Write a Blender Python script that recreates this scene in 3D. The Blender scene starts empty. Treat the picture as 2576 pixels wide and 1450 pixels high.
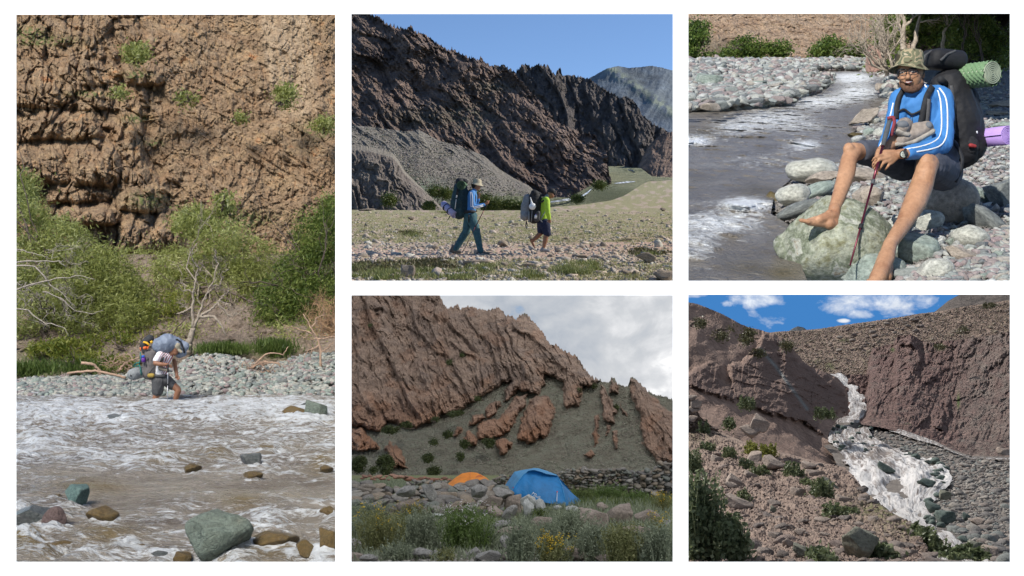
import bpy, bmesh, math, random
import numpy as np
from mathutils import Vector, Matrix, Euler
R = math.radians
scene = bpy.context.scene

# ---------------------------------------------------------------- camera
F = 2762.0; CX = 1288.0; CY = 724.7            # photo measured at 2576 px width
cam_data = bpy.data.cameras.new("camera"); cam = bpy.data.objects.new("camera", cam_data)
scene.collection.objects.link(cam); scene.camera = cam
cam_data.sensor_width = 36.0; cam_data.lens = 36.0 * F / 2576.0
cam.location = (0, 0, 0); cam.rotation_euler = (R(90), 0, 0)
cam_data.clip_start = 0.1; cam_data.clip_end = 5000

# ---------------------------------------------------------------- sky and suns
SUN_M = Vector((0.82, 0.14, 0.58)).normalized()
world = bpy.data.worlds.new("World"); scene.world = world; world.use_nodes = True
wn = world.node_tree; bg = wn.nodes["Background"]
skyt = wn.nodes.new("ShaderNodeTexSky"); skyt.sky_type = 'NISHITA'; skyt.sun_disc = False
skyt.sun_elevation = math.asin(SUN_M.z); skyt.sun_rotation = math.atan2(SUN_M.x, SUN_M.y)
skyt.altitude = 3500; skyt.air_density = 1.0; skyt.dust_density = 0.0; skyt.ozone_density = 4.0
wn.links.new(skyt.outputs[0], bg.inputs[0]); bg.inputs[1].default_value = 0.145

# the wall looks out on five different places, each with the daylight of its own hour
PLACES = {}
for nm in ('river_crossing', 'hikers_valley', 'river_rest', 'camp_site', 'waterfall_gully'):
    c = bpy.data.collections.new(nm); scene.collection.children.link(c); PLACES[nm] = c
def sunlamp(name, d, strength, angle, place, col, recv=None):
    l = bpy.data.lights.new(name, 'SUN'); l.energy = strength; l.angle = R(angle); l.color = col
    o = bpy.data.objects.new(name, l); scene.collection.objects.link(o)
    o.rotation_euler = (-Vector(d)).to_track_quat('-Z', 'Y').to_euler()
    o.light_linking.receiver_collection = recv or PLACES[place]
    o.light_linking.blocker_collection = PLACES[place]
    return o
SKIES = bpy.data.collections.new('skies'); scene.collection.children.link(SKIES)
rest_lit = bpy.data.collections.new('rest_and_wall'); scene.collection.children.link(rest_lit)
rest_lit.children.link(PLACES['river_rest'])
sunlamp('sun_river_crossing', (-0.25, -0.6, 0.76), 4.6, 25, 'river_crossing', (1, .96, .9))
sunlamp('sun_hikers_valley', SUN_M, 5.0, .5, 'hikers_valley', (1, .93, .82))
sunlamp('sun_river_rest', (-0.46, -0.74, 0.52), 5.0, .5, 'river_rest', (1, .97, .92), rest_lit)
sunlamp('sun_waterfall_gully', (-0.52, 0.56, 0.64), 5.0, .5, 'waterfall_gully', (1, .96, .9))
sunlamp('sun_camp_site', (0.35, -0.45, 0.8), 1.5, 30, 'camp_site', (1, .98, .96))
scene.view_settings.view_transform = 'Standard'; scene.view_settings.look = 'None'
scene.view_settings.exposure = 0.2; scene.view_settings.gamma = 1
scene.cycles.use_denoising = True
scene.cycles.max_bounces = 6; scene.cycles.transparent_max_bounces = 8
scene.cycles.sample_clamp_indirect = 4

# ---------------------------------------------------------------- helpers
CUR = [scene.collection]
def link(o): CUR[0].objects.link(o); return o
def P(px, py, d): return Vector(((px - CX) / F * d, d, -(py - CY) / F * d))
def XYZ(px, py, d):
    px, py, d = np.broadcast_arrays(np.asarray(px, float), np.asarray(py, float), np.asarray(d, float))
    return np.stack([(px - CX) / F * d, d, -(py - CY) / F * d], -1)
def tag(o, label=None, cat=None, group=None, kind=None):
    if label: o['label'] = label
    if cat: o['category'] = cat
    if group: o['group'] = group
    if kind: o['kind'] = kind
    return o
def empty(name, loc, label=None, cat=None, group=None):
    o = bpy.data.objects.new(name, None); o.location = loc; link(o); o.empty_display_size = .1
    return tag(o, label, cat, group)
def mesh_np(name, verts, faces, mat, parent=None, smooth=True, attrs=None, loc=None):
    """verts (n,3), faces (m,k) int array or list of such arrays (k = 3 or 4)"""
    if not isinstance(faces, (list, tuple)): faces = [faces]
    faces = [np.asarray(f) for f in faces if len(f)]
    verts = np.asarray(verts, float)
    org = Vector((0, 0, 0))
    if parent is not None and parent.type == 'EMPTY': org = parent_world(parent)
    elif parent is not None: org = parent_world(parent)
    if loc is not None: org = Vector(loc)
    verts = verts - np.array(org)
    me = bpy.data.meshes.new(name)
    nl = sum(f.size for f in faces); nf = sum(len(f) for f in faces)
    me.vertices.add(len(verts)); me.vertices.foreach_set('co', verts.astype(np.float32).ravel())
    me.loops.add(nl); me.polygons.add(nf)
    me.loops.foreach_set('vertex_index', np.concatenate([f.ravel() for f in faces]).astype(np.int32))
    tot = np.concatenate([np.full(len(f), f.shape[1]) for f in faces])
    me.polygons.foreach_set('loop_start', np.concatenate([[0], np.cumsum(tot)[:-1]]).astype(np.int32))
    me.polygons.foreach_set('use_smooth', np.full(nf, smooth))
    me.update(calc_edges=True)
    if attrs:
        for k, v in attrs.items():
            a = me.attributes.new(k, 'FLOAT', 'POINT'); a.data.foreach_set('value', np.asarray(v, np.float32).ravel())
    me.validate()
    o = bpy.data.objects.new(name, me); link(o)
    if mat: me.materials.append(mat)
    if parent is not None:
        o.parent = parent
        if loc is not None: o.location = org - parent_world(parent)
    elif loc is not None: o.location = org
    return o
def parent_world(p):
    v = Vector((0, 0, 0))
    while p is not None: v = v + Vector(p.location); p = p.parent
    return v
# --- noise
_rg = np.random.RandomState(7)
_perm = _rg.permutation(512).astype(np.int64); _perm = np.concatenate([_perm, _perm])
_grad = _rg.normal(size=(512, 3)); _grad /= np.linalg.norm(_grad, axis=1)[:, None]
def _h(i, j, k): return _perm[(_perm[(_perm[i & 511] + j) & 511] + k) & 511]
def perlin(x, y, z):
    x, y, z = np.broadcast_arrays(np.asarray(x, float), np.asarray(y, float), np.asarray(z, float))
    xi, yi, zi = np.floor(x).astype(np.int64), np.floor(y).astype(np.int64), np.floor(z).astype(np.int64)
    xf, yf, zf = x - xi, y - yi, z - zi
    u, v, w = [t * t * t * (t * (t * 6 - 15) + 10) for t in (xf, yf, zf)]
    def g(a, b, c):
        G = _grad[_h(xi + a, yi + b, zi + c)]
        return G[..., 0] * (xf - a) + G[..., 1] * (yf - b) + G[..., 2] * (zf - c)
    def L(a, b, t): return a + (b - a) * t
    return L(L(L(g(0, 0, 0), g(1, 0, 0), u), L(g(0, 1, 0), g(1, 1, 0), u), v),
             L(L(g(0, 0, 1), g(1, 0, 1), u), L(g(0, 1, 1), g(1, 1, 1), u), v), w) * 1.6
def fbm(x, y, z=0., o=4, g=.5, l=2.03):
    s = 0; a = 1.
    x, y, z = np.asarray(x, float), np.asarray(y, float), np.asarray(z, float)
    for i in range(o): s = s + a * perlin(x, y, z + 17.3 * i); a *= g; x = x * l; y = y * l; z = z * l
    return s
def ridged(x, y, z=0., o=4, g=.5, l=2.03):
    s = 0; a = 1.; t = 0
    x, y, z = np.asarray(x, float), np.asarray(y, float), np.asarray(z, float)
    for i in range(o): s = s + a * (1 - 2 * np.abs(perlin(x, y, z + 9.1 * i))); t += a; a *= g; x = x * l; y = y * l; z = z * l
    return s / t
def cells(x, y, z=0., seed=0):
    """worley: F1, F2-F1, id in 0..1"""
    x, y, z = np.broadcast_arrays(np.asarray(x, float), np.asarray(y, float), np.asarray(z, float))
    xi, yi, zi = np.floor(x).astype(np.int64), np.floor(y).astype(np.int64), np.floor(z).astype(np.int64)
    f1 = np.full(x.shape, 9.); f2 = np.full(x.shape, 9.); idd = np.zeros(x.shape)
    for a in (-1, 0, 1):
        for b in (-1, 0, 1):
            for c in (-1, 0, 1):
                h = _h(xi + a + seed, yi + b, zi + c)
                G = _grad[h] * .45
                d = np.sqrt((xi + a + .5 + G[..., 0] - x) ** 2 + (yi + b + .5 + G[..., 1] - y) ** 2 + (zi + c + .5 + G[..., 2] - z) ** 2)
                m = d < f1
                f2 = np.where(m, f1, np.minimum(f2, d)); idd = np.where(m, h / 512., idd); f1 = np.where(m, d, f1)
    return f1, f2 - f1, idd
def sstep(a, b, x): t = np.clip((np.asarray(x, float) - a) / (b - a), 0, 1); return t * t * (3 - 2 * t)
def bump2(px, py, cx, cy, rx, ry, pw=2.): return np.exp(-(np.abs((px - cx) / rx) ** pw + np.abs((py - cy) / ry) ** pw))
def inpoly(px, py, poly):
    px, py = np.broadcast_arrays(np.asarray(px, float), np.asarray(py, float)); c = np.zeros(px.shape, bool)
    n = len(poly)
    for i in range(n):
        x1, y1 = poly[i]; x2, y2 = poly[(i + 1) % n]
        if y1 == y2: continue
        c ^= ((y1 > py) != (y2 > py)) & (px < (x2 - x1) * (py - y1) / (y2 - y1) + x1)
    return c
def polydist(px, py, poly, closed=True):
    """distance to the outline of a polygon"""
    best = np.full(np.broadcast(px, py).shape, 1e9); n = len(poly)
    for i in range(n if closed else n - 1):
        x1, y1 = poly[i]; x2, y2 = poly[(i + 1) % n]; dx, dy = x2 - x1, y2 - y1
        t = np.clip(((px - x1) * dx + (py - y1) * dy) / (dx * dx + dy * dy + 1e-9), 0, 1)
        best = np.minimum(best, np.hypot(px - x1 - t * dx, py - y1 - t * dy))
    return best
def sdpoly(px, py, poly): return np.where(inpoly(px, py, poly), 1, -1) * polydist(px, py, poly)
def rbf(pts):
    """thin-plate interpolation of log depth from (px, py, d) points"""
    A = np.array([(p[0] / 500., p[1] / 500.) for p in pts]); v = np.log([p[2] for p in pts]); n = len(A)
    def K(r): return np.where(r > 1e-9, r * r * np.log(r + 1e-12), 0)
    M_ = np.zeros((n + 3, n + 3)); M_[:n, :n] = K(np.linalg.norm(A[:, None] - A[None], axis=2)) + np.eye(n) * 1e-3
    M_[:n, n] = 1; M_[:n, n + 1:] = A; M_[n, :n] = 1; M_[n + 1:, :n] = A.T
    w = np.linalg.solve(M_, np.concatenate([v, [0, 0, 0]]))
    def f(px, py):
        px, py = np.broadcast_arrays(np.asarray(px, float) / 500., np.asarray(py, float) / 500.)
        s = w[n] + w[n + 1] * px + w[n + 2] * py
        for i in range(n): s = s + w[i] * K(np.hypot(px - A[i, 0], py - A[i, 1]))
        return np.exp(s)
    return f
def pl(pts): 
    a = np.array(pts, float); return lambda x: np.interp(x, a[:, 0], a[:, 1])
def gridfaces(nx, ny):
    i = np.arange((nx - 1) * (ny - 1)); r = i // (nx - 1); c = i % (nx - 1); a = r * nx + c
    return np.stack([a, a + 1, a + 1 + nx, a + nx], -1)
def relief(name, x0, x1, nx, top, bot, ny, dfun, mat, attrs=None, disp=None, back=6., parent=None, keepf=None, zdisp=None, **kw):
    """a slope or rock face between the curves bot and top, standing at the distances dfun gives; its far side folds down behind"""
    px = np.linspace(x0, x1, nx)[None, :]; v = np.linspace(0, 1, ny)[:, None]
    jg = 0
    if isinstance(top, tuple): top, jf = top; jg = jf(px)
    t = top(px) if callable(top) else np.full_like(px, top); b = bot(px) if callable(bot) else np.full_like(px, bot)
    py = b + (t - b) * v - jg * v ** (2 + np.abs(t - b) / 16.); PX = px + 0 * py
    d = dfun(PX, py, v + 0 * py)
    if disp is not None: d = d - disp(PX, py, v + 0 * py, d)
    V = XYZ(PX, py, d)
    if zdisp is not None: V[..., 2] += zdisp(PX, py, v + 0 * py, d)
    A = {k: f(PX, py, v + 0 * py, d) for k, f in (attrs or {}).items()}
    rows = ny
    if back:
        ex = []
        for s in (1, 2, 3):
            e = V[-1].copy(); k_ = (e[:, 1] + back * s) / e[:, 1]; zb = V[max(0, ny * 2 // 3)][:, 2] / V[max(0, ny * 2 // 3)][:, 1]; e[:, 0] *= k_; zt = e[:, 2] / e[:, 1]; e[:, 1] *= k_; e[:, 2] = (zt + (zb - zt) * min(1, .28 * s + .02)) * e[:, 1]; ex.append(e)
        V = np.concatenate([V, np.array(ex)]); rows += 3
        A = {k: np.concatenate([a, np.repeat(a[-1:], 3, 0)]) for k, a in A.items()}
    q = gridfaces(nx, rows)
    if keepf is not None: ok = np.concatenate([keepf(PX, py), np.zeros((rows - ny, nx), bool)]).reshape(-1) if rows > ny else keepf(PX, py).reshape(-1); q = q[ok[q].all(1)]
    return mesh_np(name, V.reshape(-1, 3), q, mat, parent, attrs={k: a for k, a in A.items()}, **kw)
# --- materials
class NT:
    def __init__(s, name, rough=.9, spec=.3):
        s.m = bpy.data.materials.new(name); s.m.use_nodes = True; s.t = s.m.node_tree; s.N = s.t.nodes
        s.b = s.N['Principled BSDF']; s.b.inputs['Roughness'].default_value = rough
        s.b.inputs['Specular IOR Level'].default_value = spec; s.tc = None
    def new(s, k, **kw):
        n = s.N.new(k)
        for a, b in kw.items(): setattr(n, a, b)
        return n
    def l(s, a, b): s.t.links.new(a, b)
    def co(s, kind='Object', scale=(1, 1, 1), rot=(0, 0, 0)):
        if s.tc is None: s.tc = s.new('ShaderNodeTexCoord')
        mp = s.new('ShaderNodeMapping'); mp.inputs['Scale'].default_value = scale; mp.inputs['Rotation'].default_value = rot
        s.l(s.tc.outputs[kind], mp.inputs[0]); return mp.outputs[0]
    def noise(s, vec, scale, det=6, ro=.6, dist=0.):
        n = s.new('ShaderNodeTexNoise'); s.l(vec, n.inputs['Vector']); n.inputs['Scale'].default_value = scale
        n.inputs['Detail'].default_value = det; n.inputs['Roughness'].default_value = ro; n.inputs['Distortion'].default_value = dist
        return n.outputs['Fac']
    def vor(s, vec, scale, feat='F1', out='Distance'):
        n = s.new('ShaderNodeTexVoronoi', feature=feat); s.l(vec, n.inputs['Vector']); n.inputs['Scale'].default_value = scale
        return n.outputs[out]
    def ramp(s, fac, stops, mode='LINEAR'):
        r = s.new('ShaderNodeValToRGB'); r.color_ramp.interpolation = mode; e = r.color_ramp.elements
        while len(e) > 1: e.remove(e[-1])
        for i, (p, c) in enumerate(stops):
            q = e[0] if i == 0 else e.new(p)
            q.position = p; q.color = (tuple(c) + (1,))[:4] if not isinstance(c, (int, float)) else (c, c, c, 1)
        s.l(fac, r.inputs[0]); return r.outputs[0]
    def mix(s, fac, a, b, mode='MIX'):
        n = s.new('ShaderNodeMix', data_type='RGBA', blend_type=mode)
        for sock, v in ((n.inputs[0], fac), (n.inputs[6], a), (n.inputs[7], b)):
            if hasattr(v, 'is_output'): s.l(v, sock)
            elif isinstance(v, (int, float)): sock.default_value = v if sock == n.inputs[0] else (v, v, v, 1)
            else: sock.default_value = tuple(v) + (1,)
        return n.outputs[2]
    def math(s, op, a, b=0., clamp=False):
        n = s.new('ShaderNodeMath', operation=op); n.use_clamp = clamp
        for sock, v in ((n.inputs[0], a), (n.inputs[1], b)):
            if hasattr(v, 'is_output'): s.l(v, sock)
            else: sock.default_value = v
        return n.outputs[0]
    def attr(s, name): n = s.new('ShaderNodeAttribute', attribute_name=name); return n.outputs['Fac']
    def orand(s): return s.new('ShaderNodeObjectInfo').outputs['Random']
    def island(s): return s.new('ShaderNodeNewGeometry').outputs['Random Per Island']
    def bump(s, h, strength=.6, dist=.05, prev=None):
        n = s.new('ShaderNodeBump'); n.inputs['Strength'].default_value = strength; n.inputs['Distance'].default_value = dist
        s.l(h, n.inputs['Height'])
        if prev is not None: s.l(prev, n.inputs['Normal'])
        return n.outputs[0]
    def done(s, col=None, nrm=None, rough=None):
        if col is not None:
            if hasattr(col, 'is_output'): s.l(col, s.b.inputs['Base Color'])
            else: s.b.inputs['Base Color'].default_value = tuple(col) + (1,)
        if nrm is not None: s.l(nrm, s.b.inputs['Normal'])
        if rough is not None: s.l(rough, s.b.inputs['Roughness'])
        return s.m
def rockmat(name, cols, sc=1., bs=.7, bd=.05, tint=None, tintcol=None, scale=(1, 1, 1), rot=(0, 0, 0), crack=.5, tint2=None, tintcol2=None, fine=1., kind='Object'):
    """layered, cracked rock: cols is a list of 3 to 5 base colours; tint = name of a vertex attribute that mixes tintcol in"""
    m = NT(name); v = m.co(kind, scale, rot)
    n1 = m.noise(v, 1.1 * sc, 9, .68, .4); n2 = m.noise(v, 6. * sc, 6, .7)
    c = m.ramp(n1, [(.30 + .4 * i / (len(cols) - 1), q) for i, q in enumerate(cols)])
    c = m.mix(.75, c, m.ramp(n2, [(.3, .35), (.5, .95), (.72, 1.6)]), 'MULTIPLY')
    vd = m.new('ShaderNodeVectorMath', operation='ADD'); m.l(v, vd.inputs[0])
    nn = m.new('ShaderNodeTexNoise'); m.l(v, nn.inputs['Vector']); nn.inputs['Scale'].default_value = 3 * sc
    sub = m.new('ShaderNodeVectorMath', operation='SCALE'); m.l(nn.outputs['Color'], sub.inputs[0]); sub.inputs['Scale'].default_value = .5 / sc; m.l(sub.outputs[0], vd.inputs[1])
    cr = m.vor(vd.outputs[0], 2.2 * sc, 'DISTANCE_TO_EDGE')
    cr2 = m.vor(vd.outputs[0], 6.5 * sc, 'DISTANCE_TO_EDGE')
    if tint:
        t = m.math('MULTIPLY', m.attr(tint), m.ramp(n2, [(.25, .5), (.6, 1.)]), True)
        c = m.mix(t, c, m.mix(.6, tintcol, m.ramp(n2, [(.3, .5), (.7, 1.4)]), 'MULTIPLY'))
    if tint2: c = m.mix(m.attr(tint2), c, m.mix(.6, tintcol2, m.ramp(n2, [(.3, .5), (.7, 1.4)]), 'MULTIPLY'))
    h = m.math('ADD', m.math('MULTIPLY', m.noise(v, 9 * sc * fine, 8, .72), .8), m.math('MULTIPLY', m.ramp(cr, [(0, 0), (.10, 1)]), crack))
    h = m.math('ADD', h, m.math('MULTIPLY', m.ramp(cr2, [(0, 0), (.12, 1)]), crack * .5))
    h = m.math('ADD', h, m.math('MULTIPLY', n1, 1.2))
    return m.done(c, m.bump(h, bs, bd / sc))
def plain(name, col, rough=.7, spec=.3, var=.25, sc=8., bs=0., metal=0.):
    m = NT(name, rough, spec); v = m.co('Object'); n = m.noise(v, sc, 5, .6)
    c = m.mix(1., col, m.ramp(n, [(.3, 1 - var), (.7, 1 + var)]), 'MULTIPLY')
    m.b.inputs['Metallic'].default_value = metal
    return m.done(c, m.bump(n, bs, .02) if bs else None)
def leafmat(name, cols, trans=.35, rough=.5):
    m = NT(name, rough, .3); r = m.island(); v = m.co('Object'); n = m.noise(v, .9, 3, .6)
    f = m.math('ADD', m.math('MULTIPLY', r, .5), m.math('MULTIPLY', m.math('SUBTRACT', n, .25), 1.), True)
    c = m.ramp(f, [(.12 + .76 * i / (len(cols) - 1), q) for i, q in enumerate(cols)]); m.done(c)
    tr = m.new('ShaderNodeBsdfTranslucent'); m.l(c, tr.inputs[0]); mx = m.new('ShaderNodeMixShader'); mx.inputs[0].default_value = trans
    m.l(m.b.outputs[0], mx.inputs[1]); m.l(tr.outputs[0], mx.inputs[2]); m.l(mx.outputs[0], m.N['Material Output'].inputs[0]); return m.m
# --- rocks
def ico(sub):
    bm = bmesh.new(); bmesh.ops.create_icosphere(bm, subdivisions=sub, radius=1.0)
    v = np.array([x.co[:] for x in bm.verts]); f = np.array([[x.index for x in q.verts] for q in bm.faces]); bm.free(); return v, f
ICO = {k: ico(k) for k in (1, 2, 3, 4, 5)}
def rockverts(seed, sub=3, cuts=9, rough=.07, lo=.42, hi=.80):
    r = np.random.RandomState(seed); v = ICO[sub][0].copy()
    fr = np.array(Euler(r.uniform(0, 3, 3).tolist()).to_matrix()) if lo < .6 else None
    for q in range(cuts):
        if fr is not None and q < 6: n = fr[q % 3] * (1 if q < 3 else -1) + r.normal(size=3) * .36; h = r.uniform(.46, .74)
        else: n = r.normal(size=3); h = r.uniform(max(lo, .55), hi)
        n = n / np.linalg.norm(n); dd = v @ n - h
        v = v - np.outer(np.clip(dd, 0, None), n) * .97
    s = seed * 3.7
    nr = v / np.linalg.norm(v, axis=1)[:, None]
    v = v + nr * (rough * (fbm(v[:, 0] * 1.4 + s, v[:, 1] * 1.4, v[:, 2] * 1.4, 4, .55))[:, None])
    ex = (v.max(0) - v.min(0)) / 2; v = (v - (v.max(0) + v.min(0)) / 2) / ex
    return v, ICO[sub][1]
_rm = {}
def rock(name, px, py, w, h, d, mat, seed, label=None, cat='rock', group=None, rot=None, depth=1., sub=3, cuts=9, rough=.07, round_=False):
    """one stone whose picture is about w by h px, centred at (px, py), d metres away"""
    key = (seed % 9, sub, cuts, round_, mat.name)
    if key not in _rm:
        v, f = rockverts(seed % 9 + (50 if round_ else 0), sub, cuts if not round_ else 5, rough, *((.42, .80) if not round_ else (.72, .95)))
        o = mesh_np(name, v, f, mat); _rm[key] = o.data
        bpy.data.objects.remove(o)
    o = bpy.data.objects.new(name, _rm[key]); link(o)
    rr = random.Random(seed * 31 + 5); sx = w / F * d / 2; sz = h / F * d / 2
    o.location = P(px, py, d); o.scale = (sx, min(sx, sz * 1.6) * depth, sz)
    o.rotation_euler = rot if rot else (rr.uniform(-.15, .15), rr.uniform(-.12, .12), rr.uniform(-.25, .25))
    return tag(o, label, cat, group)
def pebbles(name, pos, size, mat, seed, flat=.6, sub=1, kind='stuff', parent=None, label=None, smooth=True, az=None):
    """loose gravel as one mesh: pos (n,3), size (n,)"""
    r = np.random.RandomState(seed); n = len(pos); V = []; Fs = []
    vs = [rockverts(90 + k, sub, 10, .08, .42, .8)[0] for k in range(8)]; f = ICO[sub][1]; nv = len(vs[0])
    k = r.randint(0, 8, n); ang = r.uniform(0, 6.28, n); c, s = np.cos(ang), np.sin(ang)
    B = np.array(vs)[k]; sc = np.stack([size * r.uniform(.8, 1.5, n), size * r.uniform(.7, 1.1, n), size * r.uniform(.8, 1.3, n) * flat], -1)
    B = B * sc[:, None, :]
    tl = r.normal(size=n) * .35; ct, st = np.cos(tl), np.sin(tl)
    x, z = B[..., 0] * ct[:, None] - B[..., 2] * st[:, None], B[..., 0] * st[:, None] + B[..., 2] * ct[:, None]
    y = B[..., 1]; x, y = x * c[:, None] - y * s[:, None], x * s[:, None] + y * c[:, None]
    V = np.stack([x, y, z], -1) + pos[:, None, :]
    FF = (f[None] + (np.arange(n) * nv)[:, None, None]).reshape(-1, 3)
    o = mesh_np(name, V.reshape(-1, 3), FF, mat, parent, smooth=smooth)
    return tag(o, label, None, None, kind)
def stonemat(name, cols, sc=3., wet=None, island=False, rough=.85, bs=.5):
    m = NT(name, rough, .3); r = m.island() if island else m.orand(); v = m.co('Object')
    base = m.ramp(r, [(i / len(cols), q) for i, q in enumerate(cols)], 'CONSTANT')
    n = m.noise(v, sc, 8, .7, .3); n2 = m.noise(v, sc * .6, 4, .6, 1.)
    c = m.mix(.85, base, m.ramp(n, [(.3, .55), (.5, .95), (.7, 1.4)]), 'MULTIPLY')
    if not island: c = m.mix(m.ramp(n2, [(.60, 0), (.66, .45)]), c, (.33, .33, .29))
    return m.done(c, m.bump(m.noise(v, sc * 3, 8, .7), bs, .06))
# --- foliage and branches
EXT = [(0, 2576)]                              # the width of the place being built
def leafcloud(name, cent, L, W, mat, parent, seed, up=.3):
    q_ = CX + cent[:, 0] / cent[:, 1] * F; cent = cent[(q_ > EXT[0][0]) & (q_ < EXT[0][1])]
    r = np.random.RandomState(seed); n = len(cent)
    a = r.normal(size=(n, 3)); a[:, 2] += up; a /= np.linalg.norm(a, axis=1)[:, None]
    b = np.cross(a, r.normal(size=(n, 3))); b /= np.linalg.norm(b, axis=1)[:, None] + 1e-9
    l = L * r.uniform(.6, 1.3, n)[:, None]; w = W * r.uniform(.7, 1.3, n)[:, None]
    V = np.stack([cent - a * l / 2, cent + b * w / 2, cent + a * l / 2, cent - b * w / 2], 1).reshape(-1, 3)
    return mesh_np(name, V, np.arange(4 * n).reshape(n, 4), mat, parent, smooth=False)
def crownpts(blobs, n, clump, seed, fill=.35, per=26):
    """points in leaf clumps; blobs = (centre xyz, radii xyz) list"""
    r = np.random.RandomState(seed); vol = np.array([np.prod(b[1]) ** .67 for b in blobs]); vol /= vol.sum(); out = []
    for (c, rad), w in zip(blobs, vol):
        m = max(2, int(n * w / per)); u = r.normal(size=(m, 3)); u /= np.linalg.norm(u, axis=1)[:, None]
        q = r.uniform(fill, 1.0, m) ** .6; cc = np.array(c) + u * q[:, None] * np.array(rad)
        keep = fbm(cc[:, 0] * .9 + seed, cc[:, 1] * .9, cc[:, 2] * .9, 2) > -.45; cc = cc[keep]
        g = r.normal(size=(len(cc), per, 3)) * clump * r.uniform(.5, 1.3, (len(cc), 1, 1)); g[..., 2] *= .8
        out.append((cc[:, None] + g).reshape(-1, 3))
    return np.concatenate(out)
def tubes(paths, sides=5):
    """paths: list of (pts, radii) -> verts, faces"""
    V = []; Fc = []; off = 0
    for pts, rad in paths:
        pts = np.asarray(pts, float).copy(); pts[:, 0] = np.clip(pts[:, 0], (EXT[0][0] - CX) / F * pts[:, 1], (EXT[0][1] - CX) / F * pts[:, 1]); n = len(pts); rad = np.broadcast_to(np.asarray(rad, float), (n,)).copy()
        e0, e1 = pts[0] - (pts[1] - pts[0]) * 1e-3, pts[-1] + (pts[-1] - pts[-2]) * 1e-3; pts = np.concatenate([[e0], pts, [e1]]); rad = np.concatenate([[rad[0] * .02], rad, [rad[-1] * .02]]); n += 2; t = np.gradient(pts, axis=0); t /= np.linalg.norm(t, axis=1)[:, None] + 1e-9
        ref = np.where(np.abs(t[:, 1:2]) < .9, np.array([[0, 1., 0]]), np.array([[1., 0, 0]]))
        a = np.cross(t, ref); a /= np.linalg.norm(a, axis=1)[:, None] + 1e-9; b = np.cross(t, a)
        rr = np.broadcast_to(np.asarray(rad, float), (n,)); th = np.arange(sides) * 2 * np.pi / sides
        ring = pts[:, None] + (a[:, None] * np.cos(th)[None, :, None] + b[:, None] * np.sin(th)[None, :, None]) * rr[:, None, None]
        V.append(ring.reshape(-1, 3))
        i = np.arange((n - 1) * sides); s = i // sides; k = i % sides; k2 = (k + 1) % sides
        Fc.append(np.stack([s * sides + k, s * sides + k2, (s + 1) * sides + k2, (s + 1) * sides + k], -1) + off)
        ends = np.array([[off + q for q in range(sides)], [off + (n - 1) * sides + q for q in range(sides)]]) if sides == 4 else None
        off += n * sides
    return np.concatenate(V), np.concatenate(Fc)
def wander(p0, p1, n, amp, rnd):
    p0, p1 = np.array(p0, float), np.array(p1, float); t = np.linspace(0, 1, n)[:, None]; q = p0 + (p1 - p0) * t
    w = np.cumsum(rnd.normal(size=(n, 3)), 0) * amp; w -= w[0] + (w[-1] - w[0]) * t * .6
    return q + w
def branches(rnd, start, end, r0, depth, amp=.05, kids=4, out=None, spread=.6, nseg=10):
    if out is None: out = []
    p = wander(start, end, nseg, amp * np.linalg.norm(np.array(end) - np.array(start)) / 3, rnd)
    out.append((p, np.linspace(r0, r0 * .35, nseg)))
    if depth > 0:
        Ln = np.linalg.norm(p[-1] - p[0])
        for k in range(kids):
            i = rnd.randint(nseg // 3, nseg - 1); dr = (p[min(i + 1, nseg - 1)] - p[i - 1]); dr /= np.linalg.norm(dr) + 1e-9
            dr = dr + rnd.normal(size=3) * spread; dr /= np.linalg.norm(dr)
            branches(rnd, p[i], p[i] + dr * Ln * rnd.uniform(.35, .65), r0 * (1 - i / nseg * .6) * .55, depth - 1, amp * 1.3, kids, out, spread, max(5, nseg - 2))
    return out
def tubeobj(name, paths, mat, parent=None, sides=5, **kw):
    v, f = tubes(paths, sides); return mesh_np(name, v, f, mat, parent, **kw)
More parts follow.
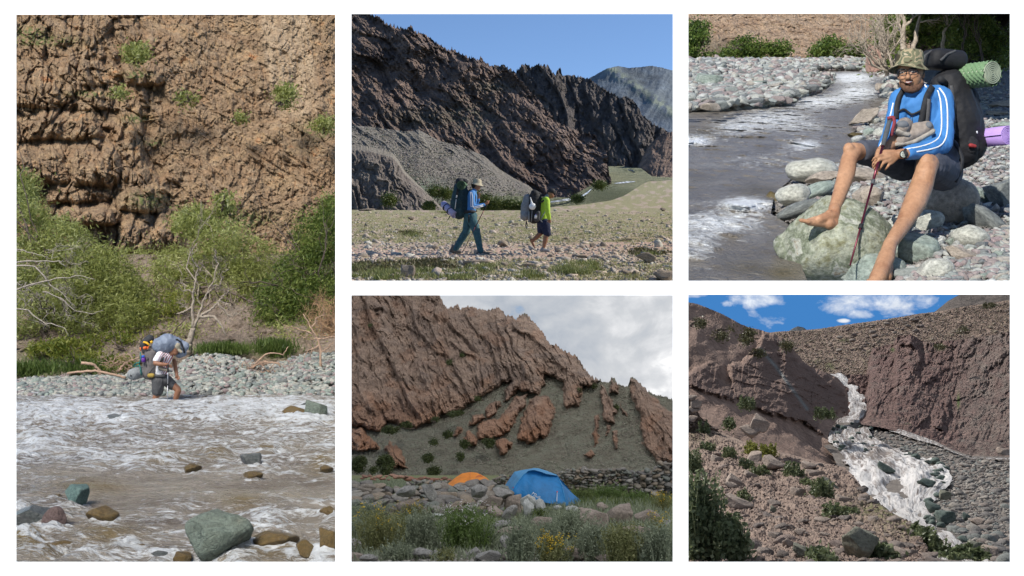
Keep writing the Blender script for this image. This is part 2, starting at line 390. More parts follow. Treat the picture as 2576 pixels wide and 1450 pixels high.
# --- soft bodies: overlapping tapered capsules and ellipsoids melted into one continuous surface
class Body:
    def __init__(s): s.V = []; s.F = []; s.n = 0
    def add(s, v, f): s.V.append(np.asarray(v, float)); s.F.append(np.asarray(f) + s.n); s.n += len(v); return s
    def ball(s, c, r, rot=None):
        v, f = ICO[3]; r = np.array(r if hasattr(r, '__len__') else (r, r, r)); v = v * r
        if rot is not None: v = v @ np.array(Euler(rot).to_matrix()).T
        return s.add(v + np.array(c), f)
    def cap(s, a, b, ra, rb, flat=None):
        """tapered capsule; flat = (axis, factor) squeezes the section along an axis"""
        a, b = np.array(a, float), np.array(b, float); L = np.linalg.norm(b - a); t = (b - a) / (L + 1e-9)
        x = np.cross(t, [0, 0, 1.] if abs(t[2]) < .9 else [1., 0, 0]); x /= np.linalg.norm(x); y = np.cross(t, x)
        rows = []; n = 16; th = np.arange(n) * 2 * np.pi / n
        for q in np.linspace(-np.pi / 2, 0, 5)[1:]: rows.append((a + t * ra * math.sin(q), ra * math.cos(q)))
        for q in np.linspace(0, 1, 4)[1:-1]: rows.append((a + t * L * q, ra + (rb - ra) * q))
        for q in np.linspace(0, np.pi / 2, 5)[:-1]: rows.append((b + t * rb * math.sin(q), rb * math.cos(q)))
        V = [c + (np.outer(np.cos(th), x) + np.outer(np.sin(th), y)) * r for c, r in rows]; m = len(V); V = np.concatenate(V + [[a - t * ra], [b + t * rb]])
        if flat is not None:
            ax = np.array(flat[0], float); ax /= np.linalg.norm(ax); c0 = (a + b) / 2; k = (V - c0) @ ax
            base = ((a - c0) @ ax) + ((V - a) @ t / (L + 1e-9)) * ((b - a) @ ax); V = V - np.outer((k - base) * (1 - flat[1]), ax)
        f = []
        for i in range(m - 1):
            for k in range(n):
                p, q = i * n + k, i * n + (k + 1) % n; f.append((p, q, q + n)); f.append((p, q + n, p + n))
        for k in range(n): f.append((k, m * n, (k + 1) % n)); f.append(((m - 1) * n + k, (m - 1) * n + (k + 1) % n, m * n + 1))
        f = np.array(f)[:, ::-1]
        return s.add(V, f)
    def chain(s, pts, rad):
        for i in range(len(pts) - 1): s.cap(pts[i], pts[i + 1], rad[i], rad[i + 1])
        return s
    def build(s, name, mat, parent, voxel, smooth=4, wrinkle=0., wsc=20., X=None, keep=None, org=None):
        """X = 4x4 placing local metres in the world"""
        V = np.concatenate(s.V); Fc = np.concatenate(s.F)
        me = bpy.data.meshes.new(name + '_tmp'); me.from_pydata(V.tolist(), [], Fc.tolist()); me.update()
        o = bpy.data.objects.new(name + '_tmp', me); scene.collection.objects.link(o)
        md = o.modifiers.new('r', 'REMESH'); md.mode = 'VOXEL'; md.voxel_size = voxel
        if smooth: ms = o.modifiers.new('s', 'SMOOTH'); ms.iterations = smooth; ms.factor = .5
        dg = bpy.context.evaluated_depsgraph_get(); dg.update(); ev = o.evaluated_get(dg); m2 = ev.to_mesh()
        nv = len(m2.vertices); co = np.zeros(nv * 3, np.float32); m2.vertices.foreach_get('co', co); co = co.reshape(-1, 3).astype(float)
        no = np.zeros(nv * 3, np.float32); m2.vertices.foreach_get('normal', no); no = no.reshape(-1, 3)
        q4 = np.array([list(p.vertices) for p in m2.polygons if len(p.vertices) == 4]); q3 = np.array([list(p.vertices) for p in m2.polygons if len(p.vertices) == 3])
        ev.to_mesh_clear(); bpy.data.objects.remove(o); bpy.data.meshes.remove(me)
        if wrinkle:
            w = ridged(co[:, 0] * wsc, co[:, 1] * wsc, co[:, 2] * wsc * .8, 3); co = co + no * (w * wrinkle)[:, None]
        fl = [q for q in (q4, q3) if len(q)]
        if keep is not None:
            ok = keep(co); fl = [q[ok[q].all(1)] for q in fl]
        if X is not None: co = co @ np.array(X)[:3, :3].T + np.array(X)[:3, 3]
        return mesh_np(name, co, fl, mat, parent)
def boxmesh(sx, sy, sz, bev=.01, seg=2):
    bm = bmesh.new(); bmesh.ops.create_cube(bm, size=1.0); bmesh.ops.scale(bm, vec=(sx, sy, sz), verts=bm.verts)
    if bev: bmesh.ops.bevel(bm, geom=list(bm.edges), offset=bev, segments=seg, affect='EDGES', profile=.5)
    bmesh.ops.triangulate(bm, faces=bm.faces)
    v = np.array([x.co[:] for x in bm.verts]); bm.verts.index_update(); f = np.array([[x.index for x in q.verts] for q in bm.faces]); bm.free(); return v, f
def xf(v, loc=(0, 0, 0), rot=(0, 0, 0), sc=1.):
    return (np.asarray(v) * sc) @ np.array(Euler(rot).to_matrix()).T + np.array(loc)
def spiralroll(R0, turns, thick, length, n=120):
    """a rolled mat along +x: verts, faces of a spiral sheet with thickness"""
    th = np.linspace(0.6, turns * 2 * np.pi, n); r = R0 * (th / th[-1]); 
    V = []
    for x in (-length / 2, length / 2):
        for dr in (0, -thick):
            rr = np.maximum(r + dr, .002); V.append(np.stack([np.full(n, x), rr * np.cos(th), rr * np.sin(th)], -1))
    V = np.concatenate(V); i = np.arange(n - 1); Fq = []
    def q(a, b): Fq.append(np.stack([a * n + i, a * n + i + 1, b * n + i + 1, b * n + i], -1))
    q(0, 2); q(3, 1); q(1, 0); q(2, 3)
    return V, np.concatenate(Fq + [np.array([[0, n, 3 * n, 2 * n], [n - 1, 3 * n - 1, 4 * n - 1, 2 * n - 1]])])

# willows
WL = leafmat('willow_leaves', [(.12, .13, .03), (.28, .31, .08), (.44, .46, .16), (.60, .61, .30)], .5)
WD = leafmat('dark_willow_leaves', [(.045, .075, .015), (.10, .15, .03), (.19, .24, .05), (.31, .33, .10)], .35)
WY = leafmat('yellow_willow_leaves', [(.07, .11, .015), (.16, .20, .03), (.28, .28, .05), (.30, .34, .10)], .4)
BARK = plain('pale_bark', (.33, .275, .215), .9, .2, .4, 14); BARKD = plain('dark_bark', (.13, .10, .08), .9, .2, .4, 14); DRY = plain('driftwood', (.40, .27, .19), .85, .2, .3, 10)
def blob(px, py, rx, ry, d, dep=1.0): return (P(px, py, d)[:], (rx / F * d, dep, ry / F * d))
def shrub(name, blobs, n, mat, seed, label, base, cat='tree', L=.15, W=.032, nb=5, bark=None, clump=.16, twigs=1, group=None, br=.05):
    r = np.random.RandomState(seed); t = empty(name, base, label, cat, group)
    leafcloud('crown', crownpts(blobs, n, clump, seed), L, W, mat, t, seed)
    paths = []
    for k in range(nb):
        b = blobs[r.randint(len(blobs))]; e = np.array(b[0]) + r.normal(size=3) * np.array(b[1]) * .5
        branches(r, np.array(base) + r.normal(size=3) * [.25, .1, .02], e, br, twigs, .12, 4, paths)
    tubeobj('trunk', paths, bark or BARKD, t); return t
def blades(name, b, h, w, mat, r, parent=None, kind='stuff', lean=.35):
    n = len(b); hh = h * r.uniform(.5, 1.2, n)[:, None]; an = r.uniform(0, 6.28, n); s = np.stack([np.cos(an), np.sin(an), 0 * an], -1); ln = r.normal(size=(n, 3)) * lean; ln[:, 2] = 1; ln /= np.linalg.norm(ln, axis=1)[:, None]
    m = b + ln * hh * .55; tp = b + ln * hh + r.normal(size=(n, 3)) * hh * .12; ww = w * r.uniform(.6, 1.3, n)[:, None]
    V = np.stack([b - s * ww, b + s * ww, m + s * ww * .8, m - s * ww * .8, tp], 1).reshape(-1, 3); i = np.arange(n) * 5
    o = mesh_np(name, V, [np.stack([i, i + 1, i + 2, i + 3], -1), np.stack([i + 3, i + 2, i + 4], -1)], mat, parent, smooth=False)
    if kind: o['kind'] = kind
    return o
# ---------------------------------------------------------------- the white wall with its five openings
wallmat = plain('white_paint', (.95, .95, .95), .9, .1, .0)
OPEN = [(41, 37, 843.5, 1413.5), (884, 35.5, 1692.5, 706.5), (1731.5, 34.5, 2540.5, 706.5), (884, 743, 1692.5, 1413.5), (1731.5, 741.5, 2540.5, 1413.5)]
def build_wall(dist=4.0, thick=.06):
    V = []; Fq = []
    def vert(px, py, d): V.append(P(px, py, d)[:]); return len(V) - 1
    for d, grow in ((dist, 0), (dist + thick, 12)):
        ops = [(a - grow, b - grow, c + grow, e + grow) for a, b, c, e in OPEN]
        xs = sorted({-2600, 5200} | {o[0] for o in ops} | {o[2] for o in ops}); ys = sorted({-2000, 3400} | {o[1] for o in ops} | {o[3] for o in ops})
        idx = {(i, j): vert(x, y, d) for i, x in enumerate(xs) for j, y in enumerate(ys)}
        for i in range(len(xs) - 1):
            for j in range(len(ys) - 1):
                mx, my = (xs[i] + xs[i + 1]) / 2, (ys[j] + ys[j + 1]) / 2
                if any(o[0] < mx < o[2] and o[1] < my < o[3] for o in ops): continue
                q = [idx[i, j], idx[i, j + 1], idx[i + 1, j + 1], idx[i + 1, j]]
                Fq.append(q if d == dist else q[::-1])
    g = 12
    for a, b, c, e in OPEN + [(-2600 + g, -2000 + g, 5200 - g, 3400 - g)]:
        f = [(a, b), (c, b), (c, e), (a, e)]; k = [(a - g, b - g), (c + g, b - g), (c + g, e + g), (a - g, e + g)]
        fi = [vert(x, y, dist) for x, y in f]; ki = [vert(x, y, dist + thick) for x, y in k]
        for s in range(4): t = (s + 1) % 4; Fq.append([fi[s], fi[t], ki[t], ki[s]])
    o = mesh_np('display_wall', V, np.array(Fq), wallmat, smooth=False)
    tag(o, 'plain white wall with five rectangular openings onto mountain scenes', 'wall', kind='structure')
    return o
CUR[0] = rest_lit; build_wall()
# ================================================================ people kit
SKIN = plain('brown_skin', (.30, .145, .08), .5, .4, .12, 30); SKIND = plain('tanned_skin', (.26, .12, .065), .5, .4, .12, 30)
BLACKF = plain('black_fabric', (.022, .023, .026), .75, .3, .35, 30, .3); DARKG = plain('dark_grey_fabric', (.07, .07, .072), .8, .3, .3, 30, .3)
GREYF = plain('grey_fabric', (.22, .23, .24), .8, .3, .2, 20, .3); HAIRM = plain('black_hair', (.012, .01, .009), .6, .4, .3, 60)
KHAKI = plain('khaki_cloth', (.42, .37, .27), .9, .2, .2, 30); BLUEF = plain('blue_jersey', (.065, .22, .52), .75, .3, .12, 20); WHITEF = plain('white_fabric', (.78, .78, .78), .8, .2, .1, 20)
NAVY = plain('navy_cloth', (.02, .025, .055), .85, .2, .3, 20); DENIM = plain('flare_teal_trousers', (.045, .105, .125), .85, .2, .3, 12); LIME = plain('lime_jersey', (.36, .55, .05), .75, .3, .12, 20)  # the trousers' colour keeps some of the lens flare's teal
GREENMAT = plain('green_foam', (.10, .17, .10), .8, .2, .15, 30); PURPLE = plain('purple_foam', (.42, .27, .62), .7, .3, .08, 20); LILAC = plain('lilac_foam', (.42, .38, .55), .7, .3, .08, 20)
SHOEM = plain('dusty_shoe', (.12, .11, .10), .85, .2, .35, 40); SHOEG = plain('grey_shoe', (.24, .24, .25), .85, .2, .3, 40); ALU = plain('grey_metal', (.45, .45, .47), .35, .5, .1, 20, 0, .8); REDPOLE = plain('maroon_metal', (.10, .012, .025), .3, .5, .1, 20, 0, .5)
def foot_barefoot(B, heel, toe, side, r=.035):
    heel, toe = np.array(heel), np.array(toe); B.cap(heel, heel * .4 + toe * .6, r, r * .9); B.cap(heel * .4 + toe * .6, toe, r * .9, r * .45)
    return B
def finger_hand(B, wrist, knuck, axis, s=1., curl=.6, r=.0085, spread=None, thumb=None):
    """palm from wrist to knuckles, four fingers along axis across the palm, bending around grip direction"""
    wrist, knuck = np.array(wrist), np.array(knuck); ax = np.array(axis, float); ax /= np.linalg.norm(ax); f = knuck - wrist; L = np.linalg.norm(f); f /= L
    n = np.cross(f, ax); n /= np.linalg.norm(n)
    for k in range(4): B.cap(wrist + ax * (k - 1.5) * .012 * s, knuck + ax * (k - 1.5) * .019 * s, .016 * s, .0115 * s)
    for k, ln in enumerate((.9, 1., .95, .75)):
        p = knuck + ax * (k - 1.5) * .021 * s; a = 0
        for sg, q in enumerate((.040, .026, .021)):
            a += curl * (.6 if sg == 0 else 1.) ; dr = f * math.cos(a) + n * math.sin(a); e = p + dr * q * ln * s; B.cap(p, e, r * s * (1 - .1 * sg), r * s * (.92 - .1 * sg)); p = e
    tb = wrist + (knuck - wrist) * .3 - ax * .03 * s; d1 = f * .6 - ax * .55 + n * .5; d1 /= np.linalg.norm(d1); m = tb + d1 * .036 * s; d2 = f * .7 + n * .7 - ax * .05; d2 /= np.linalg.norm(d2)
    B.cap(wrist + f * .01 - ax * .01 * s, tb, .015 * s, .013 * s); B.cap(tb, m, .0125 * s, .0105 * s); B.cap(m, m + d2 * .03 * s, .0105 * s, .008 * s)
    return B
def bucket_hat(name, c, r, h, mat, parent, tilt=(0, 0, 0), brim=1.5, dy=.75):
    th = np.linspace(0, 2 * np.pi, 41)[:-1]; prof = [(0.02, h), (.55 * r, h * 1.0), (.82 * r, h * .93), (.93 * r, h * .75), (r, .02), (r * 1.06, -.01), (r * brim, -h * .38), (r * brim * 1.01, -h * .42), (r * brim * .97, -h * .42), (r * 1.02, -h * .12), (r * .96, 0)]
    V = []
    for q, z in prof:
        wob = 1 + (.05 * np.sin(th * 3 + 1) + .03 * np.sin(th * 5)) * (q > r * 1.05); V.append(np.stack([q * np.cos(th) * wob, q * np.sin(th) * wob, z + .12 * h * np.sin(th * 2 + .6) * (q > r * 1.1)], -1))
    V = xf(np.concatenate(V), c, tilt); i = np.arange(40 * (len(prof) - 1)); rr = i // 40; k = i % 40
    Fq = np.stack([rr * 40 + k, (rr + 1) * 40 + k, (rr + 1) * 40 + (k + 1) % 40, rr * 40 + (k + 1) % 40], -1)
    return mesh_np(name, V, Fq, mat, parent)
def pole(name, pts, label, mat, r=.009, grip=BLACKF, griplen=.14, basket=True, cat='trekking pole'):
    a, b = np.array(pts[0]), np.array(pts[1]); u = (b - a) / np.linalg.norm(b - a); L = np.linalg.norm(b - a)
    t = empty(name, a, label, cat)
    tubeobj('shaft', [([a + u * griplen, a + u * L * .45], [r, r])], mat, t, 8); tubeobj('lower_shaft', [([a + u * L * .45, b], [r * .8, r * .6])], mat, t, 8)
    tubeobj('grip', [([a - u * .012, a, a + u * .03, a + u * griplen * .5, a + u * griplen], [r * .8, r * 2.0, r * 1.6, r * 1.9, r * 1.5])], grip, t, 10)
    tubeobj('lock_collar', [([a + u * L * .44, a + u * (L * .44 + .03)], [r * 1.4, r * 1.4])], grip, t, 8)
    if basket: tubeobj('basket', [([b - u * .06, b - u * .055], [r * 2.6, r * 2.6])], grip, t, 10)
    return t
def mat_roll(name, c, axis, R0, length, mat, label, turns=5, strap=None, thick=.008):
    v, f = spiralroll(R0, turns, thick, length); q = Vector((1, 0, 0)).rotation_difference(Vector(axis).normalized()).to_matrix(); v = v @ np.array(q).T + np.array(c)
    t = empty(name, c, label, 'sleeping mat'); mesh_np('foam_sheet', v, f, mat, t)
    if strap:
        ax = np.array(Vector(axis).normalized()); 
        for s in (-.22, .12):
            vv, ff = tubes([([np.array(c) + ax * (length * s - .012), np.array(c) + ax * (length * s + .012)], [R0 * 1.03, R0 * 1.03])], 20); mesh_np('strap', vv, ff, strap, t)
    return t
def text3(txt, p, size, mat, parent, name='lettering', rotz=0., ext=.0006, shear=0.):
    cu = bpy.data.curves.new(name, 'FONT'); cu.body = txt; cu.size = size; cu.extrude = ext; cu.align_x = 'CENTER'; cu.align_y = 'CENTER'; cu.shear = shear
    o = bpy.data.objects.new(name, cu); link(o); cu.materials.append(mat); o.rotation_euler = (R(90), rotz, 0); me = bpy.data.meshes.new_from_object(o.evaluated_get(bpy.context.evaluated_depsgraph_get())); bpy.data.objects.remove(o); o = bpy.data.objects.new(name, me); link(o); o.rotation_euler = (R(90), rotz, 0); o.parent = parent; o.location = Vector(p) - parent_world(parent); return o
def jag(px, s, seed, a=1., f=.12):
    x = px * f; return a * (np.maximum(0, ridged(x, seed, 0, 4, .6)) ** 1.5 * s * 1.6 + s * .5 * fbm(x * 2.5, seed + 5, 0, 3)) 
def spine(px, py, d, ang, sc, seed, k=2.6):
    """rock ribs running down to the right at ang degrees"""
    c, s = math.cos(R(ang)), math.sin(R(ang)); u = (px * c + py * s) * sc; w = (-px * s + py * c) * sc
    wr = .45 * fbm(u * .5, w * .5, seed, 2)
    return ridged(u * .24 + wr, w * k * .42 + wr * 1.2, seed, 5, .55) * .65 + .3 * ridged(u * .7 + wr, w * 1.9, seed + 4, 4, .6)
def skybox(name, x0, x1, yt, yb, dn, df, mat, roof_near=4.3):
    V = [P(x0, yt, df), P(x1, yt, df), P(x1, yb, df), P(x0, yb, df), P(x0, yt, roof_near), P(x1, yt, roof_near), P(x0, yb, roof_near), P(x1, yb, roof_near)]
    keep_ = CUR[0]; CUR[0] = SKIES
    o = mesh_np(name, np.array([p[:] for p in V]), np.array([[0, 1, 2, 3], [4, 5, 1, 0], [4, 0, 3, 6], [1, 5, 7, 2]]), mat, smooth=False); CUR[0] = keep_; return tag(o, kind='structure')
def fins(px, py, ang, sp, seed, warp=.5, brk=1.):
    """slanted rock plates: each plate rises slowly and breaks off sharply along lines at ang degrees"""
    c, s = math.cos(R(ang)), math.sin(R(ang)); u = (px * c + py * s) / sp; w = (-px * s + py * c) / sp + warp * fbm(u * .22, (-px * s + py * c) / sp * .3, seed, 3)
    i = np.floor(w); f = w - i; h = .55 + .9 * perlin(i * 5.37 + .5, u * .16, seed + .5) + .35 * perlin(i * 3.1, u * .6, seed + 3.) * brk
    return np.clip(h, .05, 1.4) * f ** .75 * (1 - sstep(.84, 1., f))
def crag(px, py, ang, sp, seed, el=2.4):
    """broken blocks longer along ang than across, each standing at its own height with cracks between"""
    c, s = math.cos(R(ang)), math.sin(R(ang)); wx = px + sp * .6 * fbm(px / sp / 2.2, py / sp / 2.2, seed, 3); wy = py + sp * .6 * fbm(px / sp / 2.2, py / sp / 2.2, seed + 9., 3)
    u = (wx * c + wy * s) / (sp * el); w = (-wx * s + wy * c) / sp; f1, e1, i1 = cells(u, w, seed * 1.7)
    return i1 * sstep(.0, .22, e1) + .35 * (1 - f1)
# ================================================================ river crossing: cliff, willows, pebble bank, river, wader
CUR[0] = PLACES['river_crossing']; EXT[0] = (22, 860)
def c1(x, y): return 37.7 + x * .4772, 31.4 + y * .4772
def c2(x, y): return 37.7 + x * .4815, 723.2 + y * .4815
rs = np.random.RandomState(11)
cliffmat = rockmat('cliff_rock', [(.19, .12, .068), (.34, .215, .12), (.28, .19, .115), (.39, .265, .15), (.44, .19, .075)], .75, 1., .08,
                   'pale', (.46, .34, .22), scale=(1, 1, 1.3), crack=.35, tint2='mossy', tintcol2=(.16, .17, .06))
# blocks that stand out from the cliff: cx, cy, rx, ry (first close-up's pixels), metres forward
BL = [(250, 150, 330, 130, 1.2), (280, 310, 290, 90, 1.8), (150, 420, 260, 90, 2.2), (420, 455, 170, 70, 1.8), (250, 600, 330, 75, 2.6), (560, 640, 110, 100, 1.6),
      (150, 800, 200, 120, 3.0), (420, 790, 150, 130, 3.6), (620, 820, 90, 110, 2.2), (330, 950, 180, 60, 2.2), (660, 980, 140, 80, 3.4), (420, 1070, 180, 50, 3.2),
      (640, 1160, 110, 110, 3.6), (800, 1160, 90, 100, 3.3), (690, 310, 110, 70, 2.4), (900, 560, 150, 90, .9), (1130, 500, 110, 60, .9),
      (1450, 620, 120, 180, 1.2), (1250, 720, 200, 70, .8), (1380, 160, 110, 260, 1.6), (1560, 420, 90, 300, 1.2), (1640, 760, 80, 110, 1.6), (1250, 950, 300, 130, .7), (1000, 900, 110, 130, .9), (850, 200, 200, 120, .7)]
def cliff_disp(px, py, v, d):
    u = (px - CX) / F * 44; w = -(py - CY) / F * 44
    wx = u + .5 * fbm(u * .35, w * .35, 3., 2); wz = w + .5 * fbm(u * .35, w * .35, 8., 2)
    s = 0
    for i, (cx, cy, rx, ry, a) in enumerate(BL):
        x, y = c1(cx, cy); rx *= .4772; ry *= .4772
        qx = (px - x + 9 * fbm(u * .8, w * .8, i, 2)) / rx; qy = (py - y + 9 * fbm(u * .8, w * .8, i + 40., 2)) / ry
        rr = np.abs(qx) ** 4 + np.where(qy > 0, np.abs(qy) ** 7, np.abs(qy) ** 2.)
        s = np.maximum(s, a * np.exp(-rr * 1.1) + 0.12 * a * np.exp(-rr * .2))
    # tilted strata, blocks and cracks
    rot = .55; p = wx * math.cos(rot) + wz * math.sin(rot); q = -wx * math.sin(rot) + wz * math.cos(rot)
    left = 1 - sstep(330, 520, px)
    f1, e1, i1 = cells(wx * .75, wz * .55, 2.); f2, e2, i2 = cells(wx * 2.3, wz * 1.6, 5.); f3, e3, i3 = cells(wx * 5.5, wz * 3.6, 6.)
    blk = (i1 - .5) * (.35 + .9 * left) * sstep(0, .12, e1) + (i2 - .5) * (.25 + .5 * left) * sstep(0, .1, e2) + (i3 - .5) * .2
    blk -= .16 * np.exp(-e1 / .03) * (.25 + left) + .05 * np.exp(-e2 / .05)
    st = ridged(p * .35, q * 1.6, 1., 4) * .22 + ridged(wx * 1.5, wz * .35, 4., 4) * .30 * (.3 + left) + .16 * ridged(p * 1.6, q * 3.2, 7., 3)
    dg = 0
    for (x1, y1, x2, y2, amp) in ((700, 640, 1180, 1000, .7), (1100, 640, 1560, 930, .9), (830, 420, 1290, 760, .5), (1300, 640, 1545, 830, .8), (1280, 0, 1260, 700, .5), (1520, 640, 1530, 1060, .5)):
        a = c1(x1, y1); b = c1(x2, y2); dd = polydist(px + 5 * fbm(u, w, 5., 2), py + 5 * fbm(u, w, 9., 2), [a, b], False); dg = dg - amp * .09 * np.exp(-(dd / 2.2) ** 2) + amp * .1 * np.exp(-((dd - 9) / 8) ** 2)
    fl = fins(px, py, 62, 46, 61, .7) * .34 * left + fins(px, py, 38, 44, 62, 1.3, 2.) * .12 + (crag(px, py, 72, 30, 5, 2.4) - .5) * .24 * (.4 + left) + (crag(px, py, 60, 10, 6, 2.) - .5) * .07 + fins(px, py, 78, 17, 63, .8) * .15 + fins(px, py, 30, 9, 64, .8) * .07
    return s * (.16 + .28 * left) + blk * .6 + st * .45 + dg + fl + .25 * fbm(u * .5, w * .5, 2., 3)
def palef(px, py, v, d):
    x = (px - 37.7) / .4772; y = (py - 31.4) / .4772
    u = px / 40.
    band = sstep(0, 1, (x - (1270 + y * .12)) / 40) * (1 - sstep(0, 1, (x - (1520 + y * .10)) / 60)) * (1 - sstep(450, 650, y))
    ledge = sstep(.25, .6, fbm(px / 60., py / 14., 4., 3)) * .35
    return np.clip(band * (.75 + .5 * fbm(px / 12., py / 50., 2., 3)) + ledge, 0, 1)
def mossf(px, py, v, d):
    g = 0
    for (cx, cy, rx, ry) in ((70, 105, 90, 30), (130, 150, 170, 26), (1620, 610, 90, 40), (735, 690, 50, 14), (640, 330, 60, 20), (380, 430, 90, 16), (1150, 1090, 200, 40), (700, 990, 90, 40), (640, 560, 60, 20)):
        x, y = c1(cx, cy); g = np.maximum(g, bump2(px, py, x, y, rx * .4772, ry * .4772))
    return np.clip(g * 1.6 * sstep(-.35, .35, fbm(px / 9., py / 6., 3., 3)), 0, 1)
o = relief('cliff', 14, 868, 700, 20, 760, 600, lambda px, py, v: 40 + 9 * v ** 1.2 + (px - 440) / 430. * 1.0, cliffmat,
           {'pale': palef, 'mossy': mossf}, cliff_disp, back=4)
tag(o, 'towering brown cracked cliff behind the willows', 'cliff', kind='structure')
# talus between the bushes and the ground behind the bank
talmat = rockmat('scree', [(.12, .085, .06), (.20, .15, .11), (.27, .21, .16), (.14, .11, .07)], 2.2, .9, .06, crack=.8, tint='grass', tintcol=(.10, .16, .03))
def grassL(px, py, v, d):
    g = bump2(px, py, 560, 882, 60, 14) + bump2(px, py, 690, 880, 50, 20) + bump2(px, py, 70, 935, 60, 14) + bump2(px, py, 240, 930, 130, 16) * .8 + bump2(px, py, 130, 900, 120, 20) * .5
    return np.clip(g * 1.3 * (.7 + .8 * fbm(px / 10., py / 5., 0, 2)), 0, 1)
def taldisp(px, py, v, d):
    u = (px - CX) / F * d; return .35 * fbm(u * 1.2, py / 40., 1., 4) + .5 * ridged(u * .5, py / 60., 3., 3) * sstep(.3, .8, v)
o = relief('bank_ground', 14, 868, 300, 640, 962, 200, lambda px, py, v: 29 + 8.5 * v ** 1.3, talmat, {'grass': grassL}, taldisp, back=0)
tag(o, kind='structure')
ZW = -2.4
def dw(py, z=ZW): return -z * F / (py - CY)
# river
wm = NT('river_water', .12, .5)
v = wm.co('Object', (.45, 1, 1)); fo = wm.attr('foam')
n1 = wm.noise(v, 5.5, 9, .72, 1.6); n2 = wm.noise(v, 20, 6, .7, .8)
cc = wm.ramp(wm.noise(v, 1.3, 4, .6), [(.3, (.18, .145, .11)), (.6, (.33, .29, .235)), (.75, (.26, .21, .135))])
cc = wm.mix(wm.attr('shoal'), cc, (.20, .135, .035))
fm = wm.math('ADD', fo, wm.math('MULTIPLY', wm.math('SUBTRACT', n1, .5), 3.4)); fm = wm.math('ADD', fm, wm.math('MULTIPLY', wm.math('SUBTRACT', n2, .5), 1.6))
fm = wm.ramp(fm, [(.26, 0), (.52, .35), (.62, .75), (.95, 1.)])
cc = wm.mix(fm, cc, (.72, .74, .75)); 
wb = wm.bump(wm.math('ADD', wm.noise(v, 3.2, 7, .65, 1.2), wm.math('MULTIPLY', n2, .35)), 1., .22)
WMAT = wm.done(cc, wb, wm.ramp(fm, [(0, .1), (.6, .7)]))
BOULD = [(1075, 1305, 330, 245, 'big grey green boulder with pale streaks, largest one standing in the river', 'g'), (1350, 1335, 260, 110, 'flat wet ochre boulder beside the big grey green boulder', 'o'),
         (1525, 1375, 120, 105, 'small tan boulder at the end of the flat ochre one', 'o'), (1650, 1345, 110, 170, 'wet brown boulder at the lower right corner of the river', 'o'),
         (90, 1200, 200, 135, 'dark grey green angular boulder at the left edge of the river', 'd'), (205, 1220, 115, 130, 'reddish boulder leaning on the dark angular boulder', 'r'),
         (325, 1095, 110, 125, 'pointed teal stone rising from the river', 't'), (465, 1195, 160, 100, 'submerged amber boulder with water pouring over it', 'o'),
         (1237, 903, 115, 78, 'rounded dark purple stone in mid river', 'd'), (1247, 988, 100, 52, 'low wet brown stone just below the dark purple one', 'o'),
         (925, 948, 90, 50, 'small mottled brown stone in mid river', 'o'), (1468, 660, 140, 80, 'ochre stone in the rapids at the far side', 'o'), (1572, 650, 115, 105, 'rough grey boulder beside the ochre stone in the rapids', 'g'),
         (1520, 618, 50, 40, 'little dark stone behind the ochre and grey stones', 'd'), (1628, 632, 40, 32, 'little dark stone at the far right edge of the rapids', 'd'), (535, 688, 110, 50, 'dark stone awash in white water', 'd'), (1640, 1180, 90, 70, 'dark wet stone near the right edge of the river', 'o'), (200, 1105, 100, 46, 'wet orange stone beside the pointed teal stone', 'o'), (55, 1310, 150, 80, 'low ochre stone under the dark angular boulder', 'o')]
BOULD += [(x, y, w, h, l, k) for x, y, w, h, l, k in [(350, 1400, 130, 50, 'low olive stone awash at the bottom left of the river', 'o'), (760, 1395, 110, 40, 'flat dark stone awash left of the big grey green boulder', 'd'), (880, 1410, 90, 46, 'small brown stone touching the big grey green boulder', 'o'), (620, 1345, 120, 36, 'submerged olive stone in the lower middle of the river', 'o'), (250, 1350, 130, 50, 'flat amber stone below the reddish boulder', 'o'), (1440, 1395, 60, 50, 'small dark stone between the flat ochre and tan boulders', 'd'), (30, 1150, 70, 50, 'grey stone behind the dark angular boulder', 'd'), (1380, 855, 90, 24, 'ochre stone barely breaking the surface right of mid river', 'o'), (760, 905, 160, 36, 'wide tan stone just under the surface in mid river', 'o'), (1625, 950, 70, 40, 'brown stone at the right edge in mid river', 'o'), (1590, 1400, 60, 60, 'dark stone beside the brown corner boulder', 'd'), (1040, 690, 60, 18, 'tiny ochre stone in the white rapids', 'o')]]
SH = [(470, 1310, 280, 55), (760, 900, 200, 40), (1050, 880, 130, 30), (800, 690, 110, 12), (1030, 690, 90, 10), (1600, 930, 130, 50), (120, 800, 130, 22), (100, 1390, 250, 40), (380, 1050, 320, 40), (1180, 1130, 200, 40), (1330, 860, 100, 20), (60, 1330, 150, 60), (1300, 1380, 300, 60)]
def LW(py): return dw(py)
def foamL(px, py):
    x = (px - 37.7) / .4815; y = (py - 723.2) / .4815
    f = .12 * sstep(560, 600, y) * (1 - sstep(740, 900, y)) + .30 - .1 * sstep(880, 1000, y)
    f = f + .35 * bump2(x, y, 110, 860, 150, 60) + .3 * bump2(x, y, 560, 920, 170, 40) + .45 * bump2(x, y, 1330, 1230, 190, 60) + .35 * bump2(x, y, 1250, 620, 350, 60) + .3 * bump2(x, y, 200, 660, 280, 60) + .2 * bump2(x, y, 900, 1180, 240, 60) + .25 * bump2(x, y, 500, 1400, 300, 40) + .2 * bump2(x, y, 560, 610, 300, 30)
    f = f - .32 * bump2(x, y, 800, 1050, 900, 60) - .25 * bump2(x, y, 1000, 750, 260, 30) - .15 * bump2(x, y, 600, 1120, 800, 90) - .2 * bump2(x, y, 250, 960, 250, 30)
    for (cx, cy, w, h, *_) in BOULD: f = f + .5 * bump2(x, y, cx, cy + h * .42, w * .62, max(16, h * .2)) 
    return f
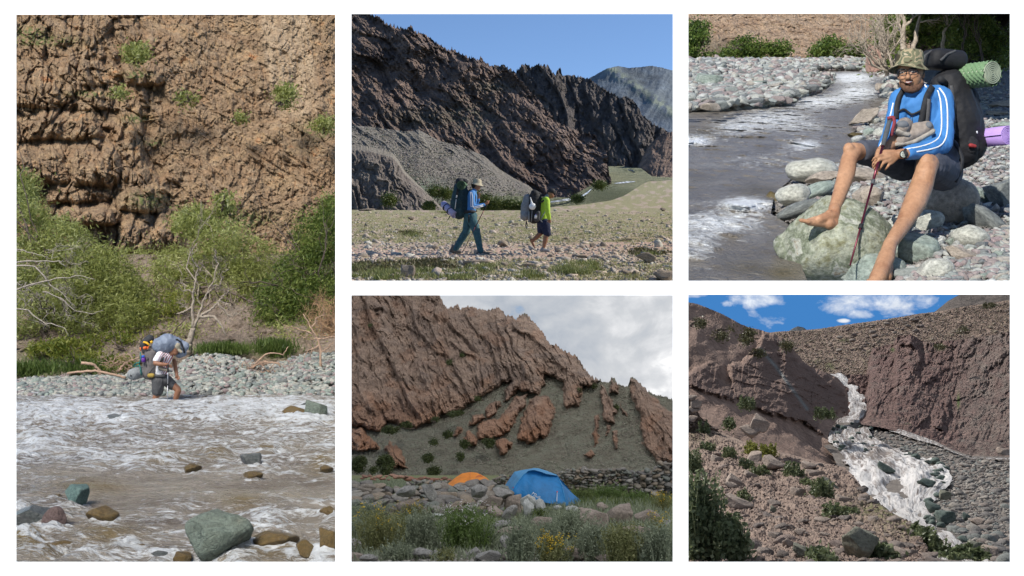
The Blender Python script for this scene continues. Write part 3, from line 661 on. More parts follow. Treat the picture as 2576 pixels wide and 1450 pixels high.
rows = np.concatenate([np.linspace(1440, 1100, 420), np.linspace(1099, 984, 260)])[:, None]; colx = np.linspace(16, 866, 620)[None, :]
PYg = rows + 0 * colx; PXg = colx + 0 * rows; D = dw(PYg); X = (PXg - CX) / F * D
wave = .075 * ridged(X * .8 + .3 * fbm(X, D, 0), D * 1.15, 0., 4) + .05 * fbm(X * 1.4, D * 2.0, 3., 4)
amp = (.7 + 1.9 * np.clip(foamL(PXg, PYg), 0, 1)) * (1 - .5 * sstep(1060, 1000, PYg)); Z = ZW + wave * amp - .02
xx = (PXg - 37.7) / .4815; yy = (PYg - 723.2) / .4815
for (cx, cy, w, h) in SH: Z += .05 * bump2(xx, yy, cx, cy, w * .7, h * .8)
V = np.stack([X, D, Z], -1)
sh = 0
for (cx, cy, w, h) in SH: sh = sh + .75 * bump2(xx + 20 * fbm(X * 2, D * 2, 1, 2), yy, cx, cy, w * .62, h)
fo = foamL(PXg, PYg) + .9 * (wave - .03) / .12 * .35
mesh = mesh_np('river_water', V.reshape(-1, 3), gridfaces(620, 680), WMAT, attrs={'foam': fo, 'shoal': np.clip(sh, 0, .85)}); tag(mesh, kind='structure')
bed = plain('river_bed_mud', (.12, .09, .06)); vb = np.array([P(10, 1460, 9.2), P(870, 1460, 9.2), P(870, 975, 29), P(10, 975, 29)]); vb[:, 2] -= .5
tag(mesh_np('river_bed', vb, np.array([[0, 1, 2, 3]]), bed), kind='structure')
SM = {'g': rockmat('green_grey_stone', [(.07, .095, .075), (.16, .19, .155), (.12, .14, .11), (.24, .24, .19)], 2.2, 1., .05, crack=.25, kind='Generated'),
      'o': rockmat('wet_ochre_stone', [(.03, .022, .01), (.13, .085, .03), (.09, .065, .025), (.18, .14, .08)], 2.2, .7, .05, crack=.1, kind='Generated'),
      'd': rockmat('dark_wet_stone', [(.04, .045, .045), (.10, .11, .105), (.15, .15, .145), (.09, .075, .075)], 1.6, .8, .05, crack=.15, kind='Generated'),
      'r': rockmat('red_stone', [(.08, .055, .05), (.15, .105, .095), (.21, .16, .145)], 1.6, .8, .05, crack=.15, kind='Generated'),
      't': rockmat('teal_stone', [(.05, .09, .085), (.11, .17, .155), (.16, .22, .20)], 2.4, .8, .05, crack=.15, kind='Generated')}
for k in ('o', 'd'): SM[k].node_tree.nodes['Principled BSDF'].inputs['Roughness'].default_value = .3
for i, (cx, cy, w, h, lab, mk) in enumerate(BOULD):
    x, y = c2(cx, cy); yb = y + h * .4815 * .40; d = dw(min(yb, 1436))
    rock('river_boulder', x, y, w * .4815 * 1.06, h * .4815 * 1.12, d + .05, SM[mk], 100 + i, lab, 'boulder', sub=4, cuts=11, depth=1.0)
# pebble bank
bankcols = [(.30, .31, .28), (.38, .38, .33), (.22, .25, .23), (.28, .22, .21), (.19, .20, .19), (.34, .33, .28), (.25, .29, .25), (.42, .40, .35)]
BSM = stonemat('bank_stone', bankcols, 4.); BSI = stonemat('bank_gravel', bankcols, 6., island=True)
topb = pl([(14, 962), (90, 952), (300, 946), (440, 930), (470, 905), (500, 893), (560, 893), (620, 905), (660, 925), (700, 915), (760, 895), (800, 890), (868, 888)])
def bankz(px, t):  # t: 0 at the water, 1 at the crest
    y = 997 + (topb(px) - 997) * t; d = 24.4 + 4.6 * t; return y, d
bg_ = relief('pebble_bank', 14, 868, 200, lambda px: topb(px) + 4, 1003, 40, lambda px, py, v: 24.4 + 4.6 * v, rockmat('bank_dirt', [(.10, .09, .08), (.2, .18, .16), (.24, .21, .18)], 3., .8, .04), back=2); tag(bg_, kind='structure')
n = 5200; px = rs.uniform(16, 866, n); t = rs.uniform(0, 1, n) ** .8; y, d = bankz(px, t); pos = XYZ(px, y, d); pos[:, 2] += .02
pebbles('bank_gravel', pos, rs.uniform(.03, .085, n), BSI, 3, .6, 1)
k = 0
for j in range(420):
    x = rs.uniform(30, 852); t = rs.uniform(0, 1) ** 1.2
    if 395 < x < 448 and t < .6: continue
    w = rs.uniform(11, 24) * (1.1 if x > 450 else .95)
    if j % 9 == 0: w *= 1.5
    if k >= 230: break
    y, d = bankz(x, t); k += 1
    rock('bank_stone', x, y - w * .12, w, w * rs.uniform(.5, .8), d, BSM, j, 'weathered grey or reddish stone lying on the pebble bank behind the wader', 'stone', 'stones of the pebble bank across the river', rot=(rs.uniform(-.3, .3), rs.uniform(-.4, .4), rs.uniform(-1, 1)), sub=2)
# willows
shrub('willow', [blob(60, 560, 60, 60, 33), blob(130, 600, 90, 60, 33), blob(60, 680, 90, 70, 32.4), blob(200, 650, 90, 60, 33), blob(270, 690, 70, 60, 33), blob(150, 730, 110, 60, 32), blob(300, 740, 90, 50, 32.6), blob(60, 800, 70, 60, 31.5), blob(215, 800, 90, 45, 31.8), blob(330, 800, 70, 50, 32), blob(50, 480, 40, 50, 33.5)],
      52000, WL, 21, 'broad pale green willow filling the left side below the cliff', P(180, 935, 31), bark=BARKD, nb=8, twigs=1, br=.06)
shrub('willow', [blob(560, 600, 70, 50, 35), blob(630, 640, 70, 50, 35), blob(520, 660, 60, 60, 35), blob(590, 720, 80, 60, 34.4), blob(500, 760, 60, 60, 34), blob(640, 780, 60, 60, 34), blob(560, 820, 80, 45, 33.6), blob(480, 560, 40, 25, 35.5), blob(460, 720, 60, 50, 34.5), blob(420, 680, 40, 30, 35), blob(690, 850, 60, 30, 33), blob(610, 880, 50, 18, 32), blob(660, 860, 60, 24, 32), blob(590, 850, 50, 30, 33.4), blob(560, 900, 40, 12, 31), blob(690, 830, 60, 34, 32.4), blob(640, 700, 60, 50, 35), blob(480, 840, 50, 34, 32)],
      30000, WL, 22, 'airy willow thicket behind the bare forked tree', P(580, 890, 33), nb=7, twigs=2, bark=BARK)
shrub('willow', [blob(810, 600, 70, 70, 34), blob(850, 540, 50, 50, 34), blob(780, 680, 90, 60, 33.6), blob(720, 740, 80, 60, 33.2), blob(800, 760, 90, 70, 33), blob(750, 830, 90, 50, 32.6), blob(690, 810, 60, 50, 32.8)],
      38000, WD, 23, 'dense dark green willow at the right below the cliff', P(770, 915, 32), nb=7, twigs=2, br=.08)
shrub('shrub', [blob(x_, y_, 46, 22, d_, .7) for x_, y_, d_ in ((330, 650, 37.5), (400, 640, 37.6), (380, 700, 36), (450, 650, 37.2), (620, 700, 36), (680, 680, 36.5), (720, 860, 31.6), (800, 870, 31.6), (640, 800, 33.4), (340, 690, 36.4), (560, 780, 34.4), (430, 660, 37), (500, 860, 31.8), (560, 850, 32), (640, 830, 32.6), (700, 845, 32), (760, 850, 31.8), (600, 690, 36))], 20000, WL, 29, 'loose low scrub scattered on the slope at the foot of the cliff', P(450, 760, 34.5), 'shrub', nb=4, clump=.2)
shrub('shrub', [blob(400, 800, 60, 45, 32.5), blob(440, 770, 50, 40, 33), blob(350, 850, 70, 30, 31.5), blob(280, 860, 70, 25, 31.2), blob(450, 840, 40, 30, 32.6)], 9000, WY, 24, 'yellow green shrub behind the wader', P(380, 920, 30.6), 'shrub', nb=5)
shrub('shrub', [blob(230, 905, 60, 22, 29.6, .5), blob(130, 880, 60, 20, 30, .5), blob(300, 915, 40, 18, 29.4, .5), blob(180, 870, 60, 20, 30.4, .5)], 5500, WY, 25, 'low straggly green shrub along the back of the pebble bank', P(210, 938, 29.2), 'shrub', nb=6, clump=.1)
for (cx, cy, w, h, lab) in ((640, 225, 60, 55, 'lone green bush on a ledge high on the cliff'), (1420, 445, 50, 55, 'green bush in the crack at the upper right of the cliff'), (890, 450, 35, 25, 'small green bush in the middle of the cliff'), (1190, 560, 14, 10, 'tiny tuft bush on the bare cliff face'), (1100, 1020, 36, 60, 'upright bush at the foot of the cliff'), (950, 1110, 110, 80, 'leafy bush where the cliff meets the thicket'), (555, 430, 26, 18, 'grey green bush on the outcrop ledge'), (1620, 600, 55, 35, 'pale bush on the green ledge at the right edge of the cliff')):
    x, y = c1(cx, cy); dd = 43.2 if cy < 1000 else 36.5
    if cx < 700 and cy < 1000: dd = 42
    shrub('cliff_bush', [blob(x, y, w * .4772, h * .4772, dd, .5), blob(x + w * .15, y - h * .2, w * .33, h * .33, dd, .5)], int(250 + w * h * .33), WL, int(cx), lab, P(x, y + h * .4, dd), 'bush', nb=3, L=.16, W=.06)
# bare forked tree
def at2(x, y, d): return P(*c2(x, y), d)
t = empty('bare_tree', at2(905, 330, 29.6), 'bare forked tree with pale trunk behind the wader', 'tree')
def k3(x, y): return 37.7 + x * .347, 299 + 180 - 0 + y * .347
def at3(x, y, d=30.): a, b = 37.7 + x * .3471, 478 + y * .3471; return np.array(P(a, b, d))
r = np.random.RandomState(5); paths = []
def limb(pts, r0, r1, d=30.): 
    q = np.array([at3(x, y, d) for x, y in pts]); m = 16; tt = np.linspace(0, len(q) - 1, m); q = np.stack([np.interp(tt, range(len(q)), q[:, i]) for i in range(3)], -1)
    q[1:-1] += r.normal(size=(m - 2, 3)) * .012; paths.append((q, np.linspace(r0, r1, m))); return q
limb([(1250, 1190), (1265, 1100), (1290, 1000)], .12, .075); limb([(1290, 1000), (1285, 880), (1290, 750), (1310, 640), (1330, 560)], .05, .012)
q1 = limb([(1290, 1000), (1330, 920), (1370, 800), (1420, 700), (1465, 560)], .048, .012); q2 = limb([(1330, 920), (1400, 880), (1475, 815)], .04, .03)
for e in ((1600, 700), (1560, 840), (1640, 900)): branches(r, q2[-1], at3(*e), .03, 2, .25, 4, paths)
limb([(1345, 920), (1440, 915), (1500, 980), (1530, 1060)], .05, .02); limb([(1280, 850), (1230, 880), (1170, 900)], .035, .015)
for (a, b) in (((1330, 560), (1290, 420)), ((1465, 560), (1450, 430)), ((1420, 700), (1560, 600)), ((1285, 880), (1170, 830)), ((1290, 750), (1180, 640)), ((1310, 640), (1390, 500)), ((1370, 800), (1500, 700))): branches(r, at3(*a), at3(*b), .022, 2, .25, 4, paths)
tubeobj('trunk', paths, BARK, t)
# tangled bare branches in front of the left willow
t = empty('tangled_branch', at3(0, 600, 30), 'grey leafless boughs arching out of the left willow', 'branch'); paths = []
limb([(-60, 525), (120, 515), (320, 520), (370, 555)], .028, .008); limb([(-60, 560), (140, 545), (245, 680), (330, 740), (440, 850)], .026, .007)
limb([(-60, 745), (130, 680), (330, 640), (480, 622), (580, 650)], .026, .007); limb([(-60, 850), (90, 870), (200, 960), (360, 1000), (390, 1060)], .024, .007)
limb([(-60, 420), (60, 440), (180, 470), (260, 500)], .018, .006); limb([(200, 740), (330, 780), (420, 870), (560, 900), (640, 870)], .018, .006)
for i in range(30):
    a = (r.uniform(-40, 560), r.uniform(430, 980)); b = (a[0] + r.uniform(-160, 260), a[1] + r.uniform(-140, 140)); branches(r, at3(*a, 30.2), at3(*b, 30.2), .010, 2, .35, 4, paths)
tubeobj('bough', paths, plain('grey_bark', (.36, .31, .26), .9, .2, .4, 14), t)
# driftwood
t = empty('driftwood', at3(1700, 1300, 28), 'tangle of bleached driftwood on the stones right of the wader', 'driftwood'); paths = []
limb([(1560, 1370), (1680, 1300), (1800, 1250), (1890, 1250), (1925, 1280)], .04, .018, 28); limb([(1690, 1310), (1760, 1240), (1830, 1180), (1950, 1190), (1980, 1135)], .03, .008, 28); limb([(1480, 1340), (1600, 1360), (1700, 1350)], .03, .012, 27.6)
for i in range(34):
    a = (r.uniform(1440, 1880), r.uniform(1240, 1350)); b = (a[0] + r.uniform(-200, 160), a[1] + r.uniform(-70, 40)); branches(r, at3(*a, 27.7), at3(*b, 27.7), .011, 1, .35, 3, paths)
tubeobj('branch', paths, DRY, t)
t = empty('driftwood', at3(600, 1340, 26.6), 'bleached driftwood log and roots left of the wader', 'driftwood'); paths = []
limb([(380, 1330), (560, 1310), (700, 1335), (800, 1360)], .03, .035, 26.4); limb([(480, 1255), (560, 1262), (610, 1300), (620, 1340)], .04, .03, 26.4); limb([(740, 1320), (800, 1250), (900, 1210)], .03, .012, 26.4)
for i in range(24):
    a = (r.uniform(700, 860), r.uniform(1200, 1330)); b = (a[0] + r.uniform(-120, 120), a[1] + r.uniform(-110, 60)); branches(r, at3(*a, 26.4), at3(*b, 26.4), .010, 1, .3, 3, paths)
tubeobj('branch', paths, DRY, t)
t = empty('dead_sapling', at3(2215, 1300, 27.5), 'dead bleached sapling with forked branches at the right edge', 'tree'); paths = []
limb([(2212, 1310), (2215, 1180), (2195, 1080), (2150, 1000), (2090, 900)], .035, .012, 27.5)
for (a, b) in (((2200, 1080), (2040, 1050)), ((2195, 1080), (2330, 1060)), ((2160, 1050), (1940, 990)), ((2210, 1120), (2100, 1200)), ((2215, 1180), (2300, 1100)), ((2150, 1000), (2250, 900))): branches(r, at3(*a, 27.5), at3(*b, 27.5), .022, 2, .15, 3, paths)
tubeobj('trunk', paths, DRY, t)
t = empty('dry_bush', at3(2290, 1020, 28.5), 'rusty leafless twig bush at the right edge of the bank', 'bush'); paths = []
for i in range(30): branches(r, at3(2330, 1060, 28.5), at3(r.uniform(2130, 2340), r.uniform(780, 1050), 28.5), .014, 2, .3, 4, paths)
tubeobj('twig', paths, plain('rusty_twig', (.40, .25, .14), .9), t)
# grass tufts behind the bank
_=0
GR = leafmat('grass_blades', [(.05, .085, .02), (.11, .165, .035), (.19, .24, .07)], .4)
def tuft(name, pxs, pys, ds, n, h, w, mat, seed, parent=None, kind='stuff', lean=.35, up=1.):
    r = np.random.RandomState(seed); px = np.mean(pxs) + r.normal(size=n) * (pxs[1] - pxs[0]) * .3; py = np.mean(pys) + np.clip(r.normal(size=n), -2, 2) * (pys[1] - pys[0]) * .3; b = XYZ(px, py, ds if np.isscalar(ds) else r.uniform(*ds, n))
    return blades(name, b, h, w, mat, r, parent, kind, lean)
tuft('grass', (515, 610), (876, 892), (29.4, 30.5), 2600, .22, .012, GR, 1); tuft('grass', (650, 730), (865, 900), (30, 31), 2600, .22, .012, GR, 2); tuft('grass', (20, 130), (920, 948), (29, 30), 2200, .22, .012, GR, 3); tuft('grass', (100, 300), (915, 945), (28.6, 30), 1500, .2, .012, GR, 4)
# --- the wader in the river
CUR[0] = PLACES['river_crossing']; EXT[0] = (22, 860)
# zoom on the wader: (500,1300)-(780,1640)
def wd(x, y, yo=0., d=23.3): p = P(314.45 + .14749 * x, 817.6 + .14749 * y, d); return np.array([p.x, p.y + yo, p.z])
RIB = NT('striped_shirt', .8, .2); v = RIB.co('Object', (1, 1, 1), (0, R(-25), 0)); wv_ = RIB.new('ShaderNodeTexWave'); RIB.l(v, wv_.inputs[0]); wv_.inputs['Scale'].default_value = 9; wv_.inputs['Distortion'].default_value = 1.5
SHIRT = RIB.done(RIB.mix(RIB.math('MULTIPLY', RIB.ramp(wv_.outputs['Fac'], [(.62, 0), (.7, 1)]), RIB.attr('front')), (.75, .75, .77), (.38, .05, .06)))
t = empty('person', wd(650, 1250), 'wader in white striped shirt and cap bent under a huge pack in the river', 'person')
B = Body(); B.ball(wd(850, 420), (.085, .075, .10)).ball(wd(850, 470, -.01), (.065, .06, .06)).ball(wd(893, 470), (.018, .015, .02)); B.cap(wd(820, 460), wd(760, 520), .06, .065)
B.chain([wd(580, 590, -.2), wd(585, 640, -.26), wd(690, 655, -.28), wd(790, 665, -.26)], [.055, .05, .045, .034]); finger_hand(B, wd(785, 665, -.26), wd(835, 690, -.25), (.4, .1, -1), 1.1, .9)
B.chain([wd(790, 620, .2), wd(820, 800, .2), wd(850, 880, .15)], [.045, .042, .032]); finger_hand(B, wd(845, 870, .15), wd(870, 910, .14), (1, 0, .4), 1., .6)
B.chain([wd(590, 1060, -.08), wd(570, 1160, -.08), wd(520, 1290, -.08), wd(500, 1380, -.06)], [.09, .075, .055, .05]); B.chain([wd(780, 1020, .08), wd(880, 1100, .06), wd(895, 1130, .05), wd(860, 1230, .05), wd(850, 1330, .06)], [.085, .072, .068, .06, .045])
B.cap(wd(640, 800), wd(700, 560), .09, .1); B.build('body', SKIND, t, .010, 3)
B = Body(); B.cap(wd(620, 850), wd(640, 700), .125, .13); B.cap(wd(640, 700), wd(700, 550), .13, .13); B.cap(wd(680, 540, -.12), wd(700, 540, .12), .085, .085); B.cap(wd(640, 510, -.16), wd(590, 590, -.21), .085, .07); B.cap(wd(740, 520), wd(790, 500), .075, .055)
o = B.build('shirt', SHIRT, t, .012, 3, .006, 12); vv = np.array([q.co[:] for q in o.data.vertices]) + np.array(parent_world(o)); a = o.data.attributes.new('front', 'FLOAT', 'POINT'); x0 = wd(600, 600)[0]; a.data.foreach_set('value', sstep(x0, x0 + .12, vv[:, 0]).astype(np.float32))
B = Body(); B.cap(wd(560, 930), wd(680, 940), .13, .125); B.chain([wd(590, 960, -.07), wd(575, 1120, -.08)], [.13, .115]); B.chain([wd(700, 960, .07), wd(780, 1030, .08)], [.12, .10]); B.build('shorts', DARKG, t, .012, 3, .012, 10)
B = Body(); B.ball(wd(885, 350), (.082, .085, .09)); B.cap(wd(860, 400), wd(910, 395), .06, .05); B.build('cap_crown', KHAKI, t, .011, 2); B = Body(); B.cap(wd(900, 410), wd(955, 460), .05, .03, ((-.6, 0, 1), .3)); B.build('cap_brim', KHAKI, t, .010, 2)
B = Body(); B.ball(wd(820, 395, .0), (.055, .082, .06)); B.build('hair', HAIRM, t, .011, 2)
PG = plain('warm_grey_pack_cloth', (.14, .125, .12), .85, .3, .25, 10, .4); BLG = NT('blue_grey_cover', .6, .3); v = BLG.co('Object'); n = BLG.noise(v, 4, 6, .6, 1.5); BLGM = BLG.done(BLG.ramp(n, [(.3, (.15, .18, .24)), (.7, (.26, .30, .37))]), BLG.bump(n, .9, .06))
t = empty('backpack', wd(450, 900), 'tall grey backpack on the wader, yellow and orange gear on top', 'backpack')
B = Body(); B.cap(wd(420, 820), wd(450, 500), .15, .14, ((0, 1, 0), 1.)); B.cap(wd(370, 830), wd(385, 560), .10, .08); B.cap(wd(450, 500), wd(520, 430), .13, .10); B.build('pack_body', PG, t, .013, 3, .008, 9)
B = Body(); B.cap(wd(350, 280), wd(420, 240), .07, .09); B.cap(wd(330, 330), wd(350, 440), .08, .07); B.build('top_pouch', plain('charcoal_cloth', (.045, .047, .05), .8, .3, .3, 12, .4), t, .012, 3, .01, 12)
tubeobj('pocket_zip', [([wd(430, 540, -.165), wd(425, 600, -.17)], [.012, .012]), ([wd(400, 650, -.165), wd(405, 700, -.165)], [.01, .008])], DARKG, t, 6)
tubeobj('shoulder_strap', [([wd(640, 620, -.17), wd(690, 560, -.18), wd(700, 490, -.16)], [.03, .035, .03])], DARKG, t, 8); tubeobj('hip_strap', [([wd(440, 840, -.17), wd(520, 740, -.22), wd(580, 670, -.2)], [.012] * 3)], DARKG, t, 6)
tubeobj('hip_belt', [([wd(500, 860, -.15), wd(600, 858, -.17), wd(700, 855, -.13), wd(740, 850, 0)], [.028] * 4)], DARKG, t, 8); B = Body(); B.cap(wd(465, 850, -.17), wd(520, 850, -.18), .05, .045); B.build('belt_pouch', plain('mustard_cloth', (.32, .22, .05), .8), t, .010, 2)
tubeobj('yellow_rope', [([wd(340, 290, -.08), wd(400, 300, -.12), wd(450, 340, -.12)], [.022, .026, .02]), ([wd(460, 300, -.1), wd(490, 280, -.08)], [.03, .03])], plain('yellow_cloth', (.75, .42, .03), .6), t, 8)
tubeobj('orange_pouch', [([wd(360, 390, -.13), wd(405, 380, -.15)], [.035, .03]), ([wd(425, 380, -.14), wd(440, 385, -.14)], [.035, .03]), ([wd(285, 380, -.08), wd(290, 440, -.08)], [.012, .012])], plain('orange_cloth', (.75, .16, .04), .6), t, 8)
tubeobj('teal_cord', [([wd(300, 460, -.14), wd(310, 560, -.15), wd(290, 640, -.15), wd(230, 640, -.12), wd(180, 690, -.1), wd(220, 700, -.12), wd(290, 680, -.14), wd(310, 760, -.16), wd(325, 850, -.16)], [.013] * 9), ([wd(160, 710, -.1), wd(200, 660, -.12), wd(270, 630, -.12), wd(290, 700, -.14)], [.012] * 4)], plain('teal_cord', (.02, .16, .14), .7, .3, .9, 60), t, 6)
t = empty('water_bottle', wd(360, 620, -.16), 'blue and purple bottle in the side pocket of the grey backpack', 'bottle'); tubeobj('bottle_body', [([wd(362, 625, -.17), wd(358, 550, -.17)], [.042, .042])], plain('purple_plastic', (.12, .03, .25), .4), t, 10); tubeobj('cap', [([wd(358, 548, -.17), wd(352, 510, -.17)], [.036, .03])], plain('blue_plastic', (.03, .12, .55), .4), t, 10)
t = empty('duffel', wd(700, 440), 'blue grey covered bundle carried across the neck over the wader', 'bag')
B = Body(); B.cap(wd(590, 350), wd(720, 310), .165, .20); B.cap(wd(720, 310), wd(850, 320, .06), .19, .14); B.cap(wd(850, 330, .12), wd(980, 370, .12), .13, .10); B.cap(wd(900, 500, .14), wd(960, 480, .12), .09, .08); B.build('bundle', BLGM, t, .014, 4, .014, 7)
tubeobj('tie_strap', [([wd(830, 260, -.05), wd(900, 250, -.04), wd(950, 290, 0), wd(990, 400, .02), wd(1000, 480, .05)], [.02] * 5)], BLACKF, t, 6)
t = empty('stuff_sack', wd(220, 830, -.1), 'grey drawstring sack hanging below the grey backpack', 'sack')
B = Body(); B.cap(wd(190, 830, -.16), wd(280, 800, .0), .125, .12); B.build('sack', plain('sack_cloth', (.24, .25, .25), .8, .3, .2, 14, .5), t, .012, 3, .01, 10); B = Body(); B.ball(wd(178, 845, -.28), (.022, .02, .022)); B.build('drawstring_hole', BLACKF, t, .008, 1); tubeobj('cord', [([wd(165, 920, -.2), wd(155, 1000, -.2), wd(140, 1170, -.2)], [.005] * 3)], BLACKF, t, 5)
pole('trekking_pole', (wd(808, 660, -.30), wd(803, 1395, -.32)), 'grey trekking pole planted in the rapids by the wader', ALU, .010, griplen=.16, basket=False)
t = empty('hiking_shoe', wd(740, 740, -.2), 'tan and black shoe tied at the chest of the wader', 'shoe'); B = Body(); B.cap(wd(650, 720, -.2), wd(780, 760, -.2), .045, .035); B.build('upper', plain('tan_suede', (.30, .25, .19), .9), t, .010, 2); B = Body(); B.cap(wd(640, 750, -.2), wd(850, 780, -.2), .022, .018); B.build('sole', DARKG, t, .009, 2)
# white water thrown up around the legs
# ================================================================ valley with two hikers
CUR[0] = PLACES['hikers_valley']; EXT[0] = (866, 1710)
def tm(x, y): return 880.5 + x * .4685, 31.4 + y * .4685
def tmp(pts): return pl([tm(*p) for p in pts])
def tmx(px): return (px - 880.5) / .4685
def tmy(py): return (py - 31.4) / .4685
rockc = [(.12, .088, .075), (.21, .15, .12), (.28, .20, .16), (.18, .135, .115), (.34, .21, .145)]
ridgemat = rockmat('ridge_rock', rockc, .055, .7, .35, 'scree', (.17, .165, .12), rot=(0, R(38), 0), scale=(1, 1, 2.2), crack=.3, fine=1.5)
farmat = rockmat('far_ridge_rock', [(.13, .12, .12), (.19, .165, .155), (.24, .205, .18)], .03, .9, .5, rot=(0, R(20), 0), crack=.2, fine=1.5)
bluemat = rockmat('distant_mountain', [(.095, .125, .175), (.115, .145, .185), (.14, .165, .185)], .008, .3, .5, 'lit', (.22, .25, .20), crack=0)  # haze blue and a sunlit rib are put into the base colours
# far mountain
top = tmp([(-60, 600), (1200, 400), (1290, 352), (1380, 303), (1440, 290), (1500, 300), (1560, 295), (1620, 288), (1680, 300), (1800, 330)])
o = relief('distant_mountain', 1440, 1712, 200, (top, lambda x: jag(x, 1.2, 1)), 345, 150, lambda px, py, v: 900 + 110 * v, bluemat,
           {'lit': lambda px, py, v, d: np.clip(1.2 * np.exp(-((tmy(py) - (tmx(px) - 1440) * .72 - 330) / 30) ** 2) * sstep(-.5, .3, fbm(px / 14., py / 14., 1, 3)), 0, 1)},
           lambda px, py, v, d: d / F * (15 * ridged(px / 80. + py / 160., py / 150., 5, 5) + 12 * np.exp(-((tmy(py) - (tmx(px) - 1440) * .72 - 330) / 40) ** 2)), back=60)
tag(o, kind='structure')
# second ridge
top = tmp([(600, 300), (780, 296), (820, 290), (850, 308), (890, 330), (930, 285), (975, 300), (1010, 288), (1060, 295), (1085, 330), (1105, 345), (1115, 310), (1130, 308), (1140, 350), (1200, 350), (1290, 365), (1330, 400), (1420, 450), (1450, 470), (1480, 458), (1530, 488), (1570, 560), (1620, 600), (1690, 640), (1760, 705)])
o = relief('far_ridge', 1200, 1712, 420, (top, lambda x: jag(x, 6, 3, 1, .13)), 455, 260, lambda px, py, v: 330 + 45 * (455 - py) / 280. - (px - 1450) * .05, farmat, None,
           lambda px, py, v, d: d / F * (30 * fins(px, py, 72, 46, 74, 1.2, 1.6) + 14 * crag(px, py, 74, 26, 74, 3.4) + 6 * crag(px, py, 80, 10, 75, 2.) + 30 * spine(px, py, d, 66, .013, 3, 2.2) + 16 * spine(px, py, d, 80, .04, 13, 2.0) + 4 * fbm(px / 7., py / 12., 2, 4)), back=30); tag(o, kind='structure')
top = tmp([(1480, 900), (1540, 850), (1580, 760), (1620, 700), (1690, 650), (1760, 640)])
o = relief('dark_spur', 1585, 1712, 120, (top, lambda x: jag(x, 3, 4)), 462, 90, lambda px, py, v: 250 + 22 * v, ridgemat, {'scree': lambda px, py, v, d: px * 0}, lambda px, py, v, d: d / F * (40 * spine(px, py, d, 110, .014, 5, 1.8) + 12 * spine(px, py, d, 110, .05, 6, 1.8)), back=30); tag(o, kind='structure')
# main ridge
top = tmp([(-60, -60), (50, -10), (110, 15), (160, 40), (190, 66), (230, 78), (305, 105), (325, 80), (345, 110), (400, 130), (430, 148), (480, 185), (530, 215), (545, 203), (600, 232), (690, 270), (705, 250), (722, 275), (760, 300), (790, 310), (850, 330), (890, 345), (940, 400), (1000, 470), (1060, 540), (1110, 600), (1200, 640), (1260, 660), (1310, 665), (1350, 720), (1380, 760), (1392, 880), (1400, 905)])
bot = tmp([(-60, 640), (400, 700), (600, 780), (800, 900), (1000, 990), (1180, 1010), (1280, 985), (1400, 920)])
def screef(px, py, v, d):
    x, y = tmx(px), tmy(py); return np.clip(.9 * bump2(x, y, 650, 560, 130, 110) * sstep(-.3, .3, fbm(px / 20., py / 9., 2, 3)) + .6 * bump2(x, y, 380, 560, 200, 50) + .7 * bump2(x, y, 780, 400, 120, 26), 0, 1)
def md(px, py, v, d):
    x, y = tmx(px), tmy(py); amp = 1 - .6 * bump2(x, y, 660, 590, 130, 90)
    a = spine(px, py, d, 40, .0115, 1, 3.0); b = spine(px, py, d, 46, .030, 7, 2.8); e = spine(px, py, d, 58, .075, 9, 2.2)
    return d / F * (36 * fins(px, py, 41, 66, 71, 1.1, 1.6) * amp + 15 * crag(px, py, 42, 30, 71, 4.) * amp + 6 * crag(px, py, 46, 11, 73, 3.4) * (.3 + .7 * amp) + 15 * fins(px, py, 46, 22, 72, 1.2, 1.8) + 5 * fins(px, py, 50, 8, 76, 1., 1.8) + 16 * ridged(px / 20., py / 24., 31, 4) + 7 * fins(px, py, 55, 8.5, 73, .7) + 40 * a * amp + 12 * b * (.4 + .6 * amp) + 6 * e * (.4 + .6 * amp) + 50 * fbm(px / 110., py / 110., 5, 2) + 2.5 * fbm(px / 5., py / 5., 5, 3))
o = relief('rocky_ridge', 866, 1538, 760, (top, lambda x: jag(x, 7, 2, 1, .11)), bot, 560, lambda px, py, v: 132 + 42 * (500 - py) / 460. - (px - 1100) * .012, ridgemat, {'scree': screef}, md, back=20); tag(o, 'dark serrated rocky ridge rising behind the hikers', 'ridge', kind='structure')
# talus slope
talmt = rockmat('talus_slope', [(.19, .165, .16), (.29, .245, .23), (.34, .29, .25), (.27, .235, .20)], .5, 1., .25, 'green', (.20, .25, .18), crack=.2, fine=2., tint2='moss', tintcol2=(.07, .10, .03))
top = tmp([(-60, 600), (120, 615), (300, 640), (370, 630), (480, 690), (600, 720), (720, 770), (800, 840), (880, 890), (960, 930), (1020, 985), (1060, 1010)])
def talg(px, py, v, d):
    x, y = tmx(px), tmy(py); return np.clip(sstep(0, 150, y - (700 + x * .32)) * .9 + .25, 0, 1)
def talm(px, py, v, d):
    x, y = tmx(px), tmy(py); return np.clip((bump2(x, y, 850, 1040, 260, 45) + bump2(x, y, 520, 980, 90, 30) * .7 + bump2(x, y, 870, 990, 100, 30) * .5) * 1.3 * sstep(-.2, .25, fbm(px / 14., py / 5., 3, 3)), 0, 1)
o = relief('talus_slope', 866, 1380, 420, top, 540, 300, lambda px, py, v: 98 + 26 * v + (px - 900) * .01, talmt, {'green': talg, 'moss': talm}, lambda px, py, v, d: d / F * (14 * ridged(px / 110. + v, py / 60., 3, 3) + 2.2 * fbm(px / 6., py / 3.5, 2, 4) + 34 * np.maximum(0, ridged((px * .8 + py * .6) / 130., (py * .8 - px * .6) / 26., 8, 4)) ** 2 * sstep(.62, .95, v)), back=0); tag(o, kind='structure')
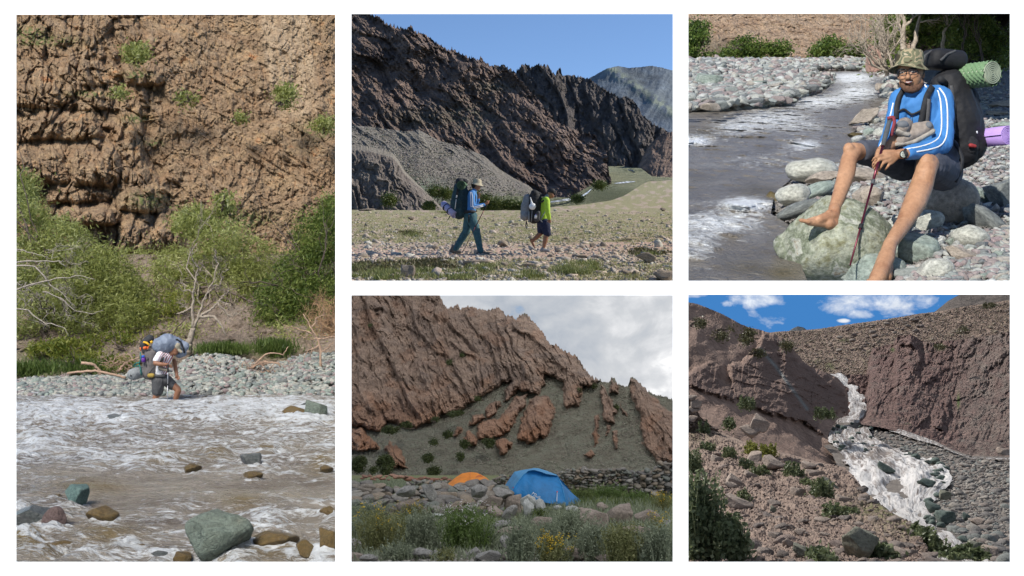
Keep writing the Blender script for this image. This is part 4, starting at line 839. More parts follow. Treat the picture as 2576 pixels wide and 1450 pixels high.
r = np.random.RandomState(43); n = 9000; px = r.uniform(868, 1380, n); py = r.uniform(310, 535, n); tt = top(px); ok = py > tt + 3; px, py, tt = px[ok], py[ok], tt[ok]; v_ = (540 - py) / (540 - tt); D = 98 + 26 * v_ + (px - 900) * .01 - .4 - 4 * (1 - v_) * 0
pebbles('talus_gravel', XYZ(px, py, D - .25), r.uniform(.03, .11, len(px)), stonemat('talus_gravel', [(.30, .27, .23), (.24, .21, .19), (.36, .31, .27), (.20, .20, .15)], 3., island=True), 18, .7, 1)
# eroded bluff on the left
blm = rockmat('bluff_dirt', [(.14, .12, .11), (.23, .195, .17), (.30, .26, .22)], .6, 1., .2, 'lit_top', (.30, .27, .22), crack=.1, fine=1.5)  # the lighter top is light put into the colour
top = tmp([(-60, 712), (60, 715), (120, 725), (230, 758), (262, 800), (290, 850), (360, 920), (420, 975), (500, 1060), (520, 1075)])
o = relief('eroded_bluff', 866, 1120, 280, (top, lambda x: jag(x, 1.5, 6)), 548, 200, lambda px, py, v: 84 + 4 * v + np.where(v > .93, 60 * (v - .93), 0), blm, {'lit_top': lambda px, py, v, d: sstep(.9, .96, v)},
           lambda px, py, v, d: d / F * (24 * ridged(px / 30. + .6 * fbm(px / 30., py / 30., 2, 2) - py / 60., py / 190., 3, 4, .5) * sstep(1, .75, v) + 3.5 * fbm(px / 6., py / 7., 2, 4)), back=14); tag(o, kind='structure')
# valley floor with the stream
vfm = rockmat('valley_floor', [(.17, .18, .10), (.26, .27, .16), (.33, .32, .20)], .25, .8, .2, 'dark', (.085, .10, .045), crack=.1, fine=2.)
top = tmp([(900, 985), (1180, 995), (1290, 930), (1395, 800), (1480, 830), (1560, 835), (1620, 880), (1800, 890)])
def vdark(px, py, v, d):
    x, y = tmx(px), tmy(py); return np.clip((bump2(x, y, 950, 1020, 300, 40) + bump2(x, y, 1330, 935, 90, 16) + bump2(x, y, 1520, 845, 60, 14)) * 1.4 * sstep(-.3, .2, fbm(px / 8., py / 3., 3, 3)) + bump2(x, y, 1400, 985, 150, 45, 4) * .9, 0, 1)  # dark growth, plus the mound's shade painted in
def vd(px, py, v): return 72 + 3400 / np.maximum(py - 405, 12)
o = relief('valley_floor', 1190, 1712, 340, top, 536, 160, vd, vfm, {'dark': vdark}, lambda px, py, v, d: d / F * (5 * fbm(px / 24., py / 8., 4, 4) + 50 * bump2(tmx(px), tmy(py), 1380, 990, 170, 50, 3)), back=0); tag(o, kind='structure')
sw = NT('stream_white', .25, .5); vv = sw.co('Object'); sw.done(sw.ramp(sw.noise(vv, 1.6, 6, .7), [(.42, (.16, .16, .13)), (.62, (.6, .62, .64))]))
def ribbon(name, pts, dfun, mat, off):
    pts = np.array([tm(a, b) + (w,) for a, b, w in pts]); t = np.linspace(0, len(pts) - 1, 60); q = np.stack([np.interp(t, range(len(pts)), pts[:, i]) for i in range(3)], -1)
    L_ = np.concatenate([XYZ(q[:, 0], q[:, 1] - q[:, 2] / 2, dfun(q[:, 0], q[:, 1], 0) - off), XYZ(q[:, 0], q[:, 1] + q[:, 2] / 2, dfun(q[:, 0], q[:, 1], 0) - off - .6)]); n = 60; i = np.arange(n - 1)
    return mesh_np(name, L_, np.stack([i, i + n, i + n + 1, i + 1], -1), mat)
tag(ribbon('stream_water', [(1000, 1030, 2), (1120, 1012, 4), (1180, 1003, 6), (1240, 990, 4), (1275, 968, 4), (1300, 945, 2)], vd, sw.m, 3.5), kind='structure')
tag(ribbon('stream_water', [(1420, 918, 1.5), (1480, 912, 4), (1530, 908, 1.5)], vd, sw.m, 3.5), kind='structure'); tag(ribbon('stream_water', [(1492, 845, 2), (1520, 850, 5), (1530, 860, 2)], vd, sw.m, 4), kind='structure')
# plateau the hikers cross
gm = rockmat('dry_meadow', [(.33, .26, .20), (.44, .35, .27), (.50, .41, .32)], 1.6, .9, .06, 'grass', (.30, .29, .15), crack=.15, fine=2., tint2='trail', tintcol2=(.52, .36, .28))
top = tmp([(-60, 1060), (700, 1064), (950, 1062), (1000, 1052), (1250, 1032), (1400, 1010), (1470, 985), (1560, 928), (1600, 908), (1800, 896)])
def pd(px, py, v=0): return np.where(py > 528, 4419. / (np.maximum(py, 500) - 465.), 70.1 + (528 - py) * .9)
def trailf(px, py, v, d):
    x, y = tmx(px), tmy(py) + 14 * fbm(px / 50., 3., 1, 3); c = 1290 - 40 * sstep(900, 1700, x) + 6 * np.sin(x / 150); return np.clip(1.1 * np.exp(-np.abs((y - c) / 42) ** 2.5) * sstep(-.5, .1, fbm(px / 12., py / 5., 2, 3)), 0, 1)
def gf(px, py, v, d): return np.clip(sstep(-.15, .3, fbm(px / 22., py / 7., 9, 4) + .25 * sstep(1250, 1120, tmy(py))), 0, 1)
o = relief('meadow', 864, 1712, 700, top, 722, 420, pd, gm, {'grass': gf, 'trail': trailf}, lambda px, py, v, d: d / F * (10 * fbm(px / 40., py / 16., 1, 4) + 4.5 * fbm(px / 6., py / 3., 7, 4)), back=3); tag(o, kind='structure')
r = np.random.RandomState(5)
def onplateau(n, xr=(868, 1708), cyr=(1060, 1445), seed=0, pw=1.):
    r = np.random.RandomState(seed); px = r.uniform(*xr, n); cy = cyr[0] + (cyr[1] - cyr[0]) * r.uniform(0, 1, n) ** pw; py = tm(0, cy)[1]; ok = py > top(px) + 1; px, py = px[ok], py[ok]; return XYZ(px, py, pd(px, py) - .03), px, py
SM2 = stonemat('meadow_gravel', [(.46, .39, .32), (.38, .34, .30), (.50, .41, .34), (.28, .24, .20), (.46, .44, .39)], 8., island=True)
pos, px, py = onplateau(5200, seed=3, pw=.8); pebbles('meadow_gravel', pos, r.uniform(.015, .06, len(pos)) * np.where(r.rand(len(pos)) > .93, 2.2, 1), SM2, 4, .55)
TUFT = leafmat('meadow_tufts', [(.15, .16, .06), (.29, .29, .13), (.43, .41, .22), (.22, .23, .10)], .3); TUFTG = leafmat('green_tufts', [(.10, .12, .03), (.19, .22, .07), (.30, .30, .13)], .3)
def clumps(name, n, per, h, w, rad, mat, seed, fn=onplateau, **kw):
    pos, px, py = fn(n, seed=seed, **kw); r = np.random.RandomState(seed); b = pos[:, None] + r.normal(size=(len(pos), per, 3)) * np.array([rad, rad, 0]) * r.uniform(.4, 1.4, (len(pos), 1, 1)); return blades(name, b.reshape(-1, 3), h, w, mat, r, lean=.6)
clumps('dry_grass', 2300, 12, .05, .008, .16, TUFT, 8, cyr=(1075, 1235)); clumps('dry_grass', 200, 30, .08, .008, .14, TUFT, 9, cyr=(1330, 1445)); clumps('dry_grass', 160, 30, .08, .008, .14, TUFT, 19, cyr=(1150, 1250)); 
for q, (x0, x1, y0, y1, n) in enumerate(((120, 230, 1395, 1440, 9), (350, 430, 1395, 1430, 5), (550, 600, 1390, 1440, 4), (690, 740, 1370, 1400, 4), (1150, 1270, 1355, 1420, 9), (1290, 1340, 1350, 1400, 4), (0, 60, 1360, 1440, 4), (930, 1010, 1400, 1440, 4), (1560, 1620, 1290, 1310, 2), (290, 360, 1190, 1215, 3), (480, 560, 1070, 1085, 4))): clumps('green_grass', n, 110, .13, .009, .13, TUFTG, 30 + q, xr=(tm(x0, 0)[0], tm(x1, 0)[0]), cyr=(y0, y1))
HEATH = leafmat('heath_leaves', [(.05, .045, .02), (.10, .085, .04), (.14, .15, .05)], .2)
for q, (x0, x1, y0, y1, n) in enumerate(((20, 170, 1350, 1400, 14), (340, 520, 1330, 1390, 16), (1560, 1640, 1275, 1300, 5), (290, 350, 1175, 1200, 4))): clumps('heath', n, 200, .09, .016, .2, HEATH, 50 + q, xr=(tm(x0, 0)[0], tm(x1, 0)[0]), cyr=(y0, y1))
MR = rockmat('meadow_boulder', [(.20, .17, .14), (.32, .26, .20), (.42, .34, .27)], 1.5, .8, .05, crack=.2, kind='Generated')
for i, (x, y, w, h, lab) in enumerate([(312, 1388, 80, 76, 'upright tan block stone at the lower left of the trail'), (1590, 1318, 110, 60, 'broad brown boulder right of the trail'), (822, 1242, 62, 40, 'dark slab standing between the two hikers'), (1690, 1418, 120, 70, 'brown boulder at the lower right corner of the meadow'), (665, 1345, 170, 34, 'flat pale slab just below the first hiker'),
      (960, 1358, 80, 24, 'flat pale stone below the gap between the hikers'), (830, 1355, 40, 34, 'pointed grey stone below the trail'), (225, 1418, 34, 34, 'small grey stone beside the upright block'), (1680, 1058, 34, 22, 'dark stone on the far right meadow'), (1300, 1250, 26, 24, 'brown stone on the trail right of the second hiker'), (1480, 1222, 80, 16, 'long flat stone at the right of the trail'), (580, 1236, 40, 30, 'pale stone behind the first hiker'), (455, 1265, 40, 30, 'pale stone left of the first hiker'), (1245, 1312, 60, 20, 'grey slab below the second hiker on the right'), (1345, 1318, 46, 20, 'flat grey slab right of the other slab'), (1485, 1398, 60, 34, 'cluster stone low on the right'), (1530, 1400, 30, 30, 'little upright stone beside the cluster stone'), (330, 1106, 40, 20, 'rust brown stone in the left meadow'), (885, 1136, 36, 12, 'low brown stone at the middle of the meadow'), (1160, 1216, 24, 20, 'reddish stone right of the second hiker'), (90, 1060, 90, 14, 'low reddish outcrop stone at the left rim of the meadow'), (213, 1222, 22, 18, 'small pink stone left of the trail')]):
    a, b = tm(x, y); dd = float(pd(a, b + h * .2))
    rock('meadow_stone', a, b, w * .4685, h * .4685, dd, MR, 40 + i, lab, 'stone', sub=3)
VLAB = ['dark bush at the foot of the eroded bluff', 'small bush behind the pack of the first hiker', 'small bush beside the hat of the first hiker', 'bush just in front of the first hiker at the meadow rim', 'wide bush in the middle between the two hikers', 'second wide bush between the two hikers', 'bush right behind the pack of the second hiker', 'low spreading bush at the rim between the hikers', 'low bush right of the eroded bluff foot', 'low bush hidden behind the second hiker', 'small bush on the scree between the hikers', 'round bush beside the stream right of the second hiker', 'round bush farther up the stream bend']
BUSHG = leafmat('valley_bush_leaves', [(.03, .05, .01), (.07, .10, .02), (.13, .15, .03)], .2)
for i, (x, y, w, h) in enumerate([(210, 1010, 30, 30), (460, 960, 26, 18), (520, 975, 24, 16), (720, 1010, 40, 30), (790, 1030, 46, 30), (860, 1040, 46, 26), (905, 1046, 36, 22), (750, 1050, 50, 18), (430, 1040, 30, 20), (960, 1035, 30, 18), (660, 985, 22, 14), (1220, 1000, 24, 12), (1340, 930, 26, 12)]):
    a, b = tm(x, y); dd = 78. if x < 1000 else 90.
    shrub('valley_bush', [blob(a, b, w * .4685, h * .4685, dd, .8)], 2200, BUSHG, 300 + i, VLAB[i], P(a, b + h * .4, dd), 'bush', L=.14, W=.07, nb=2, clump=.18, group='dark bushes in the hollow beyond the meadow')
# --- hikers
def hk(x, y, yo=0., d=25.4): p = P(1094.3 + .15618 * x, 433.9 + .15618 * y, d); return np.array([p.x, p.y + yo, p.z])
# first hiker
t = empty('person', hk(600, 1330), 'hiker in blue striped jacket and sun hat walking with a pole', 'person')
B = Body(); B.ball(hk(668, 222), (.085, .075, .105)).ball(hk(700, 240), (.05, .045, .06)).ball(hk(722, 232), (.018, .014, .02)); B.cap(hk(655, 250), hk(615, 330), .055, .06)
B.cap(hk(760, 533, -.2), hk(815, 515, -.2), .032, .027); finger_hand(B, hk(805, 520, -.2), hk(850, 500, -.2), (-.25, .15, -1), 1.1, .9)
B.cap(hk(660, 500, .22), hk(695, 400, .15), .035, .03); finger_hand(B, hk(695, 405, .15), hk(700, 365, .13), (1, 0, .2), 1., .5)
B.cap(hk(575, 600), hk(595, 380), .09, .09); B.build('body', SKIN, t, .011, 3)
B = Body(); B.cap(hk(570, 690), hk(585, 560), .125, .125, ((1, 0, 0), .85)); B.cap(hk(585, 560), hk(595, 390), .125, .14, ((1, 0, 0), .85)); B.cap(hk(600, 350, -.13), hk(600, 350, .13), .085, .085); B.cap(hk(610, 330), hk(635, 285), .075, .06)
B.chain([hk(600, 350, -.19), hk(608, 470, -.24), hk(618, 570, -.25), hk(700, 555, -.22), hk(790, 532, -.2)], [.075, .062, .055, .048, .04]); B.chain([hk(610, 350, .19), hk(640, 520, .24), hk(690, 430, .17)], [.07, .055, .042])
B.build('jacket', BLUEF, t, .012, 3, .006, 14)
for off in (-.022, .022):
    pts = [hk(585 + off * 500, 335, -.262), hk(596 + off * 600, 400, -.292), hk(600 + off * 600, 480, -.304), hk(600 + off * 600, 560 - off * 300, -.310), hk(640, 586 + off * 500, -.302), hk(700, 568 + off * 500, -.274), hk(780, 545 + off * 500, -.243)]
    tubeobj('stripe', [(pts, [.008] * 7)], WHITEF, t, 6)
B = Body(); B.cap(hk(545, 705), hk(590, 700), .125, .125); B.chain([hk(590, 740, -.07), hk(670, 960, -.08), hk(735, 1270, -.09)], [.115, .085, .065]); B.chain([hk(540, 740, .07), hk(500, 950, .08), hk(330, 1225, .09)], [.11, .085, .068])
B.build('trousers', DENIM, t, .012, 3, .012, 10)
for a, b, c in ((hk(700, 1310, -.09), hk(860, 1310, -.09), 1), (hk(260, 1262, .09), hk(400, 1280, .09), 1)):
    B = Body(); B.cap(a, b, .052, .04); B.cap(a + [0.02, 0, .03], a + [.05, 0, .09], .05, .05); B.cap(a - [0, 0, .02], b - [0, 0, .012], .04, .036); B.build('shoe', SHOEM, t, .012, 2)
bucket_hat('sun_hat', hk(680, 178), .098, .105, KHAKI, t, (0, .12, 0)); B = Body(); B.ball(hk(635, 215), (.07, .08, .07)); B.build('hair', HAIRM, t, .014, 2, .006, 40)
t = empty('backpack', hk(400, 700), 'tall dark teal backpack worn by the hiker in blue', 'backpack'); TEAL = plain('teal_black_fabric', (.018, .045, .055), .75, .3, .4, 12, .4)
B = Body(); B.cap(hk(390, 640), hk(370, 500), .16, .175, ((0, 1, 0), .95)); B.cap(hk(370, 500), hk(410, 250), .17, .15); B.cap(hk(480, 640), hk(490, 330), .09, .09); B.build('pack_body', TEAL, t, .014, 3, .012, 9)
B = Body(); B.cap(hk(395, 150), hk(480, 150), .085, .075, ((0, 0, 1), .9)); B.cap(hk(395, 150, -.09), hk(395, 150, .09), .08, .08); B.build('lid', BLACKF, t, .013, 3, .01, 12)
tubeobj('shoulder_strap', [([hk(555, 300, -.17), hk(590, 300, -.21), hk(640, 330, -.17), hk(655, 400, -.13), hk(640, 520, -.14)], [.022] * 5)], BLACKF, t, 6)
tubeobj('hip_belt', [([hk(480, 640, -.14), hk(570, 640, -.17), hk(640, 635, -.13), hk(665, 625, 0)], [.035, .035, .03, .02])], BLACKF, t, 8)
tubeobj('dangling_strap', [([hk(550, 690, -.17), hk(545, 760, -.19), hk(550, 820, -.17)], [.018, .016, .01])], BLACKF, t, 4)
mat_roll('sleeping_mat', hk(440, 222, -.1), (.1, 1, .03), .108, .40, GREENMAT, 'rolled grey green mat strapped high on the teal backpack', 4.5)
mat_roll('sleeping_mat', hk(222, 600, .02), (.55, -.62, -.56), .092, .50, LILAC, 'rolled lilac mat slung under the teal backpack', 4.5, BLACKF)
pole('trekking_pole', (hk(835, 535, -.2), hk(448, 1295, -.22)), 'maroon trekking pole held by the hiker in blue', REDPOLE, .009)
pole('stowed_pole', (hk(372, 280, -.2), hk(328, 600, -.2)), 'pale folded pole stowed on the teal backpack', plain('pale_metal', (.6, .6, .58), .5), .014, basket=False)
pole('stowed_pole', (hk(240, 715, -.05), hk(192, 785, -.05)), 'thin dark pole tip poking out beneath the lilac mat', BLACKF, .006, griplen=.02, basket=False)
# second hiker
t = empty('person', hk(1750, 1280), 'hiker in lime green top, navy shorts and black beanie', 'person')
B = Body(); B.ball(hk(1862, 345), (.082, .075, .1)).ball(hk(1885, 375), (.05, .05, .06)).ball(hk(1918, 372), (.016, .013, .02)); B.cap(hk(1850, 370), hk(1810, 430), .055, .06)
B.cap(hk(1828, 730, -.2), hk(1842, 775, -.2), .032, .027); finger_hand(B, hk(1836, 765, -.2), hk(1843, 800, -.2), (1, .1, .1), 1., 1.2)
B.chain([hk(1800, 960, -.08), hk(1790, 1010, -.08), hk(1775, 1090, -.08), hk(1745, 1225, -.08)], [.07, .062, .06, .036]); B.chain([hk(1720, 950, .08), hk(1690, 985, .08), hk(1640, 1040, .08), hk(1572, 1095, .08)], [.07, .06, .055, .034])
B.cap(hk(1550, 1085, .08), hk(1590, 1170, .08), .036, .03); B.cap(hk(1590, 1170, .08), hk(1612, 1222, .08), .028, .014); B.cap(hk(1740, 650), hk(1790, 480), .1, .1); B.build('body', SKIND, t, .011, 3)
B = Body(); B.cap(hk(1735, 770), hk(1750, 620), .12, .125, ((1, 0, 0), .85)); B.cap(hk(1750, 620), hk(1775, 480), .125, .13, ((1, 0, 0), .85)); B.cap(hk(1785, 455, -.13), hk(1785, 455, .13), .08, .08)
B.chain([hk(1795, 470, -.19), hk(1805, 600, -.235), hk(1812, 660, -.235), hk(1832, 745, -.2)], [.075, .06, .055, .045]); B.chain([hk(1795, 470, .19), hk(1815, 640, .23), hk(1840, 740, .2)], [.07, .055, .045]); B.build('jersey', LIME, t, .012, 3, .006, 14)
B = Body(); B.cap(hk(1790, 430), hk(1815, 385), .078, .064); B.build('collar', GREYF, t, .012, 2)
B = Body(); B.cap(hk(1725, 800), hk(1760, 800), .125, .12); B.chain([hk(1765, 830, -.07), hk(1805, 980, -.08)], [.12, .088]); B.chain([hk(1725, 830, .07), hk(1710, 940, .08)], [.115, .085]); B.build('shorts', NAVY, t, .012, 3, .01, 12)
B = Body(); B.ball(hk(1875, 305), (.092, .088, .075)); B.cap(hk(1835, 335), hk(1915, 335), .05, .045); B.build('beanie', BLACKF, t, .012, 2, .004, 30)
B = Body(); B.cap(hk(1720, 1255, -.08), hk(1830, 1265, -.08), .045, .036); B.cap(hk(1725, 1250, -.08), hk(1740, 1225, -.08), .045, .042); B.build('shoe', SHOEG, t, .011, 2)
t = empty('backpack', hk(1610, 820), 'black and grey backpack on the hiker in lime green', 'backpack')
B = Body(); B.cap(hk(1600, 720), hk(1610, 420), .15, .15, ((0, 1, 0), 1.)); B.cap(hk(1680, 740), hk(1690, 460), .09, .08); B.build('pack_body', BLACKF, t, .014, 3, .012, 9)
B = Body(); B.cap(hk(1600, 345, -.07), hk(1600, 345, .07), .085, .085); B.cap(hk(1600, 340), hk(1680, 365), .085, .06); B.build('lid', BLACKF, t, .013, 3, .01, 12)
B = Body(); B.chain([hk(1490, 410), hk(1465, 540), hk(1450, 700)], [.085, .11, .11]); B.cap(hk(1450, 700, -.06), hk(1450, 700, .06), .1, .1); B.build('side_bag', GREYF, t, .013, 3, .014, 10)
B = Body(); B.cap(hk(1640, 760, -.12), hk(1660, 660, -.12), .07, .06); B.build('side_pocket', DARKG, t, .012, 2)
tubeobj('frame_strut', [([hk(1510, 810, -.17), hk(1512, 640, -.17)], [.018, .018]), ([hk(1550, 800, -.16), hk(1562, 620, -.16)], [.012, .012]), ([hk(1690, 780, -.17), hk(1770, 640, -.17)], [.012, .01]), ([hk(1690, 770, -.17), hk(1740, 825, -.17)], [.012, .01])], GREYF, t, 6)
tubeobj('dangling_strap', [([hk(1470, 790, -.1), hk(1460, 860, -.1), hk(1475, 915, -.1), hk(1485, 860, -.1), hk(1475, 800, -.1)], [.01] * 5)], BLACKF, t, 4)
tubeobj('shoulder_strap', [([hk(1700, 490, -.16), hk(1750, 465, -.22), hk(1815, 452, -.2), hk(1850, 470, -.12)], [.022] * 4)], BLACKF, t, 6)
t = empty('plastic_bag', hk(1565, 555, -.2), 'knotted white plastic bag hanging on the black backpack', 'bag'); B = Body(); B.ball(hk(1567, 560, -.22), (.075, .05, .075)); B.cap(hk(1555, 500, -.2), hk(1545, 450, -.18), .022, .01); B.cap(hk(1545, 470, -.2), hk(1535, 415, -.18), .01, .008); B.build('sack', WHITEF, t, .01, 2, .008, 22)
t = empty('water_bottle', hk(1620, 720, -.2), 'small white bottle in the side pocket of the black backpack', 'bottle'); tubeobj('bottle_body', [([hk(1618, 750, -.2), hk(1620, 705, -.2), hk(1622, 695, -.2)], [.03, .03, .014])], WHITEF, t, 10); tubeobj('cap', [([hk(1622, 696, -.2), hk(1623, 682, -.2)], [.014, .013])], PURPLE, t, 8)
# ================================================================ rest by the river: seated hiker
CUR[0] = PLACES['river_rest']; EXT[0] = (1714, 2560)
def tr(x, y): return 1723.2 + .4684 * x, 31.4 + .4684 * y
def trx(px): return (px - 1723.2) / .4684
def try_(py): return (py - 31.4) / .4684
HR = 1.3
def rd(py, h=0.): return (HR - h) * F / np.maximum(np.asarray(py, float) - 100., 34.)
RIV = [tr(*p) for p in [(700, 318), (790, 322), (800, 345), (780, 385), (735, 430), (640, 452), (545, 508), (380, 522), (180, 540), (-60, 540), (-60, 1500), (660, 1500), (600, 1350), (520, 1260), (540, 1150), (440, 1090), (465, 960), (560, 880), (700, 840), (850, 790), (910, 700), (880, 640), (980, 560), (1090, 480), (1035, 420), (1070, 360), (930, 318)]]
gcols = [(.32, .335, .31), (.38, .385, .35), (.27, .225, .215), (.26, .28, .265), (.18, .19, .19), (.36, .33, .29), (.31, .26, .25), (.43, .435, .41)]
GST = stonemat('river_stone', gcols, 5.); GSI = stonemat('gravel_stone', gcols, 8., island=True)
bankm = rockmat('stony_ground', [(.20, .185, .17), (.27, .25, .23), (.33, .31, .28)], 4., .8, .03, 'redd', (.34, .25, .21), crack=.6)
def bankh(px, py):
    sd = sdpoly(px, py, RIV) / (np.maximum(py - 100., 30.) / 300.)
    left = px < 2160 - (py - 180) * .2
    hol = -.32 * bump2(trx(px), try_(py), 830, 1330, 330, 170, 3.) 
    return hol + np.where(sd > 0, -.02 - .25 * sstep(0, 60, sd), sstep(0, 60, -sd) * np.where(left & (py < 320), .20, .10) - .02)
py = np.concatenate([np.linspace(722, 320, 260), np.linspace(319, 146, 220)])[:, None]; px = np.linspace(1712, 2560, 420)[None]
PXg, PYg = px + 0 * py, py + 0 * px; D = rd(PYg, bankh(PXg, PYg) + .02 * fbm(PXg / 9., PYg / 5., 1, 4)); V = XYZ(PXg, PYg, D)
tag(mesh_np('stony_ground', V.reshape(-1, 3), gridfaces(420, 480), bankm, attrs={'redd': bump2(PXg, PYg, 1760, 285, 90, 14) + bump2(PXg, PYg, 2080, 150, 80, 8)}), kind='structure')
# water
w2 = NT('torrent_water', .25, .15); v = w2.co('Object', (1, .8, 1)); n1 = w2.noise(v, 9, 9, .72, 1.2); n2 = w2.noise(v, 34, 6, .7)
cc = w2.ramp(w2.noise(v, 2.2, 4, .6), [(.3, (.15, .13, .105)), (.6, (.23, .205, .175)), (.8, (.26, .24, .20))]); cc = w2.mix(w2.attr('shoal'), cc, (.13, .10, .045))
fm = w2.math('ADD', w2.attr('foam'), w2.math('MULTIPLY', w2.math('SUBTRACT', n1, .5), 2.0)); fm = w2.math('ADD', fm, w2.math('MULTIPLY', w2.math('SUBTRACT', n2, .5), .9)); fm = w2.ramp(fm, [(.36, 0), (.62, .5), (1., 1.)])
cc = w2.mix(fm, cc, (.82, .84, .85)); W2 = w2.done(cc, w2.bump(w2.math('ADD', w2.noise(v, 6, 7, .65, .8), w2.math('MULTIPLY', n2, .35)), 1., .09), w2.ramp(fm, [(0, .28), (.6, .8)]))
py = np.concatenate([np.linspace(722, 330, 420), np.linspace(329, 172, 330)])[:, None]; px = np.linspace(1712, 2250, 460)[None]; PXg, PYg = px + 0 * py, py + 0 * px
x, y = trx(PXg), try_(PYg)
fo = .12 + 1.75 * (.55 * bump2(x, y, 900, 350, 130, 30) + .5 * bump2(x, y, 930, 430, 120, 45) + .45 * bump2(x, y, 720, 480, 160, 40) + .35 * bump2(x, y, 480, 560, 200, 50) + .3 * bump2(x, y, 280, 620, 160, 50) + .55 * bump2(x, y, 40, 690, 110, 30) + .42 * bump2(x, y, 640, 710, 100, 30)
      + .62 * bump2(x, y, 330, 1030, 140, 40) + .42 * bump2(x, y, 200, 1130, 230, 60) + .3 * bump2(x, y, 60, 1250, 120, 80) + .2 * bump2(x, y, 650, 620, 200, 40) + .15 * bump2(x, y, 450, 800, 300, 60))
D0 = rd(PYg); X = (PXg - CX) / F * D0; wv = .05 * ridged(X * 1.6, D0 * .8, 2., 4) + .018 * fbm(X * 5, D0 * 3, 1., 3); h = wv * (.3 + .75 * fo) * np.clip((PYg - 100) / 260., .3, 1) + .05 * bump2(x, y, 330, 1050, 160, 50)
V = XYZ(PXg, PYg, rd(PYg, h)); ins = sdpoly(PXg, PYg, RIV) > -8
q = gridfaces(460, 750); q = q[ins.reshape(-1)[q].any(1)]
shoal = .7 * bump2(x, y, 100, 650, 130, 25) + .6 * bump2(x, y, 400, 960, 130, 50) + .7 * bump2(x, y, 330, 1370, 110, 40) + .8 * bump2(x, y, 520, 1400, 120, 40) + .4 * bump2(x, y, 60, 900, 80, 30)
tag(mesh_np('torrent_water', V.reshape(-1, 3), q, W2, attrs={'foam': fo + .5 * wv / .08 * .25 - .03, 'shoal': np.clip(shoal, 0, .85)}), kind='structure')
# sunlit cliff beyond
sc_ = rockmat('sunlit_cliff', [(.34, .21, .13), (.55, .37, .24), (.64, .46, .31), (.48, .31, .20)], .45, 1., .25, crack=.35, fine=1.3, tint='dirt', tintcol=(.30, .24, .16))
def scd(px, py, v, d): return d / F * (14 * fbm(px / 60., py / 45., 1, 3) + 16 * ridged(px / 26., py / 60., 3, 4) + 9 * (cells(px / 14., py / 9., 4)[2] - .5) + 5 * fbm(px / 6., py / 6., 1, 4))
tag(relief('sunlit_cliff', 1712, 2360, 360, 14, 160, 150, lambda px, py, v: 74 + 10 * v, sc_, {'dirt': lambda px, py, v, d: bump2(trx(px), try_(py), 100, 190, 260, 55)}, scd, back=3), kind='structure')
bl2 = leafmat('riverside_bush_leaves', [(.03, .06, .012), (.07, .12, .02), (.13, .18, .035), (.18, .22, .06)], .3)
for i, (x, y, w, h, n, lab) in enumerate([(60, 110, 60, 75, 3000, 'tall dark green bush at the far left foot of the sunlit cliff'), (25, 215, 40, 35, 1300, 'small bush below the tall one at the far left'), (330, 195, 100, 55, 4200, 'wide green bush in the middle of the far bank'), (205, 225, 45, 28, 1300, 'low bush left of the wide green bush'), (510, 200, 42, 35, 1500, 'small round bush at the foot of the cliff'), (450, 190, 22, 25, 500, 'thin bush between the wide and the small round bush'), (765, 190, 80, 55, 3800, 'rounded grey green bush alone before the sunlit cliff'), (930, 200, 55, 38, 2000, 'bright green bush left of the bare trees'), (110, 240, 25, 18, 500, 'yellowish tuft bush at the left of the far bank')]):
    a, b = tr(x, y); w *= .4684; h *= .4684; b = min(b, 152 - h * .5)
    shrub('riverside_bush', [blob(a, b, w, h, 66, 1.), blob(a - w * .5, b + h * .3, w * .6, h * .6, 65.5, .8), blob(a + w * .5, b + h * .25, w * .6, h * .65, 65.6, .8)], n, bl2, 500 + i, lab, P(a, b + h, 66), 'bush', L=.2, W=.09, nb=3, clump=.2)
# dark forest edge on the right, under an added shade roof
dk = rockmat('shade_dark_rock', [(.02, .017, .014), (.05, .04, .032), (.08, .06, .05)], .8, .8, .1, crack=.3)  # near-black base colour carries the grove's shade
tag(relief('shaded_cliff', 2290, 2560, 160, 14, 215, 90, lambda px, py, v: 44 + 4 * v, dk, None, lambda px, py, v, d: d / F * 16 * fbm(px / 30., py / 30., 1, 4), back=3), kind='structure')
vr = []  # unseen roof slab, added above the opening to shade the grove
for dd in (15., 60.):
    for a in (2225 if dd > 20 else 2370, 2640): vr.append(P(a, 20, dd)[:])
vr = np.array(vr); up = vr + [0, 0, 1.2]; vr = np.concatenate([vr, up])
tag(mesh_np('added_shade_roof', vr, np.array([[0, 2, 3, 1], [4, 5, 7, 6], [0, 1, 5, 4], [2, 6, 7, 3], [0, 4, 6, 2], [1, 3, 7, 5]]), dk, smooth=False), 'dark unseen roof added to shade the grove', 'cliff', kind='structure')
r = np.random.RandomState(9)
def S0(x, y, d): return np.array(P(*tr(x, y), d))
for i, (bx, by, tx, ty, d, r0, lab) in enumerate([(1085, 340, 1060, -20, 24, .05, 'pale slanting tree trunk at the water edge behind the hiker'), (1120, 300, 1010, -30, 26, .04, 'thin leaning tree behind the sun hat'), (1180, 240, 1170, -40, 27, .085, 'thick forked tree rising behind the sun hat'), (1215, 230, 1290, -40, 27, .07, 'second thick trunk of the grove behind the hat'), (1380, 200, 1420, -30, 30, .055, 'slender pale trunk at the edge of the dark grove'), (1350, 210, 1345, -40, 32, .04, 'thin trunk standing among the leaves'), (1480, 260, 1500, -40, 33, .045, 'thin shaded trunk in the dark grove'), (1590, 280, 1560, -30, 34, .045, 'faint shaded stem deep in the grove')]):
    t = empty('bare_tree', S0(bx, by, d), lab, 'tree'); paths = []; branches(r, S0(bx, by, d), S0(tx, ty, d), r0, 2, .05, 5, paths, spread=.5, nseg=14); tubeobj('trunk', paths, BARK if i < 6 else BARKD, t, 6)  # the last trunks take dark bark as their shade
